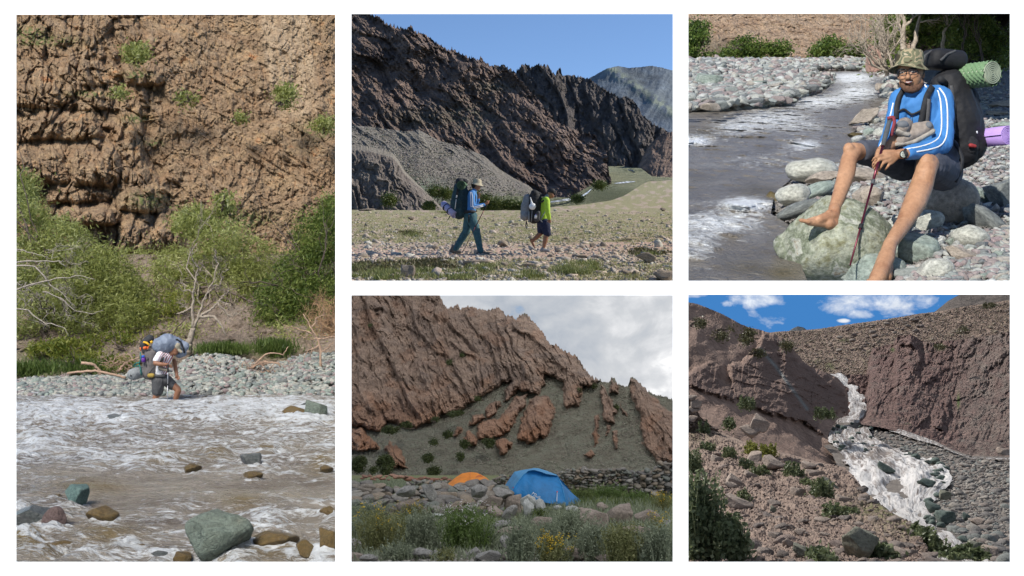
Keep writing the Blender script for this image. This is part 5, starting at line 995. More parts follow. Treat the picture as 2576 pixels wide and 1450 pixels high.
t = empty('bare_tree', S0(1080, 330, 23), 'pale leafless thicket of twigs over the water', 'tree'); paths = []
for i in range(16): branches(r, S0(1090 + r.uniform(-20, 30), 320, 23.5), S0(r.uniform(880, 1110), r.uniform(-10, 160), 23.5), .022, 2, .2, 4, paths)
tubeobj('trunk', paths, BARK, t, 4)
for i, (x, y, w, h, n, lab) in enumerate([(1120, 110, 70, 90, 4500, 'leafy crown hanging between the bare trunks'), (1270, 60, 110, 60, 5200, 'dark leafy crown above the hat and pack'), (1345, 140, 60, 60, 3000, 'green undergrowth behind the black pack'), (1080, 250, 40, 50, 1500, 'small leafy sapling by the slanting trunk'), (1520, 130, 160, 120, 6000, 'deeply shaded foliage at the back of the grove'), (1690, 200, 80, 120, 2500, 'shaded foliage at the far right of the grove')]):
    a, b = tr(x, y); d = 31 + (8 if i > 3 else 0)
    shrub('leafy_tree', [blob(a, b, w * .4684, h * .4684, d, 1.)], n, WD, 600 + i, lab, P(a, b + h * .5, d), 'tree', L=.14, W=.05, nb=4, clump=.13)  # dark leaf material chosen to deepen the grove's shade
# red rock by the shore
a, b = tr(1025, 250); rock('red_rock', a, b, 46, 75, 25.5, rockmat('pink_rock', [(.30, .18, .14), (.42, .27, .21)], 1.2, .8, .05, crack=.1, kind='Generated'), 4, 'reddish upright slab at the foot of the bare trees', 'rock', sub=4)
ST = {'p': rockmat('pale_boulder', [(.26, .26, .22), (.38, .38, .33), (.48, .47, .41), (.34, .35, .30)], 1.8, .7, .02, crack=.12, kind='Generated'),
      'g': rockmat('greenish_boulder', [(.16, .20, .17), (.26, .30, .26), (.35, .37, .33)], 1.8, .7, .02, crack=.15, kind='Generated'),
      't': rockmat('tan_boulder', [(.22, .19, .15), (.33, .28, .23), (.40, .35, .29)], 1.8, .7, .02, crack=.15, kind='Generated'),
      'k': rockmat('dark_boulder', [(.09, .10, .10), (.17, .18, .17), (.24, .25, .23)], 1.8, .7, .02, crack=.15, kind='Generated'),
      'm': rockmat('mossy_conglomerate', [(.10, .08, .035), (.20, .20, .12), (.32, .33, .26), (.14, .16, .10), (.42, .42, .36), (.18, .12, .05)], 3.2, .9, .02, crack=.3, kind='Generated', fine=1.4),
      'o': rockmat('olive_wet_boulder', [(.035, .028, .012), (.10, .075, .028), (.075, .065, .03)], 2., .7, .02, crack=.1, kind='Generated'),
      'v': rockmat('purple_stone', [(.20, .15, .15), (.32, .25, .25), (.38, .31, .30)], 2., .6, .02, crack=.1, kind='Generated')}
ST['o'].node_tree.nodes['Principled BSDF'].inputs['Roughness'].default_value = .3
BIG = [(480, 1050, 110, 170, 'olive wet rock at the water edge left of the pale boulders', 'o', 0, 0), (680, 850, 268, 128, 'large pale rounded boulder at the water edge, topmost of its heap', 'p', 0, -.02), (742, 888, 190, 70, 'tan boulder wedged under the large pale one', 't', -.3, 0), (580, 985, 180, 125, 'pale blocky boulder at the left of the heap', 'p', 0, 0), (695, 970, 250, 88, 'pale green slab tilted against the blocky boulder', 'g', -.45, 0), (608, 1058, 230, 76, 'dark wet slab with a pale top at the water edge', 'k', -.35, 0),
       (800, 1235, 600, 470, 'huge mossy conglomerate boulder under the bare foot', 'm', .1, -6.44), (992, 1000, 165, 135, 'beige rounded stone with wet patches behind the pole', 't', 0, 0), (870, 1075, 60, 56, 'small green stone lodged on the mossy boulder', 'g', 0, -6.22), (960, 880, 260, 90, 'flat beige slab behind the clasped hands', 't', 0, .1), (960, 566, 165, 80, 'long pale slab sloping into the torrent', 't', -.5, 0), (1015, 578, 60, 50, 'small pale angular stone behind the long slab', 'p', 0, 0),
       (1415, 1030, 270, 290, 'big beige boulder under the right thigh of the hiker', 't', .5, 0), (1240, 1290, 270, 210, 'big greenish boulder at the bottom between the shin and the rubble', 'g', .25, -6.36), (1130, 1165, 130, 150, 'grey boulder behind the near shin', 'p', 0, 0), (1010, 1390, 330, 185, 'pale grey boulder under the near foot', 'g', -.08, -6.16), (1000, 1265, 130, 110, 'pale green stone right of the pole tip', 'g', .3, 0), (1290, 1130, 190, 130, 'pale stone in the shadow of the near knee', 'p', -.4, 0),
       (1625, 1130, 290, 110, 'long grey slab slanting at the right edge', 'k', .65, 0), (1690, 985, 190, 190, 'dark grey angular boulder at the right edge', 'k', .3, 0), (1590, 1000, 130, 90, 'grey wedge stone left of the dark angular boulder', 'g', .8, 0), (1490, 1310, 185, 86, 'oval beige stone in the lower right rubble', 't', .25, 0), (1640, 1240, 120, 60, 'purple slab above the oval beige stone', 'v', -.4, 0), (1530, 1210, 200, 130, 'broad pale stone between the big boulders', 'p', .2, .05), (1340, 1385, 200, 120, 'pale stone at the bottom edge right of the near foot', 'p', -.3, 0), (1455, 1365, 110, 60, 'purple ribbed stone under the oval one', 'v', .1, 0), (1610, 1425, 120, 60, 'grey stone at the bottom right', 'g', 0, 0), (1690, 1310, 90, 60, 'small grey stone at the right edge', 'g', 0, 0), (1425, 1240, 70, 60, 'small greyish stone beside the big greenish boulder', 'g', .2, 0),
       (1695, 498, 190, 46, 'long pale slab on the bank behind the purple mat', 't', -.2, 0), (1675, 546, 110, 38, 'short beige block below the long pale slab', 't', 0, 0), (1710, 615, 130, 60, 'greenish flat stone above the purple mat', 'g', 0, 0), (1100, 398, 90, 50, 'pale round stone at the torrent edge behind the shoulder', 'p', 0, 0), (1050, 400, 50, 40, 'brown stone beside the pale round one at the torrent edge', 't', 0, 0), (990, 645, 60, 50, 'greenish stone on the shore above the far knee', 'g', 0, 0), (1050, 650, 80, 56, 'pale stone on the shore left of the hanging shoes', 'p', 0, 0), (915, 662, 80, 34, 'mossy stone half in the water above the far knee', 'o', 0, 0), (1100, 510, 60, 40, 'white grey stone on the shore by the sleeve', 'p', 0, 0),
       (95, 655, 150, 36, 'submerged brown rock near the left edge of the torrent', 'o', 0, 0), (370, 1365, 200, 70, 'submerged mottled rock at the bottom of the torrent', 'o', 0, 0), (500, 1425, 140, 50, 'brown rock awash at the bottom edge', 'o', 0, 0), (440, 950, 160, 60, 'submerged olive rock above the foaming wave', 'o', -.3, 0), (130, 362, 140, 62, 'big grey boulder on the gravel bar across the torrent', 'g', .1, 0), (380, 385, 130, 34, 'flat greenish slab on the gravel bar', 'g', -.1, 0), (135, 508, 110, 46, 'tan boulder at the near shore of the gravel bar', 't', 0, 0), (215, 498, 70, 34, 'pale stone next to the tan boulder of the gravel bar', 'p', 0, 0), (505, 480, 90, 44, 'brown stone at the tip of the gravel bar', 'o', -.3, 0), (620, 425, 90, 30, 'pale flat stone near the tip of the gravel bar', 'p', 0, 0)]
# gravel
r = np.random.RandomState(21)
def ongr(n, x0, x1, y0, y1, pw=1., seed=0, hh=0.):
    r = np.random.RandomState(seed); px = r.uniform(x0, x1, n); py = y0 + (y1 - y0) * r.uniform(0, 1, n) ** pw; ok = sdpoly(px, py, RIV) < -3; px, py = px[ok], py[ok]; return XYZ(px, py, rd(py, bankh(px, py) + hh)), px, py
pos, px, py = ongr(3300, 1714, 2260, 150, 290, 1.5, 1, .02); pebbles('gravel', pos, r.uniform(.035, .10, len(pos)) * (1 + (pos[:, 1] / 40)), GSI, 5, .55, 2)
pos, px, py = ongr(5200, 2060, 2556, 190, 720, .9, 2, .01); ok = np.ones(len(px), bool)
for (x, y, w, h, *_q) in BIG: a, b = tr(x, y); ok &= ((px - a) / (w * .19)) ** 2 + ((py - b) / (h * .19)) ** 2 > 1
pos = pos[ok]
pebbles('gravel', pos, r.uniform(.012, .038, len(pos)), GSI, 6, .6, 2)
k = 0
for j in range(260):
    px = r.uniform(1716, 2180); py = 162 + 118 * r.uniform() ** .8
    if sdpoly(np.array(px), np.array(py), RIV) > -4: continue
    w = (9 + 26 * ((py - 160) / 110.)) * r.uniform(.6, 1.5); k += 1
    if k > 150: break
    rock('bank_stone', px, py - w * .15, w, w * r.uniform(.35, .6), float(rd(py, .2)), GST, j, 'pale greenish or reddish stone on the gravel bar across the torrent', 'stone', 'stones of the gravel bar across the torrent', rot=(r.uniform(-.3, .3), r.uniform(-.3, .3), r.uniform(-1, 1)), sub=3)
k = 0
for j in range(520):
    px = r.uniform(2150, 2545); py = r.uniform(225, 700)
    if sdpoly(np.array(px), np.array(py), RIV) > -6 or any(((px - tr(q[0], q[1])[0]) / (q[2] * .27)) ** 2 + ((py - tr(q[0], q[1])[1]) / (q[3] * .27)) ** 2 < 1 for q in BIG): continue
    w = (14 + 44 * ((py - 200) / 500.)) * r.uniform(.6, 1.7); k += 1
    if k > 190: break
    rock('shore_stone', px, py - w * .1, w * 1.15, w * r.uniform(.3, .65), float(rd(py, .03)), GST, j, 'pale greenish or purplish stone among the rubble around the seated hiker', 'stone', 'stones of the rubble around the seated hiker', rot=(r.uniform(-.3, .3), r.uniform(-.3, .3), r.uniform(-1, 1)), sub=3)
for i, (x, y, w, h, lab, mk, tl, dz) in enumerate(BIG):
    a, b = tr(x, y); yb = b + h * .4684 * .36; left = x < 700 and y < 540
    d = -dz if dz < -3 else float(rd(min(yb, 712), .2 if left else .05)) - dz
    if mk == 'o' and x < 530: d = float(rd(b + h * .1, -.13))
    rock('boulder', a, b, w * .4684 * 1.04, h * .4684 * 1.06, d, ST[mk], 700 + i * 7, lab, 'boulder', rot=(.05, tl, (i % 5 - 2) * .12), sub=4 if w > 120 else 3, cuts=11, rough=.06, round_=w > 220 or mk == 'p')
# --- the seated hiker
def S3(x, y, d=6.8): return np.array(P(2125.7 + .24288 * x, 113.2 + .24288 * y, d))
def S4(x, y, d=6.5): return np.array(P(1987.3 + .24718 * x, 352.2 + .24718 * y, d))
SK = NT('sun_browned_skin', .55, .35); v = SK.co('Object'); n = SK.noise(v, 9, 5, .6); n4 = SK.noise(v, 45, 6, .7); SK3 = SK.done(SK.mix(.8, SK.ramp(n, [(.3, (.31, .15, .08)), (.5, (.40, .215, .12)), (.7, (.47, .265, .155))]), SK.ramp(n4, [(.3, .72), (.55, 1.), (.7, 1.12)]), 'MULTIPLY'), SK.bump(n4, .5, .006))
JER = plain('bright_blue_jersey', (.05, .19, .46), .7, .3, .07, 12); SHT = plain('grey_blue_shorts', (.07, .075, .095), .85, .2, .2, 14, .2)
camo = NT('camouflage_cloth', .9, .2); v = camo.co('Object'); n = camo.noise(v, 17, 3, .45, .4); CAMO = camo.done(camo.ramp(n, [(0, (.06, .05, .03)), (.40, (.15, .15, .09)), (.50, (.33, .27, .17)), (.58, (.12, .13, .08)), (.66, (.40, .34, .24))], 'CONSTANT'))
t = empty('person', S4(1000, 700, 6.7), 'man in blue striped jersey and camouflage hat sitting barefoot on riverside boulders', 'person')
hd = 6.74
B = Body(); B.ball(S3(678, 270, hd + .03), (.073, .092, .098)).ball(S3(676, 350, hd), (.062, .072, .075)); B.cap(S3(672, 415, hd - .03), S3(680, 395, hd), .034, .05)
B.cap(S3(610, 395, hd), S3(655, 440, hd - .02), .03, .03); B.cap(S3(755, 390, hd), S3(700, 440, hd - .02), .032, .03)
B.cap(S3(655, 290, hd - .078), S3(650, 335, hd - .10), .011, .015); B.ball(S3(636, 345, hd - .085), .011).ball(S3(672, 344, hd - .085), .011); B.cap(S3(600, 345, hd - .05), S3(610, 360, hd - .05), .022, .02); B.cap(S3(720, 340, hd - .05), S3(715, 360, hd - .05), .022, .02)
B.cap(S3(630, 386, hd - .075), S3(690, 384, hd - .075), .010, .010); B.ball(S3(805, 310, hd + .03), (.012, .02, .03)).ball(S3(560, 315, hd + .04), (.010, .02, .028))
B.cap(S3(690, 400, hd + .02), S3(705, 530, hd + .05), .056, .066); B.cap(S3(760, 600, 6.82), S3(800, 900, 6.85), .10, .10)
# legs: far leg then near leg, with feet
B.chain([S4(1150, 230, 6.88), S4(900, 150, 6.68), S4(650, 115, 6.50), S4(600, 200, 6.44), S4(575, 340, 6.38), S4(510, 540, 6.28), S4(452, 700, 6.20)], [.05, .055, .053, .047, .050, .041, .033]); B.ball(S4(600, 95, 6.45), (.035, .03, .04))
B.cap(S4(452, 700, 6.190), S4(440, 855, 6.170), .034, .033); B.cap(S4(430, 870, 6.170), S4(400, 850, 6.150), .031, .033); B.cap(S4(430, 770, 6.170), S4(300, 810, 6.130), .034, .026); B.cap(S4(400, 850, 6.160), S4(200, 838, 6.120), .026, .020); B.cap(S4(300, 810, 6.150), S4(180, 832, 6.150), .026, .018); B.ball(S4(398, 738, 6.150), .018)
for k in range(5): B.cap(S4(190, 832, 6.105 + .016 * k), S4(112 + 16 * k, 818 + 3 * k, 6.105 + .018 * k), .0135 - .0018 * k, .0125 - .0018 * k)
B.chain([S4(1600, 330, 6.88), S4(1400, 245, 6.50), S4(1380, 330, 6.44), S4(1335, 480, 6.42), S4(1270, 640, 6.32), S4(1160, 850, 6.20), S4(1020, 1060, 6.02)], [.06, .064, .060, .066, .064, .046, .037]); B.ball(S4(1395, 225, 6.45), (.045, .035, .05))
B.cap(S4(1020, 1060, 6.02), S4(985, 1180, 5.94), .038, .042); B.cap(S4(985, 1180, 5.94), S4(900, 1390, 5.80), .045, .042); B.cap(S4(1000, 1200, 6.22), S4(960, 1400, 5.86), .04, .04); B.cap(S4(900, 1390, 5.80), S4(850, 1480, 5.74), .045, .035)
for k in range(5): B.cap(S4(800 + 42 * k, 1440, 5.76 + .012 * k), S4(750 + 45 * k, 1520 + 4 * k, 5.70 + .015 * k), .015, .012)
# forearms and hands
B.chain([S3(500, 1000, 6.60), S3(375, 1110, 6.50)], [.045, .033]); B.chain([S3(690, 1115, 6.44), S3(640, 1125, 6.42), S3(560, 1130, 6.40)], [.034, .033, .029])
def hand(B, W, K, tips, palm_w, r=.0092):
    """palm from the wrist W to the knuckles K (list of 4), each finger bending through its own joints"""
    for kk in K: B.cap(W, kk, .019, .0125)
    for kk, js in zip(K, tips):
        p = kk
        for i, j in enumerate(js): B.cap(p, j, r * (1 - .08 * i), r * (.93 - .08 * i)); p = j
hand(B, S4(1105, 150, 6.40), [S4(955, 150, 6.37), S4(975, 185, 6.365), S4(1000, 215, 6.37), S4(1030, 235, 6.38)],
     [[S4(890, 165, 6.35), S4(855, 185, 6.36), S4(838, 215, 6.38)], [S4(905, 205, 6.345), S4(870, 240, 6.355), S4(845, 282, 6.38)], [S4(945, 240, 6.35), S4(925, 280, 6.36), S4(905, 308, 6.385)], [S4(1000, 262, 6.365), S4(985, 285, 6.375), S4(968, 300, 6.39)]], .02)
B.cap(S4(1060, 120, 6.40), S4(960, 118, 6.40), .014, .012); B.cap(S4(960, 118, 6.40), S4(915, 140, 6.39), .0115, .0095)
hand(B, S4(905, 120, 6.48), [S4(880, 190, 6.43), S4(870, 220, 6.43), S4(862, 245, 6.44), S4(860, 262, 6.45)],
     [[S4(850, 235, 6.41), S4(840, 262, 6.42)], [S4(850, 262, 6.41), S4(862, 290, 6.405)], [S4(862, 290, 6.41), S4(878, 325, 6.40), S4(892, 348, 6.40)], [S4(875, 290, 6.42), S4(900, 310, 6.41)]], .02)
B.build('body', SK3, t, .0058, 3)
# face details
tubeobj('beard', [([S3(792, 345, hd + .01), S3(782, 400, hd + .0), S3(742, 445, hd - .03), S3(690, 462, hd - .055), S3(640, 455, hd - .05), S3(600, 415, hd - .03), S3(582, 360, hd - .01)], [.011, .021, .026, .025, .024, .021, .009]), ([S3(625, 370, hd - .082), S3(655, 362, hd - .09), S3(700, 368, hd - .080)], [.005, .006, .005]), ([S3(640, 440, hd - .064), S3(700, 436, hd - .062)], [.012, .012])], plain('black_stubble', (.12, .065, .042), .8, .2, .5, 90), t, 10)
tubeobj('lips', [([S3(624, 386, hd - .080), S3(658, 395, hd - .090), S3(700, 382, hd - .078)], [.002, .005, .002]), ([S3(624, 381, hd - .080), S3(658, 377, hd - .090), S3(700, 376, hd - .078)], [.002, .0035, .002])], plain('lips', (.30, .10, .085), .5, .3, .1), t, 8)
tubeobj('teeth', [([S3(630, 385, hd - .088), S3(655, 386, hd - .0935), S3(694, 379, hd - .085)], [.0015, .0024, .0015])], plain('teeth', (.75, .72, .66), .4), t, 6)
EYE = plain('eye_white', (.5, .47, .44), .3); IRIS = plain('dark_iris', (.015, .01, .008), .2)
for ex, ey in ((592, 288), (705, 280)):
    B = Body(); B.ball(S3(ex, ey, hd - .066), (.012, .010, .0055)); B.build('eye', EYE, t, .002, 1); B = Body(); B.ball(S3(ex, ey, hd - .074), (.0055, .0045, .0050)); B.build('iris', IRIS, t, .0012, 1)
    tubeobj('eyebrow', [([S3(ex - 45, ey - 30, hd - .066), S3(ex, ey - 40, hd - .080), S3(ex + 40, ey - 32, hd - .070)], [.003, .0045, .003])], HAIRM, t, 6)
g = empty('glasses', S3(650, 280, hd - .1), 'black rectangular glasses worn under the camouflage hat', 'glasses'); paths = []
def rrect(x0, y0, x1, y1, d0, d1):
    pts = []
    for (cx, cy, a0) in ((x1 - 18, y0 + 14, -90), (x1 - 18, y1 - 20, 0), (x0 + 18, y1 - 20, 90), (x0 + 18, y0 + 14, 180)):
        for a in range(0, 91, 30): pts.append((cx + 18 * math.cos(R(a0 + a)), cy + 16 * math.sin(R(a0 + a))))
    pts.append(pts[0]); return np.array([S3(x, y, d0 + (d1 - d0) * (x - x0) / (x1 - x0)) for x, y in pts])
l1 = rrect(550, 262, 637, 322, hd - .083, hd - .104); l2 = rrect(660, 253, 750, 312, hd - .104, hd - .080)
tubeobj('frame', [(l1, [.0018] * len(l1)), (l2, [.0018] * len(l2)), ([S3(634, 278, hd - .104), S3(648, 272, hd - .108), S3(662, 274, hd - .104)], [.002] * 3), ([S3(748, 270, hd - .080), S3(800, 285, hd + .02)], [.003, .002])], plain('black_plastic', (.012, .012, .012), .25, .5), g, 6)
gl = NT('lens_glass', .05, .5); tb = gl.new('ShaderNodeBsdfTransparent'); gs = gl.new('ShaderNodeBsdfGlossy'); gs.inputs['Roughness'].default_value = .05; mx = gl.new('ShaderNodeMixShader'); mx.inputs[0].default_value = .02; gl.l(tb.outputs[0], mx.inputs[1]); gl.l(gs.outputs[0], mx.inputs[2]); gl.l(mx.outputs[0], gl.N['Material Output'].inputs[0])
for l in (l1, l2): n = len(l) - 1; mesh_np('lens', np.concatenate([l[:-1], l[:-1].mean(0)[None]]), np.array([[k, (k + 1) % n, n] for k in range(n)]), gl.m, g, smooth=False)
B = Body(); B.ball(S3(690, 250, hd + .045), (.078, .08, .085)); B.cap(S3(790, 270, hd + .03), S3(795, 320, hd + .03), .018, .010); B.cap(S3(560, 270, hd + .03), S3(556, 320, hd + .03), .014, .008); B.build('hair', HAIRM, t, .006, 2, .004, 60)
bucket_hat('camouflage_hat', S3(668, 198, hd + .02), .084, .088, CAMO, t, (.04, .05, 0), 1.42)
# jersey
B = Body(); B.cap(S3(850, 1090, 6.86), S3(800, 800, 6.82), .135, .135, ((0, 1, 0), .8)); B.cap(S3(800, 800, 6.82), S3(750, 640, 6.80), .135, .12, ((0, 1, 0), .85)); B.cap(S3(590, 575, 6.80), S3(960, 560, 6.84), .075, .085); B.cap(S3(640, 560, 6.80), S3(705, 500, 6.80), .08, .07); B.cap(S3(860, 560, 6.82), S3(735, 490, 6.80), .085, .068)
B.chain([S3(985, 560, 6.84), S3(1010, 720, 6.78), S3(1015, 900, 6.70), S3(1005, 1030, 6.62), S3(850, 1090, 6.52), S3(700, 1110, 6.45), S3(655, 1120, 6.43)], [.078, .066, .062, .058, .052, .044, .040])
B.chain([S3(570, 590, 6.80), S3(530, 760, 6.78), S3(480, 940, 6.68), S3(410, 1060, 6.55)], [.066, .058, .052, .040]); B.build('jersey', JER, t, .0068, 3, .0055, 11)
B = Body(); B.cap(S3(660, 515, 6.765), S3(740, 490, 6.765), .052, .05); B.build('collar', JER, t, .006, 2)
def ribbon3(name, pts, wid, mat, parent, nrm=(0, -1, 0), thick=.004):
    pts = np.array(pts); m = 24; tt = np.linspace(0, len(pts) - 1, m); q = np.stack([np.interp(tt, range(len(pts)), pts[:, i]) for i in range(3)], -1)
    for _ in range(2): q[1:-1] = (q[:-2] + q[1:-1] * 2 + q[2:]) / 4
    tg = np.gradient(q, axis=0); tg /= np.linalg.norm(tg, axis=1)[:, None]; nn = np.array(nrm, float); s = np.cross(tg, nn); s /= np.linalg.norm(s, axis=1)[:, None]
    V = np.stack([q - s * wid / 2 + nn * thick, q + s * wid / 2 + nn * thick, q + s * wid / 2 - nn * thick, q - s * wid / 2 - nn * thick], 1).reshape(-1, 3); i = np.arange(m - 1) * 4; F4 = []
    for a in range(4): b = (a + 1) % 4; F4.append(np.stack([i + a, i + b, i + 4 + b, i + 4 + a], -1))
    F4.append(np.array([[0, 3, 2, 1], [4 * m - 4, 4 * m - 3, 4 * m - 2, 4 * m - 1]])); return mesh_np(name, V, np.concatenate(F4), mat, parent)
def surf(pts, o='jersey', pro=.004):
    return pts
JOBJ = [c for c in t.children if c.name.startswith('jersey')][0]
from mathutils.bvhtree import BVHTree
def bvh_of(o):
    M_ = np.array(parent_world(o)); me = o.data; return BVHTree.FromPolygons([tuple(np.array(v.co) + M_) for v in me.vertices], [tuple(p.vertices) for p in me.polygons])
JB = bvh_of(JOBJ)
def onskin(pts, bvh, n=26, out=.003, fn=None):
    """drape a line of picture points over the front of a garment"""
    pts = np.array(pts, float); tt = np.linspace(0, len(pts) - 1, n); q = np.stack([np.interp(tt, range(len(pts)), pts[:, i]) for i in range(2)], -1); res = []
    for x, y in q:
        dr = Vector((fn or S3)(x, y, 6.8)).normalized(); h = bvh.ray_cast(Vector((0, 0, 0)), dr)
        if h[0] is not None: res.append(np.array(h[0]) - np.array(dr) * out)
    return np.array(res)
for line in ([(958, 470), (990, 560), (1000, 700), (1003, 850), (985, 960), (900, 1020), (760, 1060), (640, 1078)], [(975, 445), (1040, 520), (1062, 640), (1064, 850), (1052, 960), (1000, 1050), (860, 1090), (650, 1120)], [(822, 408), (845, 440)], [(500, 600), (478, 700), (455, 790)], [(440, 900), (395, 980), (355, 1060)], [(470, 1010), (440, 1060), (420, 1090)]):
    q = onskin(line, JB)
    if len(q) > 3: ribbon3('stripe', q, .0085, WHITEF, t, thick=.0015)
# shorts
B = Body(); B.cap(S3(800, 1130, 6.90), S3(980, 1130, 6.92), .115, .12); B.chain([S4(1150, 250, 6.85), S4(900, 150, 6.68), S4(735, 125, 6.56)], [.10, .085, .069]); B.chain([S4(1560, 330, 6.88), S4(1470, 280, 6.66), S4(1425, 260, 6.56)], [.115, .10, .086])
B.build('shorts', SHT, t, .0068, 3, .007, 13)
wb = empty('wristwatch', S3(610, 1130, 6.36), 'dark digital wristwatch with round grey face on the wrist', 'watch')
tubeobj('strap', [([S3(625, 1085, 6.385), S3(612, 1130, 6.372), S3(622, 1175, 6.385), S3(640, 1170, 6.42), S3(645, 1090, 6.43), S3(625, 1085, 6.385)], [.008] * 6)], BLACKF, wb, 6)
tubeobj('case', [([S3(612, 1132, 6.385), S3(608, 1132, 6.358)], [.023, .023]), ([S3(608, 1132, 6.358), S3(608, 1132, 6.3575)], [.023, .018])], BLACKF, wb, 20)
nv = 20; c0 = S3(608, 1132, 6.3565); th = np.arange(nv) * 2 * np.pi / nv; V = np.concatenate([c0 + np.stack([.018 * np.cos(th), 0 * th, .018 * np.sin(th)], -1), c0[None]]); mesh_np('dial', V, np.array([[k, nv, (k + 1) % nv] for k in range(nv)]), plain('lcd_grey', (.45, .48, .42), .3), wb, smooth=False)
for s, dy, sz in (('100', 18, .009), ('440  33', 0, .008), ('4354', -20, .011)): text3(s, S3(610, 1130 - dy, 6.3555), sz, BLACKF, wb, rotz=.1)
# backpack with straps
t = empty('backpack', S3(1150, 1220, 7.0), 'big black trekking backpack on the seated man, lid bulging above', 'backpack')
PKM = plain('black_pack_cloth', (.013, .013, .015), .7, .35, .4, 10, .5)
B = Body(); B.cap(S3(1180, 1060, 7.02), S3(1150, 800, 7.0), .14, .15, ((0, 1, 0), 1.)); B.cap(S3(1150, 800, 7.0), S3(1080, 450, 6.98), .15, .12); B.cap(S3(1290, 1050, 7.0), S3(1240, 560, 7.04), .10, .09); B.cap(S3(1000, 430, 6.95), S3(1050, 900, 6.98), .07, .09); B.build('pack_body', PKM, t, .008, 3, .008, 9)
v, f = boxmesh(.26, .20, .125, .05, 4); v[:, 2] += .012 * np.sin(v[:, 0] * 12 + 1); v = xf(v, S3(1015, 165, 6.98), (.1, .10, .25)); mesh_np('lid', v, f, PKM, t)
ribbon3('buckle_strap', [S3(1150, 60, 6.90), S3(1060, 95, 6.87), S3(990, 160, 6.85)], .014, DARKG, t); ribbon3('buckle_strap', [S3(900, 60, 6.92), S3(830, 110, 6.88), S3(815, 170, 6.88)], .014, DARKG, t)
q = onskin([(985, 350), (905, 430), (850, 530), (815, 680), (785, 830)], JB, out=.012); ribbon3('shoulder_strap', q, .038, BLACKF, t, thick=.006)
q = onskin([(870, 560), (862, 700), (850, 820)], JB, out=.02); ribbon3('webbing', q, .022, DARKG, t, thick=.003)
q = onskin([(600, 470), (560, 540), (535, 640), (530, 760)], JB, out=.010); ribbon3('shoulder_strap', q, .030, BLACKF, t, thick=.006)
q = onskin([(550, 690), (610, 660), (690, 725), (770, 690), (830, 640)], JB, out=.012); ribbon3('chest_strap', q, .012, BLACKF, t, thick=.003)
tubeobj('strap_pad', [([S3(985, 350, 6.80), S3(1010, 380, 6.84), S3(1060, 420, 6.92)], [.022, .022, .02])], BLACKF, t, 8)
for q in ([S3(1100, 420, 6.86), S3(1130, 640, 6.84), S3(1125, 920, 6.86)], [S3(1220, 520, 6.90), S3(1235, 700, 6.88), S3(1225, 820, 6.88)], [S3(1300, 780, 6.90), S3(1235, 900, 6.87)]): ribbon3('webbing', q, .022, DARKG, t, thick=.003)
ribbon3('dangling_strap', [S3(1110, 990, 6.84), S3(1180, 1080, 6.80), S3(1220, 1180, 6.78), S3(1200, 1300, 6.77), S3(1140, 1420, 6.76)], .02, BLACKF, t)
tubeobj('frame_tube', [([S3(1330, 430, 7.05), S3(1350, 650, 7.03), S3(1370, 900, 7.0)], [.011] * 3)], plain('steel_blue_tube', (.10, .14, .18), .4, .5), t, 8)
tubeobj('cord', [([S3(1270, 430, 6.98), S3(1400, 580, 6.98), S3(1360, 680, 6.98)], [.006] * 3)], BLACKF, t, 6)
B = Body(); B.cap(S3(1270, 960, 6.90), S3(1310, 1050, 6.90), .055, .05, ((0, 1, 0), .6)); B.build('mesh_pocket', plain('mesh_cloth', (.025, .025, .028), .8, .3, .6, 60), t, .007, 2)
B = Body(); B.cap(S3(1300, 1040, 6.855), S3(1345, 1050, 6.86), .014, .012); B.build('red_wrapper', plain('red_plastic', (.25, .03, .03), .6), t, .005, 1); B = Body(); B.cap(S3(1290, 905, 6.89), S3(1350, 908, 6.89), .018, .016); B.build('white_cloth', WHITEF, t, .005, 1)
GM = NT('green_egg_foam', .75, .3); v = GM.co('Object'); br = GM.new('ShaderNodeTexBrick'); GM.l(v, br.inputs['Vector']); br.inputs['Scale'].default_value = 14; br.inputs['Mortar Size'].default_value = .02
GMM = GM.done((.09, .15, .085), GM.bump(br.outputs['Fac'], -.8, .01))
def bumproll(c, axis, R0, length, mat, label, turns, inner):
    v, f = spiralroll(R0, turns, .007, length, 220); ang = np.arctan2(v[:, 2], v[:, 1]); rad = np.hypot(v[:, 1], v[:, 2])
    q = Vector((1, 0, 0)).rotation_difference(Vector(axis).normalized()).to_matrix(); tt = empty('sleeping_mat', c, label, 'sleeping mat'); mesh_np('foam_sheet', v @ np.array(q).T + np.array(c), f, inner, tt)
    if mat is not None:
        nx, na = 46, 64; xx = np.linspace(-length / 2 + .004, length / 2 - .004, nx)[:, None]; aa = np.linspace(0, 2 * np.pi, na)[None]; rr = R0 + .003 + .0045 * np.clip(np.sin(xx * 2 * np.pi / .034) * 1.8, -1, 1) * np.clip(np.sin(aa * 14) * 1.8, -1, 1)
        V = np.stack([xx + 0 * aa, rr * np.cos(aa), rr * np.sin(aa)], -1).reshape(-1, 3); mesh_np('embossed_cover', V @ np.array(q).T + np.array(c), gridfaces(na, nx), mat, tt)
    return tt
bumproll(S3(1310, 320, 6.93), (.40, -.91, -.08), .074, .34, plain('green_foam_mat', (.15, .25, .13), .75, .3, .1, 20), 'rolled green embossed foam mat strapped on top of the black backpack', 6.5, plain('pale_green_foam', (.30, .34, .25), .8, .2, .1, 20))
bumproll(S3(1500, 960, 6.97), (.37, -.93, -.04), .064, .30, None, 'rolled purple yoga mat under the black backpack', 6.5, PURPLE)
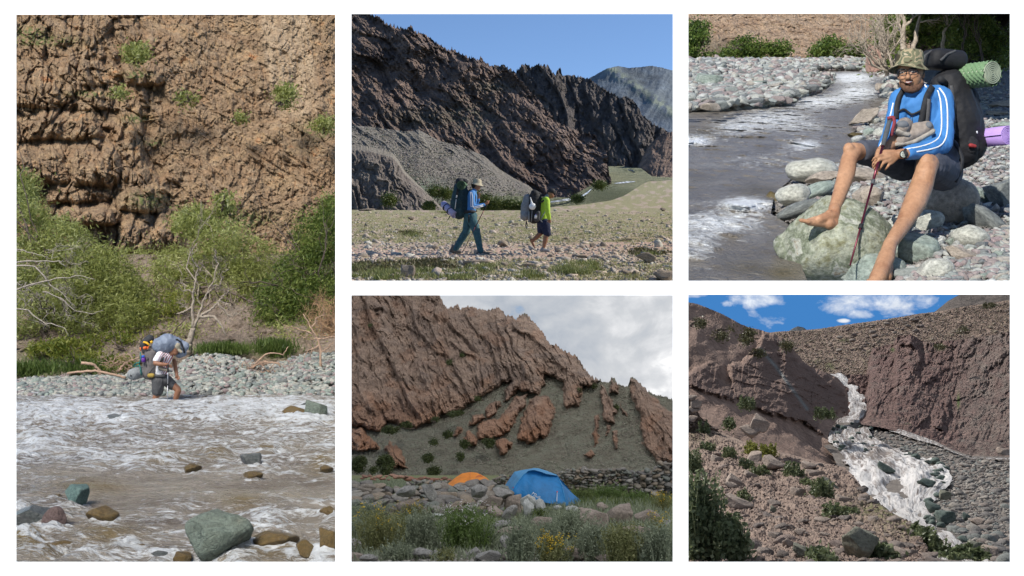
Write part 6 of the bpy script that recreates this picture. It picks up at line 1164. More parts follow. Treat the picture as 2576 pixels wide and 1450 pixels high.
# hanging shoes, pole
SHB = plain('dusty_brown_shoe', (.26, .22, .19), .9, .2, .3, 30, .3); SOLE = plain('dusty_sole', (.33, .30, .26), .9, .2, .25, 40, .4); TOEC = plain('grey_toe_cap', (.13, .14, .155), .7, .3, .2, 20)
t = empty('hiking_shoe', S3(700, 960, 6.58), 'dusty low hiking shoe hanging sideways before the chest, sole down', 'shoe')
B = Body(); B.cap(S3(570, 1000, 6.56), S3(840, 860, 6.58), .030, .042); B.cap(S3(780, 860, 6.58), S3(720, 870, 6.58), .036, .034); B.build('upper', SHB, t, .006, 2, .003, 30); B = Body(); B.cap(S3(525, 1035, 6.55), S3(700, 1010, 6.56), .020, .022, ((0, 0, 1), .7)); B.cap(S3(700, 1010, 6.56), S3(890, 900, 6.57), .022, .026, ((0, 0, 1), .7)); B.build('sole', SOLE, t, .006, 2, .003, 40); B = Body(); B.ball(S3(860, 840, 6.56), (.028, .03, .026)); B.build('toe_cap', TOEC, t, .006, 2)
t = empty('hiking_shoe', S3(600, 880, 6.56), 'dusty low hiking shoe hanging with its toe towards the viewer', 'shoe')
B = Body(); B.cap(S3(620, 830, 6.60), S3(590, 860, 6.55), .046, .042); B.build('upper', SHB, t, .006, 2, .003, 30); B = Body(); B.cap(S3(545, 895, 6.535), S3(640, 930, 6.54), .022, .022, ((0, 0, 1), .7)); B.cap(S3(560, 880, 6.56), S3(620, 930, 6.56), .03, .03); B.build('sole', SOLE, t, .006, 2, .003, 40); B = Body(); B.ball(S3(598, 830, 6.53), (.036, .03, .028)); B.build('toe_cap', TOEC, t, .006, 2)
tubeobj('shoe_lace', [([S3(690, 730, 6.66), S3(650, 800, 6.62), S3(610, 830, 6.60)], [.002] * 3), ([S3(695, 730, 6.66), S3(700, 800, 6.62), S3(720, 860, 6.60)], [.002] * 3)], BLACKF, t, 5)
t = pole('trekking_pole', (S3(468, 765, 6.52), S4(612, 1275, 5.98)), 'maroon trekking pole with ribbed grey grip clasped by the seated man', REDPOLE, .0085, plain('grey_rubber', (.075, .08, .085), .8, .3, .2, 60), .22, basket=False)
ribbon3('wrist_strap', [S3(440, 760, 6.50), S3(500, 745, 6.50), S3(515, 800, 6.50), S3(490, 890, 6.50), S3(475, 945, 6.50)], .018, plain('red_webbing', (.22, .04, .05), .8), t)
a, b = S3(468, 765, 6.52), S4(612, 1275, 5.98); tubeobj('lock_collar', [([a + (b - a) * .74, a + (b - a) * .765], [.0125] * 2)], BLACKF, t, 8)
# ================================================================ camp below the rock wall, overcast
CUR[0] = PLACES['camp_site']; EXT[0] = (866, 1710)
def bm_(x, y): return 880.5 + .4729 * x, 735.8 + .4729 * y
def bx(px): return (px - 880.5) / .4729
def by(py): return (py - 735.8) / .4729
def bpoly(p): return [bm_(*q) for q in p]
def gd(py, h=0.): return (1.5 - h) * F / np.maximum(np.asarray(py, float) - 1144., 20.)
# overcast sky: back, sides and roof of cloud around the camp
cs = NT('overcast_sky'); v = cs.co('Object', (1, .6, 1.5)); n = cs.noise(v, .017, 8, .55, .3); n2 = cs.noise(v, .045, 6, .6, .5)
n = cs.math('ADD', cs.math('MULTIPLY', n, .75), cs.math('MULTIPLY', n2, .25)); col = cs.ramp(n, [(.36, (.20, .34, .55)), (.41, (.42, .46, .52)), (.50, (.58, .60, .63)), (.55, (.74, .75, .77)), (.59, (1., 1., 1.))])
em = cs.new('ShaderNodeEmission'); cs.l(col, em.inputs[0]); em.inputs[1].default_value = .95; cs.l(em.outputs[0], cs.N['Material Output'].inputs[0])
skybox('sky', 862, 1713, 727, 1430, 14, 420, cs.m)
# mountain
cm = rockmat('rock_wall', [(.20, .135, .11), (.33, .235, .185), (.40, .29, .225), (.28, .21, .175), (.45, .30, .21)], .16, .9, .2, 'scree', (.24, .245, .19), crack=.25, fine=1.4, tint2='rust', tintcol2=(.42, .22, .13), scale=(1, 1, .7), rot=(0, R(20), 0))
sil = pl([bm_(*p) for p in [(-60, -60), (440, -60), (460, -10), (480, 30), (505, 85), (520, 95), (545, 88), (570, 74), (590, 100), (625, 80), (660, 92), (700, 100), (730, 108), (780, 90), (800, 94), (830, 130), (862, 128), (885, 160), (898, 130), (940, 122), (960, 150), (1000, 190), (1030, 230), (1062, 288), (1095, 288), (1130, 318), (1160, 322), (1178, 345), (1200, 342), (1232, 388), (1262, 430), (1300, 465), (1360, 488), (1378, 490), (1392, 462), (1410, 470), (1425, 500), (1480, 505), (1492, 458), (1510, 470), (1560, 505), (1600, 545), (1650, 560), (1700, 570), (1760, 610)]])
RK = [bpoly(p) for p in ([(-80, -80), (480, -80), (560, 50), (800, 60), (1000, 150), (1100, 250), (1220, 330), (1290, 430), (1335, 478), (1280, 500), (1235, 500), (1222, 600), (1150, 625), (1130, 480), (1045, 440), (1035, 500), (1000, 545), (900, 520), (840, 575), (815, 570), (850, 475), (700, 560), (600, 620), (520, 650), (440, 690), (350, 722), (200, 690), (150, 745), (-80, 690)],
      [(890, 780), (950, 812), (1050, 760), (1102, 640), (1060, 555), (980, 548), (930, 640)], [(670, 720), (730, 670), (790, 680), (850, 610), (880, 550), (945, 540), (940, 600), (880, 680), (850, 740), (760, 782), (690, 785)], [(598, 770), (640, 728), (690, 780), (670, 820), (612, 805)], [(770, 800), (820, 770), (862, 800), (850, 850), (800, 872)],
      [(-80, 720), (60, 720), (172, 822), (60, 842), (-80, 842)], [(188, 830), (215, 790), (300, 880), (302, 930), (230, 935)], [(1335, 500), (1372, 515), (1420, 640), (1400, 700), (1350, 680)], [(1385, 455), (1435, 500), (1425, 545), (1390, 530)], [(1300, 660), (1330, 650), (1322, 800), (1302, 822)], [(1438, 580), (1470, 640), (1472, 660), (1450, 645)], [(1400, 740), (1420, 735), (1430, 830), (1412, 835)], [(1365, 700), (1385, 700), (1382, 770), (1368, 770)],
      [(1485, 440), (1545, 480), (1600, 545), (1660, 600), (1800, 690), (1800, 905), (1640, 905), (1560, 800), (1540, 650), (1500, 560)], [(545, 765), (575, 712), (602, 732), (560, 772)], [(722, 650), (745, 590), (775, 580), (780, 640), (740, 665)], [(636, 700), (660, 660), (705, 640), (722, 664), (680, 700)], [(775, 590), (800, 570), (812, 600), (790, 625)], [(1245, 870), (1290, 835), (1310, 860), (1290, 885)])]
def rmask(px, py):
    m = np.full(np.broadcast(px, py).shape, -99.)
    qx = px + 6 * fbm(px / 22., py / 22., 3, 3); qy = py + 6 * fbm(px / 22., py / 22., 8, 3)
    for p in RK: m = np.maximum(m, sdpoly(qx + 5 * fins(px, py, 72, 15, 85, .8), qy, p))
    return m
_mc = {}
def mk(px, py):
    k = px.shape
    if k not in _mc: _mc[k] = rmask(px, py)
    return _mc[k]
def cdisp(px, py, v, d):
    m = mk(px, py); rk = sstep(-1, 5, m); big = sstep(0, 60, m); low = sstep(450, 800, by(py))
    a = spine(px, py, d, 66, .0125, 21, 2.6); b = spine(px, py, d, 72, .034, 22, 2.6); e = spine(px, py, d, 76, .085, 23, 2.0)
    right = sstep(1100, 1300, bx(px))
    return d / F * (rk * (14 + 24 * np.minimum(1, np.maximum(m, 0) / 12) + 50 * fins(px, py, 68, 58, 81, 1.1, 1.6) * big + 22 * crag(px, py, 66, 36, 81, 3.6) * big + 9 * crag(px, py, 70, 13, 82, 3.6) * (.3 + .7 * big) + 22 * fins(px, py, 72, 20, 82, 1.1, 1.8) + 9 * fins(px, py, 75, 8, 84, 1., 1.8) + 45 * a * big + 12 * b + 6 * e + 3 * fbm(px / 4., py / 5., 2, 3)) + (1 - rk) * (8 * fbm(px / 50., py / 30., 4, 3) + 4 * fbm(px / 4., py / 3., 6, 4) + 3 * right * ridged(px / 40. + py / 90., py / 200., 6, 3)))
o = relief('mountain_slope', 866, 1712, 760, (sil, lambda x: jag(x, 6, 12, 1, .09)), 1212, 560, lambda px, py, v: 90 + 45 * (1212 - py) / 470. - (px - 1290) * .01, cm,
           {'scree': lambda px, py, v, d: 1 - sstep(-2, 2, mk(px, py)), 'rust': lambda px, py, v, d: np.clip(sstep(420, 800, by(py)) * .75 * sstep(-2, 2, mk(px, py)) * (1 - .6 * sstep(1250, 1400, bx(px))) + .3 * sstep(.1, .5, fbm(px / 60., py / 40., 9, 3)) * sstep(-2, 2, mk(px, py)), 0, 1)}, cdisp, back=12)
tag(o, 'steep brown rock wall with jagged crest above green scree', 'mountain', kind='structure')
r = np.random.RandomState(41); n = 16000; px = r.uniform(868, 1710, n); py = r.uniform(930, 1205, n); m_ = rmask(px, py); ok = (m_ < -3) & (py > sil(px) + 6); px, py = px[ok], py[ok]; D = 90 + 45 * (1212 - py) / 470. - (px - 1290) * .01 - .35
big_ = (fbm(px / 60., py / 25., 3, 3) > .12)
pebbles('scree', XYZ(px, py, D), r.uniform(.02, .05, len(px)) * np.where(big_, 1.4, 1), stonemat('scree_gravel', [(.21, .215, .16), (.26, .255, .20), (.17, .18, .13), (.29, .27, .23), (.23, .19, .165)], 3., island=True), 17, .7, 1)
SLAB = ['dark bush at the left edge at the mountain foot', 'large dark bush beside the rust red spur at the left', 'low bush under the large dark one at the left', 'wide low bush under the big rock wall at the left', 'second bush right of the wide low one under the rock wall', 'bush in the grassy chute below the rock wall', 'small bush touching the one in the grassy chute', 'bush left of the small rust rock blade', 'bush under the rust block in the middle of the scree', 'bush between the rust block and the big slab', 'bush low on the scree straight above the stone wall', 'small upright bush on the scree above the orange tent', 'small bush higher on the scree left of the middle', 'wide bush just above the red stone row', 'tiny bush on a crack in the rock wall', 'tiny bush at the lower corner of the rock wall', 'tiny bush where the chute narrows', 'speck of a bush high on the rock wall', 'small bush in a notch below the skyline', 'tiny bush beside the first skyline spire', 'tiny bush on the upper scree at the right', 'small bush between the two narrow fins', 'tiny bush near the top left of the rock wall', 'small bush at the foot left of the rust red spur']
MB = leafmat('mountain_bush_leaves', [(.025, .035, .012), (.05, .065, .02), (.08, .10, .03)], .2)
for i, (x, y, w, h) in enumerate([(50, 915, 55, 55), (190, 905, 60, 50), (190, 945, 40, 26), (215, 730, 60, 22), (300, 705, 40, 20), (575, 640, 30, 14), (545, 648, 24, 12), (520, 757, 26, 20), (610, 805, 34, 26), (735, 805, 44, 30), (415, 880, 36, 24), (585, 875, 22, 24), (445, 795, 24, 16), (445, 950, 44, 28), (530, 372, 16, 14), (455, 675, 18, 12), (680, 565, 14, 10), (595, 335, 12, 8), (990, 360, 18, 22), (1300, 495, 12, 9), (1215, 520, 12, 9), (1418, 610, 10, 12), (105, 175, 12, 16), (125, 945, 24, 16)]):
    a, b = bm_(x, y); d = 90 + 45 * np.clip((1212 - b) / 470., 0, 1) - 3.5
    shrub('slope_bush', [blob(a, b, w * .36, h * .36, d, .8)], int(250 + w * h * 1.1), MB, 800 + i, SLAB[i], P(a, b + h * .4, d), 'bush', L=.16, W=.08, nb=2, clump=.13, group='dark bushes on the mountain above the camp')
# ground
gmb = rockmat('camp_ground', [(.10, .09, .07), (.17, .15, .12), (.22, .19, .16)], 2., .8, .05, 'green', (.13, .15, .06), crack=.3)
o = relief('camp_ground', 866, 1712, 300, 1196, 1432, 260, lambda px, py, v: gd(py), gmb, {'green': lambda px, py, v, d: np.clip(1.1 - sstep(1340, 1420, by(py)) + .3 * fbm(px / 20., py / 8., 2, 3), 0, 1)}, lambda px, py, v, d: d / F * 5 * fbm(px / 20., py / 9., 3, 4), back=3); tag(o, kind='structure')
def G3(n, x0, x1, y0, y1, seed, pw=1., h=0.):
    r = np.random.RandomState(seed); px = r.uniform(*bm_(x0, 0)[:1], bm_(x1, 0)[0], n); py = bm_(0, y0)[1] + (bm_(0, y1)[1] - bm_(0, y0)[1]) * r.uniform(0, 1, n) ** pw; return XYZ(px, py, gd(py, h)), px, py
MG = leafmat('meadow_green', [(.07, .10, .03), (.13, .17, .05), (.19, .22, .09)], .35); SAGE = leafmat('sage_leaves', [(.10, .12, .08), (.18, .21, .14), (.27, .30, .21), (.20, .23, .13)], .3); SAGEY = leafmat('olive_sage_leaves', [(.10, .11, .04), (.19, .20, .08), (.28, .27, .13)], .3); BRG = leafmat('bright_herb_leaves', [(.05, .09, .02), (.11, .17, .04), (.17, .24, .08), (.30, .34, .20)], .35)
YEL = plain('yellow_petals', (.62, .42, .03), .6); WHP = plain('white_petals', (.62, .58, .58), .6)
for q, (x0, x1, y0, y1, n, h, m_) in enumerate(((0, 560, 995, 1040, 6000, .16, SAGE), (0, 1710, 1040, 1140, 5000, .14, MG), (1180, 1710, 1040, 1130, 5000, .2, MG), (0, 1710, 1180, 1430, 9000, .13, SAGE), (900, 1700, 1100, 1260, 5000, .2, SAGE))):
    pos, _, _ = G3(n, x0, x1, y0, y1, 60 + q); blades('grass', pos, h, .011, m_, np.random.RandomState(q), lean=.5)
r = np.random.RandomState(77)
pos, _, _ = G3(1500, -10, 1720, 1330, 1440, 5); BMG = stonemat('camp_gravel', [(.26, .24, .22), (.20, .18, .17), (.32, .30, .27)], 6., island=True); pebbles('gravel', pos, r.uniform(.012, .05, len(pos)), BMG, 9, .6)
wc = [(.20, .185, .17), (.26, .24, .22), (.16, .15, .145), (.23, .20, .17), (.30, .28, .25), (.19, .20, .18), (.27, .22, .17)]
WST = stonemat('wall_stone', wc, 4., bs=.6); WSI = stonemat('far_wall_stone', [tuple(q * .85 for q in c) for c in wc], 5., island=True)
def wallpatch(name, top, bot, d, sz, label, seed, x0, x1):
    r = np.random.RandomState(seed); pos = []; s = []; y = 0; xs = np.arange(x0, x1, sz * .95)
    T, Bt = pl([bm_(*p) for p in top]), pl([bm_(*p) for p in bot])
    for xx in xs:
        a = bm_(xx, 0)[0]; t, b = T(a), Bt(a); yy = b
        while yy > t:
            for rowd in (0, .3): 
                pos.append(P(a + r.uniform(-4, 4), yy - r.uniform(0, 2), d + rowd + r.uniform(-.08, .08))[:]); s.append(sz * .4729 / F * d * r.uniform(.4, .72))
            yy -= sz * .4729 * .52
    o = pebbles(name, np.array(pos), np.array(s), WSI, seed, .5, 2, None, None, label); tag(o, label, 'wall'); return o
wallpatch('dry_stone_wall', [(1080, 965), (1140, 945), (1300, 938), (1460, 945), (1560, 965)], [(1080, 985), (1150, 1040), (1300, 1058), (1560, 1050)], 42, 26, 'long dark dry stone wall behind the blue tent', 31, 1085, 1560)
wallpatch('dry_stone_wall', [(1480, 1000), (1540, 950), (1620, 935), (1650, 905), (1760, 895)], [(1480, 1060), (1600, 1070), (1760, 1075)], 37, 34, 'nearer dry stone wall piled high at the right edge', 32, 1490, 1740)
wallpatch('dry_stone_wall', [(760, 990), (800, 975), (850, 970), (870, 960)], [(760, 1020), (870, 1040)], 41, 24, 'short low wall between the orange and the blue tent', 33, 765, 880)
wallpatch('dry_stone_wall', [(310, 1010), (350, 995), (430, 1000), (520, 1010)], [(310, 1035), (520, 1040)], 40, 26, 'low stone wall left of the orange tent', 34, 315, 520)
RR = stonemat('red_stone_mat', [(.27, .13, .09), (.22, .12, .09), (.32, .18, .13)], 4.)
for i in range(34):
    x = 60 + i * 14 + r.uniform(-8, 8); y = 985 + r.uniform(-14, 12) if x < 330 else 992 + r.uniform(-6, 8); a, b = bm_(x, y); w = r.uniform(8, 20); rock('red_stone', a, b, w, w * .5, 44 + r.uniform(-1, 1), RR, i, 'rust red stone in the row below the mountain foot', 'stone', 'red stones along the mountain foot', sub=2)
# tumbled wall in front
top = pl([bm_(*p) for p in [(-40, 1030), (0, 1020), (60, 1000), (120, 1004), (180, 1040), (300, 1032), (400, 1040), (440, 1020), (500, 1035), (590, 1012), (700, 1004), (790, 1018), (840, 1050), (880, 1090)]]); bot = pl([bm_(*p) for p in [(-40, 1110), (120, 1150), (220, 1195), (480, 1165), (620, 1160), (760, 1210), (880, 1250)]])
k = 0
for lay in range(7):
    x = -20 + r.uniform(0, 30)
    while x < 872:
        w = r.uniform(52, 105) * (.85 if x < 200 else 1.); a = bm_(x + w / 2, 0)[0]; t, b = top(a), bot(a); f = (lay + .4) / 7.; y = b + (t - b) * f
        h = min(w * .4729 * r.uniform(.4, .62), max(13, (b - t) / 3.6)); d = 27.3 + 1.4 * f + r.uniform(-.1, .1)
        if h > 6 and (b - t) > 8 * (lay > 3): rock('wall_stone', a, y, w * .4729 * 1.12, h * 1.15, d, WST, k * 7 + lay, 'weathered grey brown stone in the tumbled dry wall before the tents', 'stone', 'stones of the tumbled dry wall before the tents', rot=(r.uniform(-.2, .2), r.uniform(-.35, .35), r.uniform(-.5, .5)), sub=3); k += 1
        x += w * .86
SB = {'b': rockmat('brown_field_stone', [(.17, .14, .12), (.26, .215, .185), (.31, .265, .23)], 1.6, .7, .04, crack=.1, kind='Generated'), 'w': rockmat('granite', [(.24, .25, .24), (.36, .37, .36), (.46, .46, .45)], 5., .7, .02, crack=.05, kind='Generated'), 'g': rockmat('grey_field_stone', [(.16, .16, .155), (.25, .24, .23), (.33, .32, .30)], 1.8, .7, .04, crack=.1, kind='Generated')}
for i, (x, y, w, h, lab, m_, tl) in enumerate([(870, 1130, 100, 130, 'brown rounded boulder standing upright in front of the blue tent', 'b', .15), (945, 1112, 95, 84, 'white speckled granite boulder under the tent lettering', 'w', 0), (948, 1160, 66, 118, 'pale granite slab standing on end', 'w', .1), (1010, 1142, 66, 90, 'pinkish granite stone right of the upright slab', 'w', -.1), (690, 1058, 92, 74, 'pale angular block on top of the wall', 'g', .1), (805, 1072, 112, 62, 'big grey slab overhanging the end of the wall', 'g', .25), (590, 1040, 90, 40, 'flat grey capstone left on the wall', 'g', 0), (300, 1060, 110, 66, 'pale rounded stone on the left part of the wall', 'g', -.3), (425, 1058, 60, 100, 'narrow stone standing diagonally in the wall', 'g', -.5), (300, 1135, 110, 80, 'brown block low in the left part of the wall', 'b', 0), (760, 1110, 130, 70, 'rusty cracked block in the wall', 'b', -.3),
      (780, 1175, 110, 60, 'dark brown stone fallen at the foot of the wall', 'b', .2), (850, 1175, 60, 110, 'dark leaning stone at the foot of the upright boulder', 'g', .7), (810, 1238, 110, 52, 'grey flat stone on the ground in front of the wall', 'g', -.2), (850, 1272, 150, 52, 'pale flat slab lying below the flat grey one', 'b', -.1), (1020, 1220, 130, 70, 'tan sloping slab right of the leaning stone', 'b', -.3), (455, 1190, 90, 34, 'whitish flat stone half hidden by flowers', 'w', -.1),
      (1290, 1205, 165, 120, 'big rounded tan boulder right of the tents', 'b', 0), (1435, 1185, 152, 135, 'biggest rounded brown boulder at the right', 'b', .1), (1575, 1195, 135, 92, 'dark brown pointed boulder right of the biggest one', 'b', -.1), (1345, 1145, 66, 50, 'small brown stone between the tan and brown boulders', 'b', 0), (1180, 1155, 80, 40, 'pale grey stone by the tent tail', 'w', 0), (1105, 1148, 50, 32, 'little pink stone before the blue tent', 'w', 0), (1665, 1235, 90, 60, 'grey flat stone at the right edge', 'g', 0), (1530, 1265, 200, 60, 'broad flat brown slab below the brown boulders', 'b', .05),
      (375, 1392, 145, 72, 'grey flat boulder at the bottom left of the camp', 'g', -.1), (495, 1392, 110, 38, 'long thin slab beside the grey flat boulder', 'g', 0), (655, 1388, 90, 50, 'grey slab at the bottom middle left', 'g', -.4), (735, 1402, 140, 70, 'pale greenish slab at the bottom', 'g', -.1), (845, 1340, 110, 90, 'grey block stack below the pale slab', 'g', 0), (850, 1410, 90, 60, 'pale block at the bottom centre', 'b', .1), (1200, 1402, 150, 80, 'brown boulder at the bottom right of the yellow flowers', 'b', .3), (1350, 1420, 110, 50, 'small brown boulder at the bottom edge', 'b', 0), (30, 1335, 70, 60, 'grey stone at the left edge', 'g', 0), (100, 1415, 100, 50, 'grey stone at the lower left corner', 'g', 0), (40, 1405, 90, 40, 'darker stone in the lower left corner', 'b', 0), (690, 1345, 90, 40, 'dark stone under the white flowers', 'g', 0), (1640, 1060, 120, 30, 'flat grey stone at the foot of the right wall', 'g', 0)]):
    a, b = bm_(x, y); yb = b + h * .4729 * .38; d = float(gd(min(yb, 1426)))
    if y < 1150 and x < 1050: d = 26.9
    rock('field_stone', a, b, w * .4729, h * .4729, d, SB[m_], 900 + i * 5, lab, 'boulder', rot=(.05, tl, (i % 5 - 2) * .15), sub=4, cuts=9, rough=.07, depth=.8)
# tents
def T5(x, y, d): return np.array(P(1094.3 + .15137 * x, 1157.2 + .15137 * y, d))
def patch(name, A, B, mat, parent, nu=60, nv=26, bulge=0., wr=.02, seed=0, sag=0.):
    A = np.array([T5(*p) for p in A]); B = np.array([T5(*p) for p in B])
    def rs_(C):
        s = np.concatenate([[0], np.cumsum(np.linalg.norm(np.diff(C, axis=0), axis=1))]); t = np.linspace(0, s[-1], nu); q = np.stack([np.interp(t, s, C[:, i]) for i in range(3)], -1)
        for _ in range(2): q[1:-1] = (q[:-2] + 2 * q[1:-1] + q[2:]) / 4
        return q
    a, b = rs_(A), rs_(B); w = np.linspace(0, 1, nv)[:, None, None]; V = a[None] * (1 - w) + b[None] * w
    u = np.linspace(0, 1, nu)[None]; ww = w[..., 0]; bl = np.sin(np.pi * ww) * (.4 + .6 * np.sin(np.pi * u)); V[..., 1] -= bulge * bl
    n = ridged(V[..., 0] * 1.6 + V[..., 2] * .8 + seed, V[..., 2] * .9, seed, 4) * np.sin(np.pi * np.clip(ww, .02, .98)) ** .5; V[..., 1] -= wr * n * 1.2
    return mesh_np(name, V.reshape(-1, 3), gridfaces(nu, nv), mat, parent)
def tentmat(name, col):
    m = NT(name, .55, .4); v = m.co('Object'); n = m.noise(v, 3.5, 6, .6, 1.2); c = m.mix(1., col, m.ramp(n, [(.3, .85), (.7, 1.15)]), 'MULTIPLY'); m.done(c, m.bump(n, .6, .03))
    tr = m.new('ShaderNodeBsdfTranslucent'); m.l(c, tr.inputs[0]); mx = m.new('ShaderNodeMixShader'); mx.inputs[0].default_value = .25; m.l(m.b.outputs[0], mx.inputs[1]); m.l(tr.outputs[0], mx.inputs[2]); m.l(mx.outputs[0], m.N['Material Output'].inputs[0]); return m.m
BT = tentmat('blue_tent_cloth', (.018, .20, .50)); BTL = tentmat('light_blue_tent_cloth', (.05, .30, .60)); OT = tentmat('orange_tent_cloth', (.78, .25, .025))
t = empty('tent', T5(1700, 760, 33), 'blue trekking tent with sloping tail and white lettering behind the stones', 'tent')
arch = [(1262, 575, 32.0), (1310, 460, 32.05), (1400, 330, 32.2), (1470, 245, 32.3), (1550, 188, 32.4), (1650, 178, 32.4), (1760, 205, 32.4), (1840, 240, 32.4), (2035, 262, 32.5), (2110, 430, 32.3), (2150, 600, 32.1), (2190, 762, 31.9)]
patch('side_panel', [(1130, 475, 33.9), (1220, 340, 33.9), (1320, 195, 33.9), (1450, 165, 33.8), (1560, 150, 33.7)], arch[:5], BTL, t, wr=.03, seed=3)
patch('hood', [(1560, 150, 33.7), (1640, 133, 33.6), (1720, 138, 33.6), (1860, 180, 33.6), (2022, 245, 33.6)], [(1540, 180, 32.25), (1640, 165, 32.2), (1760, 195, 32.2), (1850, 232, 32.25), (2040, 262, 32.4)], BTL, t, bulge=.05, wr=.02, seed=4)
patch('door_panel', arch, [(1262, 575, 31.98), (1300, 590, 31.95), (1360, 610, 31.9), (1430, 640, 31.9), (1500, 655, 31.85), (1600, 675, 31.8), (1700, 690, 31.8), (1800, 705, 31.8), (1900, 720, 31.8), (2000, 735, 31.8), (2100, 750, 31.85), (2190, 762, 31.88)], BT, t, nu=90, nv=40, bulge=.10, wr=.02, seed=5)
patch('tail', [(2022, 245, 33.6), (2120, 400, 33.9), (2290, 560, 34.2), (2475, 722, 34.6)], [(2036, 262, 32.5), (2110, 430, 32.3), (2150, 600, 32.1), (2190, 762, 31.9)], BT, t, wr=.06, seed=6, bulge=-.1)
patch('skirt', [(2190, 762, 31.9), (2300, 770, 32.8), (2475, 722, 34.6)], [(2190, 700, 32.2), (2300, 690, 33.2), (2475, 722, 34.7)], BT, t, wr=.02)
patch('rear_panel', [(1130, 475, 33.9), (1220, 340, 33.9), (1320, 195, 33.9), (1560, 150, 33.7), (1720, 138, 33.6), (2022, 245, 33.6), (2290, 560, 34.2), (2475, 722, 34.6)], [(1150, 480, 35.2), (1250, 500, 35.3), (1400, 520, 35.4), (1600, 540, 35.4), (1750, 560, 35.4), (1950, 600, 35.4), (2200, 660, 35.2), (2475, 722, 34.8)], BT, t, wr=.02)
tubeobj('door_pole', [([T5(*p) - [0, .02, 0] for p in arch], [.012] * len(arch))], BTL, t, 6)
text3('chuo', T5(1690, 606, 31.62), .11, WHITEF, t, 'lettering').rotation_euler = (R(88), R(6), 0)
zz = [(1605, 580), (1640, 540), (1652, 572), (1672, 560), (1690, 585)]; tubeobj('logo', [([T5(x, y, 31.64) for x, y in zz], [.011] * 5)], WHITEF, t, 6)
tubeobj('guy_line', [([T5(2030, 532, 32.0), T5(2026, 690, 31.6)], [.007, .007])], WHITEF, t, 5); tubeobj('guy_tab', [([T5(2022, 526, 32.0), T5(2040, 532, 32.0)], [.018, .018]), ([T5(1298, 455, 31.95), T5(1306, 465, 31.95)], [.014, .014])], plain('red_tab', (.6, .03, .03)), t, 6)
t = empty('tent', T5(600, 640, 36), 'orange dome tent behind the dry stone wall', 'tent')
oa = [(130, 470, 36.6), (230, 380, 36.6), (330, 300, 36.6), (450, 222, 36.7), (590, 201, 36.7), (700, 213, 36.7), (850, 290, 36.7), (950, 380, 36.6), (1040, 480, 36.5), (1080, 560, 36.4)]
patch('canopy', oa, [(90, 640, 35.6), (200, 650, 35.4), (320, 660, 35.2), (450, 665, 35.1), (590, 670, 35.0), (700, 670, 35.1), (850, 665, 35.2), (950, 660, 35.4), (1040, 650, 35.6), (1110, 640, 35.8)], OT, t, nu=90, nv=50, bulge=.35, wr=.035, seed=9)
patch('rear_panel', oa, [(90, 600, 37.6), (300, 610, 38), (590, 610, 38.2), (850, 610, 38), (1110, 600, 37.6)], OT, t, wr=.02, seed=10)
tubeobj('seam', [([T5(588, 203, 36.62), T5(592, 300, 35.9), T5(590, 400, 35.45)], [.008] * 3)], OT, t, 5)
patch('vent', [(668, 292, 35.85), (700, 262, 35.9), (745, 240, 36.0), (780, 262, 35.9), (812, 290, 35.85)], [(668, 294, 35.7), (710, 288, 35.66), (745, 284, 35.66), (780, 288, 35.66), (812, 292, 35.7)], plain('orange_shadow_cloth', (.45, .11, .015)), t, nu=20, nv=6, wr=0)  # the vent's shade is put into a darker orange
# plants
def herb(px, py, w, h, n, mat, seed, label, d=None, stem=.5, leaf=(.05, .016), flo=None, nf=0, name='sage_bush', cat='plant', tipw=.012, lean=.4):
    a, b = bm_(px, py); w *= .4729; h *= .4729; d = d or float(gd(min(b + h * .5, 1428))); r = np.random.RandomState(seed); t = empty(name, P(a, b + h / 2, d), label, cat)
    W_, H_ = w / F * d, h / F * d; base = np.array(P(a, b + h / 2, d)) + r.normal(size=(n, 3)) * [W_ * .2, .12, .0]; dr = np.stack([r.uniform(-1, 1, n) * W_ / H_ * lean, r.normal(size=n) * .25, np.ones(n)], -1); L_ = H_ * r.uniform(.55, 1.1, n)[:, None]; tip = base + dr * L_
    mid = (base + tip) / 2 + r.normal(size=(n, 3)) * .02
    s = np.array([1., 0, 0]) * .004; V = np.stack([base - s, base + s, mid + s * .8, mid - s * .8, tip], 1).reshape(-1, 3); i = np.arange(n) * 5
    mesh_np('stem', V, [np.stack([i, i + 1, i + 2, i + 3], -1), np.stack([i + 3, i + 2, i + 4], -1)], mat, t, smooth=False)
    m = 24; f = r.uniform(.15, 1., (n, m, 1)); c = base[:, None] * (1 - f) + tip[:, None] * f + r.normal(size=(n, m, 3)) * .016; leafcloud('leaves', c.reshape(-1, 3), leaf[0], leaf[1], mat, t, seed, .6)
    if flo is not None:
        k = r.choice(n, min(n, nf // 2), False); c = tip[k][:, None] + r.normal(size=(len(k), 5, 3)) * .018; pebbles('flowers', c.reshape(-1, 3), np.full(c.size // 3, .0085), flo, seed, .7, 1, 'stuff', t)
    return t
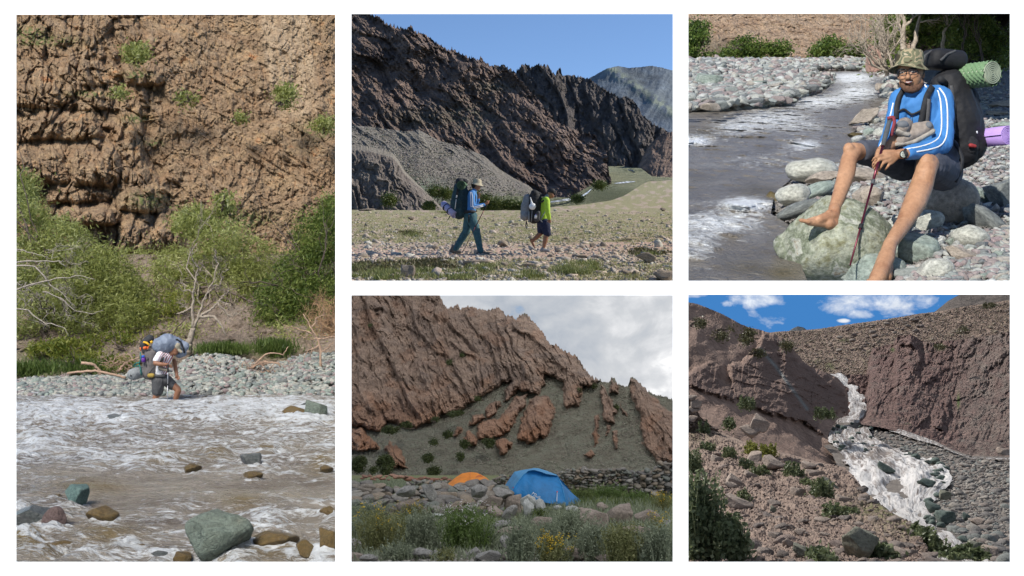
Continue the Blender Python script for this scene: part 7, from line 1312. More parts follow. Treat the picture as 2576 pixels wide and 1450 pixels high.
HL = [(90, 1160, 230, 130, 110, SAGE, 'grey sage clump at the left edge below the wall', None, 0), (150, 1270, 260, 230, 190, SAGEY, 'tall olive bush with yellow tips at the left', YEL, 60), (330, 1150, 150, 80, 60, SAGEY, 'yellow flowering stems before the left part of the wall', YEL, 50), (390, 1265, 190, 220, 170, SAGE, 'grass like grey green clump between the olive bush and the white flowers', None, 0), (610, 1255, 270, 230, 260, BRG, 'fresh green herb with small white flowers before the wall', WHP, 90), (900, 1330, 170, 240, 130, SAGE, 'grey sage with tall thin stems at the centre', None, 0), (1075, 1375, 170, 130, 110, SAGEY, 'bright yellow flower cluster at the bottom centre', YEL, 110), (1170, 1240, 190, 170, 150, SAGE, 'sage thicket in front of the tent tail', None, 0), (1290, 1330, 210, 200, 160, SAGE, 'large grey sage bush under the tan boulder', None, 0), (1450, 1350, 200, 220, 180, SAGEY, 'brownish sage bush under the biggest boulder', None, 0), (1640, 1350, 190, 230, 180, SAGE, 'grey sage bush in the lower right corner', None, 0), (1640, 1250, 120, 120, 40, SAGEY, 'loose yellow flowers beside the pointed boulder', YEL, 30), (1660, 1115, 120, 90, 90, SAGEY, 'yellow flowering bush at the right edge below the wall', YEL, 70), (1060, 1290, 140, 150, 90, SAGE, 'feathery sage left of the large grey sage bush', None, 0), (1560, 1400, 160, 100, 90, SAGE, 'low sage at the bottom right', None, 0), (1380, 1065, 190, 80, 200, BRG, 'lush green bush in front of the far wall', None, 0), (1240, 1075, 120, 70, 100, MG, 'green tuft right of the blue tent', None, 0), (1530, 1085, 130, 60, 100, BRG, 'green herbs below the nearer wall', None, 0), (1440, 1010, 70, 40, 60, BRG, 'bright green tuft at the foot of the far wall', None, 0), (250, 1380, 170, 90, 70, SAGE, 'dry sage at the bottom left above the stones', None, 0), (40, 1250, 90, 130, 60, SAGE, 'pale sage at the left edge', None, 0), (1120, 1400, 120, 70, 50, SAGE, 'low grey tuft between the flowers and the bottom boulder', None, 0), (740, 1300, 110, 120, 60, SAGE, 'thin grey stems right of the white flowers', None, 0), (1010, 1180, 90, 60, 40, MG, 'grass tuft among the granite stones', None, 0), (500, 1400, 120, 50, 30, SAGEY, 'sparse yellowish stems above the long slab', None, 0)]
for i, (x, y, w, h, n, m_, lab, fl, nf) in enumerate(HL): herb(x, y, w, h, n, m_, 1200 + i, lab, flo=fl, nf=nf)
# ================================================================ waterfall gully
CUR[0] = PLACES['waterfall_gully']; EXT[0] = (1714, 2560)
def br_(x, y): return 1723.2 + .4727 * x, 735.8 + .4727 * y
def gx(px): return (px - 1723.2) / .4727
def gy(py): return (py - 735.8) / .4727
def gpl(p): return pl([br_(*q) for q in p])
def gpoly(p): return [br_(*q) for q in p]
sk = NT('blue_sky_with_clouds'); v = sk.co('Object', (1, .5, 1.7)); n = sk.noise(v, .07, 9, .6, .3); sep = sk.new('ShaderNodeSeparateXYZ'); sk.l(sk.co('Object'), sep.inputs[0])
def cloudat(px, py, rx, ry, d=300.):
    c = P(px, py, d); a = sk.math('POWER', sk.math('DIVIDE', sk.math('SUBTRACT', sep.outputs[0], c.x), rx / F * d), 2.); b = sk.math('POWER', sk.math('DIVIDE', sk.math('SUBTRACT', sep.outputs[2], c.z), ry / F * d), 2.)
    return sk.math('MAXIMUM', sk.math('SUBTRACT', 1., sk.math('ADD', a, b)), -.6)
cl = cloudat(*br_(1010, 50), 160, 34)
for q in ((330, 30, 90, 24), (1240, 30, 60, 16), (60, 14, 60, 10), (940, 110, 40, 16), (845, 150, 16, 5), (215, 55, 30, 12)): cl = sk.math('MAXIMUM', cl, cloudat(*br_(q[0], q[1]), q[2], q[3]))
f = sk.math('ADD', sk.math('MULTIPLY', cl, .45), sk.math('MULTIPLY', sk.math('SUBTRACT', n, .5), 2.6)); cf = sk.ramp(f, [(.0, 0), (.2, .35), (.45, .85), (.7, 1)]); n2 = sk.noise(v, .09, 6, .6)
cc = sk.mix(cf, (.05, .20, .50), sk.ramp(n2, [(.3, (.62, .66, .72)), (.6, (.93, .95, .97))])); cc = sk.mix(sk.ramp(sk.math('DIVIDE', sep.outputs[1], 300.), [(.93, 1), (.975, 0)]), cc, (.27, .31, .38)); em = sk.new('ShaderNodeEmission'); sk.l(cc, em.inputs[0]); em.inputs[1].default_value = 1.; sk.l(em.outputs[0], sk.N['Material Output'].inputs[0])
skybox('sky', 1717, 2562, 727, 1430, 14, 300, sk.m)
hm = dict(fine=1.6)
gulc = [(.15, .105, .085), (.25, .18, .145), (.32, .235, .19), (.20, .145, .12)]
hillm = rockmat('scree_hill', gulc, .5, 1., .15, 'green', (.11, .13, .05), crack=.25, **hm)
def px2(f): return lambda px, py, v, d: f(gx(px), gy(py), px, py)
# far dark hill, distant peak
tag(relief('far_hill', 2300, 2560, 120, gpl([(1300, 120), (1340, 95), (1400, 45), (1460, 12), (1520, -5), (1800, -60)]), 800, 60, lambda px, py, v: 150 + 20 * v, rockmat('far_hill_rock', [(.09, .08, .075), (.14, .115, .10)], .05, .7, .3, crack=.1), None, lambda px, py, v, d: d / F * (9 * fbm(px / 20., py / 20., 1, 4)), back=10), kind='structure')
tag(relief('distant_peak', 1975, 2045, 60, gpl([(540, 215), (575, 190), (600, 180), (630, 186), (660, 208), (700, 215)]), 850, 20, lambda px, py, v: 240 + 10 * v, rockmat('dark_peak', [(.05, .06, .07), (.09, .10, .11)], .05, .5, .3, crack=.1), None, lambda px, py, v, d: d / F * 6 * fbm(px / 10., py / 10., 1, 3), back=10), kind='structure')
# back slope
top = gpl([(380, 225), (500, 210), (600, 206), (720, 195), (850, 175), (1000, 155), (1130, 135), (1250, 115), (1340, 105), (1500, 75), (1620, 60), (1800, 30)])
tag(relief('scree_slope', 1890, 2560, 460, (top, lambda x: jag(x, 1.5, 31, 1, .2)), gpl([(300, 620), (700, 620), (900, 600), (1800, 520)]), 240, lambda px, py, v: 52 + 22 * v, hillm, {'green': px2(lambda x, y, px, py: np.clip((bump2(x, y, 770, 395, 26, 22) + bump2(x, y, 705, 370, 18, 12) + bump2(x, y, 850, 255, 34, 10) + .35 * sstep(.1, .5, fbm(px / 9., py / 5., 5, 3))), 0, 1))},
           lambda px, py, v, d: d / F * (16 * fbm(px / 60., py / 40., 2, 3) + 4.5 * fbm(px / 7., py / 5., 3, 4) + 3.5 * np.maximum(0, fbm(px / 3.5, py / 2.5, 5, 2))), back=3), kind='structure')
r = np.random.RandomState(44); n = 7000; px = r.uniform(1960, 2556, n); tp = top(px); py = tp + 3 + r.uniform(0, 1, n) ** 1.2 * 190; bt_ = gpl([(300, 620), (700, 620), (900, 600), (1800, 520)])(px); v_ = (bt_ - py) / (bt_ - tp)
pebbles('slope_gravel', XYZ(px, py, 52 + 22 * v_ - .35), r.uniform(.02, .065, n) * np.where(r.rand(n) > .96, 2., 1), stonemat('slope_gravel', [(.22, .17, .14), (.28, .22, .185), (.16, .125, .11), (.24, .20, .15)], 3., island=True), 19, .7, 1)
# right rock mass
rmat = rockmat('purple_rock', [(.085, .05, .045), (.17, .10, .09), (.24, .155, .135), (.14, .09, .08)], .5, 1., .14, 'pale', (.23, .19, .165), crack=.5, tint2='green', tintcol2=(.10, .15, .04), **hm)
RP = gpoly([(880, 470), (900, 400), (930, 340), (1000, 300), (1110, 280), (1130, 235), (1200, 225), (1260, 260), (1310, 270), (1380, 270), (1500, 300), (1640, 310), (1800, 260), (1800, 900), (1560, 865), (1430, 830), (1280, 770), (1190, 730), (1060, 705), (920, 695), (960, 610), (925, 560), (950, 510)])
top = gpl([(926, 610), (938, 560), (953, 505), (965, 440), (980, 350), (1000, 300), (1060, 285), (1108, 280), (1130, 236), (1200, 226), (1262, 262), (1310, 272), (1380, 262), (1500, 250), (1640, 230), (1800, 190)]); bot = gpl([(926, 690), (935, 700), (945, 704), (1060, 722), (1190, 756), (1290, 796), (1430, 856), (1560, 890), (1800, 912)])
def rdisp(px, py, v, d):
    a = spine(px, py, d, 118, .016, 41, 2.0); b = spine(px, py, d, 112, .05, 42, 1.8); c = cells(px / 17. + fbm(px / 30., py / 30., 1, 2), py / 12., 1)
    dark = 1 - .6 * sstep(1350, 1550, gx(px)); return d / F * (60 * a + 22 * b * (.3 + .7 * dark) + 18 * fins(px, py, 112, 60, 91, 1.2, 2.) * (.4 + .6 * dark) + 40 * crag(px, py, 118, 34, 91, 2.2) * dark + 15 * crag(px, py, 100, 13, 92, 1.8) * dark + 7 * fins(px, py, 20, 17, 92, .8) * dark + 18 * ridged(px / 34., py / 26., 19, 4) + 9 * fins(px, py, 105, 9, 93, .8) * (.4 + .6 * dark) + 10 * dark * (c[2] - .5) * sstep(0, .2, c[1]) + 4 * fbm(px / 5., py / 5., 3, 3) - 26 * bump2(gx(px), gy(py), 1440, 560, 40, 190) + 40 * bump2(gx(px), gy(py), 1040, 560, 110, 150) + 46 * bump2(gx(px), gy(py), 1240, 520, 80, 200)) * (.1 + .9 * sstep(0, .22, v)) - .6 * sstep(.1, 0, v)
tag(relief('purple_crag', 2162, 2560, 430, (top, lambda x: jag(x, 2, 33, 1, .2)), bot, 340, lambda px, py, v: 33 + 24 * v - (px - 2130) * .010, rmat, {'pale': px2(lambda x, y, px, py: np.clip(sstep(1380, 1560, x) * (.6 + .5 * fbm(px / 20., py / 20., 2, 3)) + .4 * sstep(.2, .6, fbm(px / 30., py / 10., 7, 3)), 0, 1)), 'green': px2(lambda x, y, px, py: np.clip(bump2(x, y, 1355, 290, 20, 14) + bump2(x, y, 1105, 305, 10, 10) + bump2(x, y, 1455, 580, 8, 40), 0, 1))}, rdisp, back=4), 'dark purple crag right of the waterfall', 'crag', kind='structure')
# left hill
top = gpl([(-60, 30), (20, 55), (60, 62), (110, 80), (200, 118), (260, 150), (300, 172), (350, 190), (400, 200), (430, 212), (480, 222), (540, 262), (600, 330), (640, 380), (700, 410), (760, 432), (810, 455), (850, 500), (880, 580), (885, 630), (870, 650)])
bot = gpl([(-60, 640), (100, 700), (300, 790), (520, 900), (700, 930), (770, 880), (850, 880), (870, 860), (900, 800)])
bot = gpl([(-60, 860), (200, 890), (520, 950), (700, 1000), (870, 1010), (900, 1000)])
def lrock(x, y): 
    m = np.maximum(sdpoly(x, y, [(230, 380), (300, 370), (380, 300), (420, 215), (520, 240), (620, 370), (760, 430), (850, 510), (890, 630), (700, 660), (750, 770), (640, 700), (430, 640), (350, 600), (250, 560), (240, 450)]), sdpoly(x, y, [(60, 400), (130, 370), (190, 400), (180, 470), (320, 550), (260, 580), (10, 500), (0, 440)])); return sstep(-10, 20, m + 12 * fbm(x / 40., y / 40., 1, 3))
def ldisp(px, py, v, d):
    x, y = gx(px), gy(py); k = lrock(x, y); return d / F * (26 * fbm(px / 90., py / 70., 2, 3) + k * (22 + 24 * spine(px, py, d, 25, .02, 51, 2.2) + 10 * fins(px, py, 14, 26, 94, .8) + 8 * fins(px, py, 100, 14, 95, .8) + 14 * ridged(px / 30., py / 22., 9, 4) + 10 * spine(px, py, d, 20, .06, 52, 2.2)) + 1.8 * fbm(px / 4., py / 3., 2, 3) - 40 * bump2(x, y, 480, 370, 40, 120))
tag(relief('brown_hillside', 1714, 2146, 460, (top, lambda x: jag(x, 1.2, 35, 1, .25)), bot, 420, lambda px, py, v: 22.5 + 13 * v + (px - 1714) * .008, rockmat('hillside_dirt', [(.19, .125, .10), (.28, .19, .15), (.35, .245, .195)], 1.4, 1., .08, 'rock', (.125, .082, .072), crack=.1, tint2='seam', tintcol2=(.20, .22, .22), **hm),
           {'rock': px2(lambda x, y, px, py: lrock(x, y) * .8), 'seam': px2(lambda x, y, px, py: np.clip(.8 * np.exp(-(polydist(x, y, [(400, 300), (480, 390), (560, 500), (650, 620)], False) / 9) ** 2), 0, 1))}, ldisp, back=3, keepf=lambda px, py: (gy(py) < 645) | (gx(px) < np.interp(gy(py), [640, 680, 770, 860, 950, 1010], [888, 806, 758, 852, 892, 900]))), kind='structure')
tag(relief('gorge_rock', 2060, 2240, 80, 942, 1100, 60, lambda px, py, v: 48.5 - 4 * (1 - v), rmat, {'pale': lambda px, py, v, d: 0 * px, 'green': lambda px, py, v, d: 0 * px}, lambda px, py, v, d: d / F * (10 * ridged(px / 14., py / 12., 3, 4)), back=0), kind='structure')
# gravel bar on the right and stream bed
def bedd(px, py): return 7.8 + 27.5 * np.clip((1420 - py) / 360., 0, 1.2) ** 1.25
bedm = rockmat('stream_bed', [(.10, .085, .08), (.16, .14, .125), (.21, .185, .165)], 2., .9, .06, crack=.6)
tag(relief('gravel_bar', 2040, 2560, 300, 1045, 1432, 260, lambda px, py, v: bedd(px, py), bedm, None, lambda px, py, v, d: d / F * (6 * fbm(px / 30., py / 20., 2, 3)), back=0, keepf=lambda px, py: (gx(px) > np.interp(gy(py), [640, 680, 770, 860, 950, 1050, 1150, 1240, 1330, 1440], [880, 800, 750, 850, 890, 960, 1080, 1240, 1280, 1400]) - 70) & (gy(py) > np.interp(gx(px), [1000, 1130, 1230, 1330, 1430, 1520, 1800], [690, 722, 757, 787, 837, 867, 875]))), kind='structure')
def fgd(px, py): return 6.6 + 11. * np.clip((1425 - py) / 260., 0, 1.3) ** 1.1
# white water
WV = NT('white_water', .45, .4); v = WV.co('Object'); cx_ = WV.new('ShaderNodeCombineXYZ'); WV.l(WV.attr('across'), cx_.inputs[0]); WV.l(WV.attr('along'), cx_.inputs[1]); WV.l(WV.math('MULTIPLY', WV.attr('across'), .3), cx_.inputs[2]); n1 = WV.noise(cx_.outputs[0], 1., 10, .74, 1.2); n2 = WV.noise(cx_.outputs[0], 4.5, 6, .7, .5)
fm = WV.math('ADD', WV.math('ADD', WV.attr('foam'), WV.math('MULTIPLY', WV.math('SUBTRACT', n1, .5), 4.2)), WV.math('MULTIPLY', WV.math('SUBTRACT', n2, .5), 2.4))
cw = WV.mix(WV.ramp(fm, [(.25, 0), (.5, .35), (.7, .7), (1.15, 1)]), (.16, .125, .105), (.62, .60, .59)); WVM = WV.done(cw, WV.bump(WV.math('ADD', n1, WV.math('MULTIPLY', n2, .6)), .8, .10))
STR = [(780, 440, 800, 455), (860, 440, 860, 455)]
LS = [(775, 437), (850, 470), (875, 560), (880, 640), (800, 680), (750, 770), (850, 860), (890, 950), (960, 1050), (1080, 1150), (1240, 1240), (1280, 1330), (1400, 1440), (1430, 1520)]
RS = [(862, 437), (910, 500), (945, 560), (965, 640), (945, 700), (990, 770), (1150, 850), (1350, 900), (1420, 1000), (1290, 1130), (1340, 1220), (1500, 1330), (1640, 1420), (1700, 1520)]
def wdep(px, py):
    x, y = gx(px), gy(py); return np.where(y > 705, bedd(px, py) - .6, np.interp(y, [430, 450, 640, 705], [46, 44, 38, 34.2]))
n = 360; s = np.linspace(0, len(LS) - 1, n); L_ = np.stack([np.interp(s, range(len(LS)), [q[i] for q in LS]) for i in (0, 1)], -1); R_ = np.stack([np.interp(s, range(len(RS)), [q[i] for q in RS]) for i in (0, 1)], -1)
w = np.linspace(-.03, 1.03, 150)[None, :, None]; Q = L_[:, None] * (1 - w) + R_[:, None] * w; PXg, PYg = br_(Q[..., 0], Q[..., 1]); PXg = PXg + 12 * fbm(PYg / 14., PXg / 60., 3, 3) * (np.abs(w[..., 0] - .5) * 2); D = wdep(PXg, PYg)
amp = sstep(620, 900, Q[..., 1]); hump = bump2(Q[..., 0], Q[..., 1], 1060, 960, 110, 60) * 20 + 20 * bump2(Q[..., 0], Q[..., 1], 1250, 1000, 90, 80)
rough = ridged(PXg / 26. + fbm(PXg / 25., PYg / 25., 2, 2), PYg / 13., 3, 5, .55)
HZ = D / F * ((6 * rough + 2.5 * ridged(PXg / 9. + 3, PYg / 5., 8, 3)) * (.3 + .7 * amp) + 10 * fbm(PXg / 40., PYg / 22., 4, 2) + .8 * hump - 22 * bump2(Q[..., 0], Q[..., 1], 1120, 1010, 60, 50)) - .05
x, y = Q[..., 0], Q[..., 1]
fo = .38 + .22 * amp - .45 * bump2(x, y, 1000, 870, 180, 30) - .25 * bump2(x, y, 860, 760, 130, 90) + .25 * bump2(x, y, 1200, 1120, 200, 120) + .3 * bump2(x, y, 860, 500, 60, 90) - .10 * (1 - sstep(780, 900, y)) * sstep(620, 680, y) + .55 * rough + .3 * fbm(PXg / 5., PYg / 4., 4, 3) - .5 * bump2(x, y, 1050, 930, 50, 25)
VW = XYZ(PXg, PYg, D); VW[..., 2] += HZ
ac = np.broadcast_to(np.linspace(0, 9, 150)[None], fo.shape); al = np.broadcast_to((np.linspace(0, 1, n)[:, None]) * 12, fo.shape)
tag(mesh_np('cascade_water', VW.reshape(-1, 3), gridfaces(150, n), WVM, attrs={'foam': fo, 'across': ac, 'along': al}), kind='structure')
# side stream on the right
LS2 = [(1000, 705), (1130, 735), (1230, 770), (1330, 800), (1430, 850), (1520, 880), (1800, 888)]; s = np.linspace(0, 6, 140); c2_ = np.stack([np.interp(s, range(7), [q[i] for q in LS2]) for i in (0, 1)], -1)
w = np.linspace(-1, 1, 14)[None, :, None]; Q = c2_[:, None] + w * np.array([0, 1.]) * (8 + 6 * np.sin(s))[:, None, None]; PXg, PYg = br_(Q[..., 0], Q[..., 1]); D = bedd(PXg, PYg) - .5 - .25 * ridged(PXg / 8., PYg / 5., 3, 3)
tag(mesh_np('side_stream_water', XYZ(PXg, PYg, D).reshape(-1, 3), gridfaces(14, 140)[:, ::-1], WVM, attrs={'foam': .3 + .4 * ridged(PXg / 12., PYg / 8., 5, 3), 'across': PXg / 9., 'along': PYg / 5.}), kind='structure')
# stones of the gravel bar
bc = [(.20, .18, .165), (.26, .24, .215), (.15, .14, .135), (.22, .185, .165), (.18, .19, .18), (.29, .26, .23)]
BS = stonemat('bar_stone', bc, 4.); BI = stonemat('bar_gravel', bc, 6., island=True); WSTR = gpoly(LS + RS[::-1])
r = np.random.RandomState(12); n = 9000; px = r.uniform(2060, 2558, n); py = 1062 + 365 * r.uniform(0, 1, n) ** .8; x, y = gx(px), gy(py)
ok = (sdpoly(px, py, WSTR) < -1) & (x > np.interp(y, [700, 900, 1000, 1150, 1250, 1450], [950, 1150, 1350, 1250, 1300, 1560])) & (y > np.interp(x, [900, 1200, 1430, 1560, 1800], [715, 760, 850, 890, 905])); px, py = px[ok], py[ok]
D = bedd(px, py); pebbles('bar_gravel', XYZ(px, py, D - .05), (r.uniform(2.2, 6.0, len(px)) / F * D), BI, 12, .65, 2)
k = 0
for j in range(700):
    px = r.uniform(2070, 2545); py = 1068 + 345 * r.uniform(0, 1) ** .75; x, y = gx(px), gy(py)
    if sdpoly(np.array(px), np.array(py), WSTR) > -3 or x < np.interp(y, [700, 900, 1000, 1150, 1250, 1450], [960, 1160, 1370, 1290, 1380, 1620]) or y < np.interp(x, [900, 1200, 1430, 1560, 1800], [725, 770, 860, 900, 915]): continue
    w = (9 + 26 * ((py - 1060) / 350.)) * r.uniform(.6, 1.5); k += 1
    if k > 150: break
    rock('bar_stone', px, py, w, w * r.uniform(.5, .75), float(bedd(px, py)) - .1, BS, j, 'grey brown stone on the gravel bar beside the cascade', 'stone', 'stones of the gravel bar beside the cascade', rot=(r.uniform(-.3, .3), r.uniform(-.3, .3), r.uniform(-1, 1)), sub=2)
# foreground slope
fgm = rockmat('pink_dirt', [(.14, .10, .08), (.21, .15, .122), (.27, .20, .16), (.17, .125, .105)], 2.2, 1., .05, 'moss', (.13, .13, .055), crack=.15, fine=1.8)
top = gpl([(-60, 500), (20, 530), (80, 660), (180, 740), (330, 800), (520, 850), (700, 900), (850, 930), (900, 980), (960, 1060), (1080, 1160), (1230, 1240), (1270, 1330), (1330, 1440), (1350, 1520)])
def fdd(px, py, v): return fgd(px, py)
def fdisp(px, py, v, d): return d / F * (14 * fbm(px / 50., py / 30., 4, 3) + 9 * ridged(px / 22., py / 12., 3, 4) + 3.2 * fbm(px / 5., py / 3.5, 2, 3))
def fz(px, py, v, d): return d / F * (7 * fbm(px / 45., py / 18., 7, 3) + 7 * np.maximum(0, ridged(px / 20., py / 9., 13, 4)) + 2.5 * fbm(px / 4., py / 2.5, 3, 3)) * sstep(1., .93, v)
tag(relief('gully_bank', 1714, 2440, 560, (top, lambda x: 0 * x), 1432, 360, fdd, fgm, {'moss': px2(lambda x, y, px, py: np.clip((bump2(x, y, 1040, 1150, 180, 60) + bump2(x, y, 1150, 1250, 120, 80) * .7 + bump2(x, y, 60, 760, 100, 60) * .5) * (.7 + fbm(px / 12., py / 8., 2, 3)), 0, 1))}, fdisp, back=.6, zdisp=fz), kind='structure')
FS = stonemat('bank_rubble_stone', [(.22, .175, .15), (.27, .22, .19), (.165, .135, .12), (.20, .165, .15), (.25, .19, .165)], 4., bs=.6); FI = stonemat('bank_rubble', [(.21, .155, .13), (.27, .205, .17), (.16, .12, .105)], 7., island=True)
def onbank(n, seed, pw=.8):
    r = np.random.RandomState(seed); px = r.uniform(1716, 2420, n); t = top(px); py = t + 3 + (1428 - t) * r.uniform(0, 1, n) ** pw; ok = py < 1430; px, py = px[ok], py[ok]; d = fgd(px, py) - .02; d = d - fdisp(px, py, 0, d); q = XYZ(px, py, d); q[..., 2] += fz(px, py, .5, d); return q, px, py, d
pos, px, py, d = onbank(5200, 3); pebbles('rubble', pos, r.uniform(1.2, 4.2, len(pos)) / F * d, FI, 13, .6, 1)
k = 0
for j in range(170):
    pos, px, py, d = onbank(1, 5000 + j, .8)
    if not len(pos): continue
    px, py, d = float(px[0]), float(py[0]), float(d[0])
    if gx(px) < 300 and gy(py) > 950: continue
    if gy(py) < 850 + gx(px) * .1 and j % 3: continue
    w = (9 + 22 * ((py - 1060) / 350.)) * r.uniform(.6, 1.6); rock('rubble_stone', px, py - w * .12, w, w * r.uniform(.45, .7), d, FS, j, 'pinkish brown stone lying on the dirt bank left of the cascade', 'stone', 'stones strewn over the dirt bank left of the cascade', rot=(r.uniform(-.3, .3), r.uniform(-.3, .3), r.uniform(-1, 1)), sub=3)
SQ = {'t': rockmat('tan_rubble_rock', [(.20, .155, .13), (.31, .25, .21), (.37, .30, .25)], 1.8, .7, .03, crack=.15, kind='Generated'), 'g': rockmat('green_brown_rock', [(.11, .12, .09), (.19, .19, .15), (.24, .23, .18)], 1.8, .7, .03, crack=.15, kind='Generated'), 'w': rockmat('wet_green_rock', [(.05, .075, .065), (.10, .13, .115), (.17, .19, .17)], 1.8, .7, .03, crack=.1, kind='Generated')}
for i, (x, y, w, h, lab, m_, tl, wet) in enumerate([(402, 698, 96, 84, 'upper of two tan rocks on the slope left of the stream', 't', .4, 0), (350, 742, 125, 70, 'lower broad rock of the two on the left slope', 't', .15, 0), (660, 925, 84, 50, 'tan rock resting on a flat one above the cascade', 't', 0, 0), (690, 962, 100, 40, 'flat rock under the tan one above the cascade', 't', 0, 0), (372, 885, 100, 60, 'grey wedge rock beside the yellowish plants', 't', -.5, 0), (470, 915, 125, 76, 'grey boulder behind the mid slope plant', 't', .2, 0), (270, 1010, 100, 60, 'pointed rock left on the bank slope', 't', .5, 0), (240, 1030, 80, 44, 'low rock in front of the pointed one', 't', .2, 0), (280, 1128, 170, 86, 'long rounded boulder right of the big nettle bush', 't', .2, 0), (600, 1060, 70, 50, 'reddish blocky rock in the middle of the bank', 't', 0, 0), (680, 1060, 80, 56, 'rounded brown rock in the middle of the bank', 't', .2, 0), (770, 1025, 110, 50, 'dark slab near the cascade edge', 'g', .5, 0), (350, 970, 70, 34, 'small flat rock under the plants', 't', .3, 0),
      (930, 1345, 190, 190, 'largest green brown boulder at the bottom of the bank', 'g', .2, 0), (620, 1380, 110, 80, 'greenish angular boulder at the bottom left of the biggest one', 'g', .1, 0), (470, 1160, 36, 50, 'pointed dark stone upright on the bank', 'g', .1, 0), (610, 1280, 66, 50, 'tan stone below the small plant', 't', 0, 0), (730, 1215, 90, 40, 'flat pale slab by the cascade edge plant', 't', -.2, 0), (850, 1100, 100, 36, 'long flat stone near the cascade edge', 't', .2, 0), (545, 1340, 60, 60, 'small block stone at the lower middle of the bank', 't', .3, 0), (1150, 1385, 110, 50, 'brown stone at the bottom edge of the bank', 't', 0, 0), (60, 590, 60, 44, 'pale rock at the left edge above the plants', 't', 0, 0), (40, 672, 60, 36, 'pale rock at the left edge below the first', 't', 0, 0), (52, 625, 66, 34, 'pale rock between the two at the left edge', 't', 0, 0), (170, 888, 60, 44, 'dark reddish rock above the bank bush', 't', .2, 0), (35, 560, 60, 30, 'flat rock at the upper left edge', 't', 0, 0),
      (1318, 1145, 84, 60, 'wet green boulder at the edge of the white water', 'w', .1, 1), (1385, 1190, 90, 70, 'wet dark green boulder just below the other wet one', 'w', -.2, 1), (1285, 1018, 100, 56, 'dark green rock splashed by the cascade', 'w', .1, 1), (1065, 940, 110, 60, 'black wet rock in the middle of the cascade', 'w', .4, 1), (1385, 1075, 60, 50, 'grey stone right of the splashed rock', 'g', 0, 1), (1560, 1225, 76, 52, 'tan boulder on the gravel bar', 't', 0, 1), (1495, 1195, 44, 44, 'pale wet stone left of the tan boulder on the bar', 'w', .2, 1), (1545, 1345, 70, 50, 'greyish boulder low on the gravel bar', 'g', 0, 1), (1610, 1385, 120, 70, 'tan flat boulder at the bottom right', 't', -.1, 1), (1470, 1250, 50, 30, 'brown stone beside the white water', 't', 0, 1), (845, 718, 34, 20, 'dark stone in the upper stream', 'w', 0, 1), (830, 818, 24, 18, 'little dark stone at the left of the upper stream', 'w', 0, 1), (745, 1290, 60, 26, 'small flat stone near the bottom plant', 't', 0, 0), (1700, 845, 80, 36, 'flat purple brown rock at the right edge by the side stream', 't', .1, 1)]):
    a, b = br_(x, y); yb = b + h * .4727 * .35
    d = float(fgd(a, min(yb, 1420))) - .1 if not wet else float(min(bedd(a, min(yb, 1420)), wdep(np.array(a), np.array(yb)) if x < 1450 else 99)) - .25
    if x < 130 and y < 700: d = 17.5
    if 300 < x < 450 and y < 780: d = 18.
    rock('gully_boulder', a, b, w * .4727, h * .4727, d, SQ[m_], 1300 + i * 3, lab, 'boulder', rot=(.05, tl, (i % 5 - 2) * .15), sub=4 if w > 90 else 3, cuts=10, rough=.07)
# plants
NET = leafmat('nettle_leaves', [(.05, .07, .03), (.12, .15, .07), (.20, .23, .12), (.30, .32, .19)], .3); NETY = leafmat('yellow_herb_leaves', [(.14, .15, .03), (.26, .27, .06), (.36, .36, .12)], .4)
def nettle(x, y, w, h, n, seed, label, mat=NET, ls=.030, d=None):
    a, b = br_(x, y); w *= .4727; h *= .4727; d = d or float(fgd(a, min(b + h * .45, 1424))) - .1; r = np.random.RandomState(seed); t = empty('nettle_plant', P(a, b + h / 2, d), label, 'plant'); Wm, Hm = w / F * d, h / F * d
    base = np.array(P(a, b + h / 2, d)) + r.uniform(-1, 1, (n, 3)) * [Wm * .42, .12 + Wm * .15, 0]; hh = Hm * r.uniform(.5, 1.08, n)[:, None]; tip = base + np.array([0, 0, 1.]) * hh + r.normal(size=(n, 3)) * [.1 * Hm, .05 * Hm, 0]
    tubeobj('stem', [([base[i], tip[i]], [.005, .003]) for i in range(n)], mat, t, 3)
    m = int(40 * max(1, Hm / .5)); f = np.linspace(.08, 1, m)[None, :, None]; c = base[:, None] * (1 - f) + tip[:, None] * f; rad = ls * 1.1 * (1.15 - f); c = c + r.normal(size=c.shape) * rad; leafcloud('leaves', c.reshape(-1, 3), ls * 1.5, ls * .8, mat, t, seed, -.1)
    return t
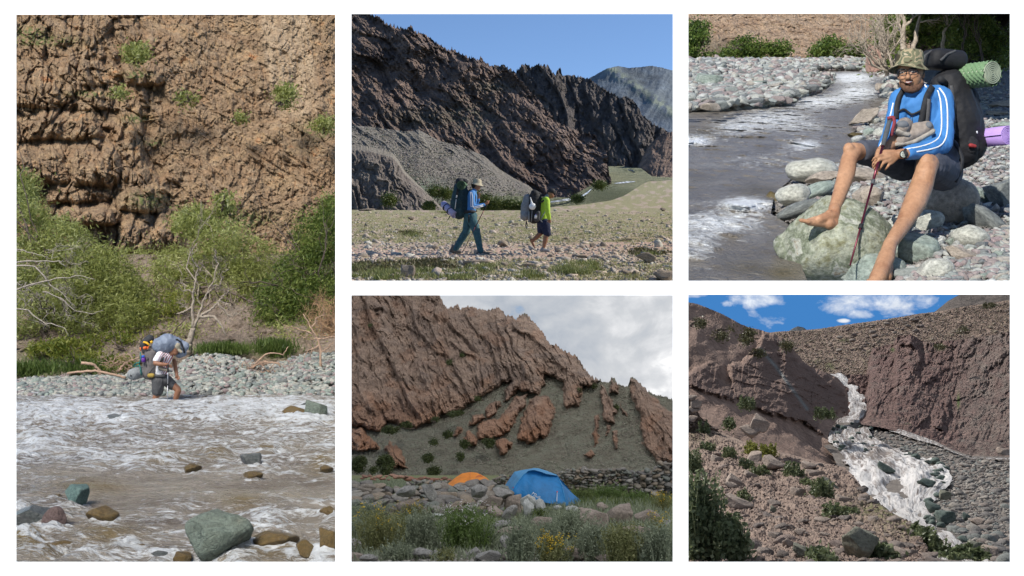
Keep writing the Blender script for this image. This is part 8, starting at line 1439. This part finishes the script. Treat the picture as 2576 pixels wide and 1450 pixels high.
for i, (x, y, w, h, n, lab, mt, d) in enumerate([(90, 1210, 230, 460, 55, 'tall dark nettle bush filling the lower left corner', NET, None), (230, 1320, 170, 230, 40, 'lower lobe of nettles right of the tall bush', NET, None), (40, 905, 100, 130, 16, 'nettle plant at the left edge above the tall bush', NET, None), (100, 735, 60, 110, 10, 'upright nettle on the left slope', NET, 21.), (235, 695, 56, 50, 8, 'small nettle beside the upper left rocks', NET, 21.5), (330, 585, 80, 66, 14, 'dark bush on the shaded hillside', NET, 26), (355, 830, 60, 70, 12, 'bright yellow green plant on the slope', NETY, None), (440, 845, 84, 76, 15, 'yellow green bushy plant right of the brightest one', NETY, None), (235, 850, 80, 60, 10, 'grey green plant left of the yellow ones', NET, None), (575, 945, 90, 80, 16, 'dark green plant in front of the grey boulder', NET, None), (400, 950, 90, 56, 10, 'low green plant under the slope rocks', NET, None), (330, 915, 90, 50, 10, 'small green plants below the wedge rock', NET, None), (730, 1045, 100, 100, 18, 'leafy plant near the edge of the cascade', NET, None), (315, 1080, 44, 66, 7, 'small upright nettle above the long boulder', NET, None), (790, 1165, 84, 66, 12, 'grey green plant on the mossy edge', NET, None), (650, 1015, 50, 34, 6, 'tiny plant above the reddish block', NET, None), (880, 1170, 50, 36, 7, 'small tuft beside the grey green plant', NET, None), (1040, 1375, 66, 76, 12, 'plant growing against the largest boulder', NET, None), (1300, 1330, 90, 130, 13, 'spiky nettles at the lower edge of the cascade', NET, 9.0), (1245, 1270, 36, 66, 6, 'single dark stalk left of the spiky nettles', NET, None), (1440, 1405, 110, 80, 14, 'nettles at the bottom beside the white water', NET, 8.3), (1540, 1400, 100, 84, 16, 'nettle clump at the bottom right of the cascade', NET, 8.2), (730, 1405, 80, 66, 12, 'nettles at the bottom edge in the middle', NET, None), (740, 640, 120, 56, 16, 'dark reeds at the foot of the hillside by the upper stream', NET, 30), (120, 820, 70, 50, 8, 'pale herb at the left below the upright nettle', NET, None), (1190, 720, 30, 36, 4, 'tiny plant at the foot of the purple crag', NET, 33)]):
    nettle(x, y, w, h, n * 2, 1500 + i, lab, mt, .030 if (d or 0) < 17 else .04, d)
SHM = leafmat('cushion_leaves', [(.06, .055, .03), (.11, .10, .05), (.16, .16, .08)], .2)
CUSH = ['dark cushion shrub highest and farthest left on the brown hillside', 'dark cushion shrub right of the highest one on the hillside', 'small dark cushion shrub below the skyline of the hillside', 'small cushion shrub lowest on the grey seam of the hillside', 'wide cushion shrub on the shoulder of the hillside skyline', 'small cushion shrub above the right hand one of the hillside pair', 'green cushion shrub on top of the purple crag', 'cushion shrub on the slope above the purple crag', 'cushion shrub on the skyline of the right slope under the far hill', 'tiny cushion shrub where the hillside meets the back slope']
for i, (x, y, w) in enumerate([(75, 165, 50), (190, 232, 44), (320, 252, 30), (390, 322, 26), (335, 215, 44), (230, 190, 26), (1355, 290, 34), (1480, 200, 40), (1620, 70, 40), (545, 285, 24)]):
    a, b = br_(x, y); d = 31. if x < 700 else 46.
    shrub('cushion_shrub', [blob(a, b, w * .22, w * .17, d, .5)], 500, SHM, 1700 + i, '' + CUSH[i], P(a, b + 3, d), 'shrub', L=.07, W=.045, nb=1, clump=.07, group='cushion shrubs on the upper slopes of the gully')
FR = stonemat('slope_stone', [(.20, .165, .145), (.27, .225, .19), (.15, .12, .11)], 4.)
r = np.random.RandomState(61)
for i in range(90):
    px = r.uniform(2100, 2550); tp = gpl([(500, 210), (720, 195), (1000, 155), (1340, 105), (1620, 60), (1800, 30)])(px); py = tp + 4 + r.uniform(0, 1) ** 1.3 * 90
    if gy(py) > np.interp(gx(px), [700, 900, 1110, 1300, 1800], [420, 330, 260, 262, 240]): continue
    d = 52 + 22 * min(1, max(0, (1020 - py) / 230.)) - .6; w = r.uniform(6, 17); rock('slope_stone', px, py, w, w * .6, d, FR, i, 'dark brown stone on the scree slope behind the waterfall', 'stone', 'stones on the scree slope behind the waterfall', sub=2)
r = np.random.RandomState(71)
for i in range(46):
    if i < 20: x, y = r.uniform(770, 1000), r.uniform(690, 840)
    else: y = r.uniform(850, 1330); x = np.interp(y, [850, 900, 1000, 1130, 1220, 1330], [1150, 1340, 1400, 1285, 1335, 1490]) + r.uniform(-60, 30)
    if i < 20 and x < np.interp(y, [640, 680, 770, 860], [880, 800, 755, 850]): continue
    a, b = br_(x, y); w = r.uniform(7, 16) if i < 20 else r.uniform(12, 28); rock('cascade_stone', a, b, w, w * r.uniform(.5, .8), float(bedd(a, b)) - .75, SQ['w'], i, 'dark wet stone poking out of the white water', 'stone', 'wet stones in and along the cascade', rot=(r.uniform(-.3, .3), r.uniform(-.4, .4), r.uniform(-1, 1)), sub=3)
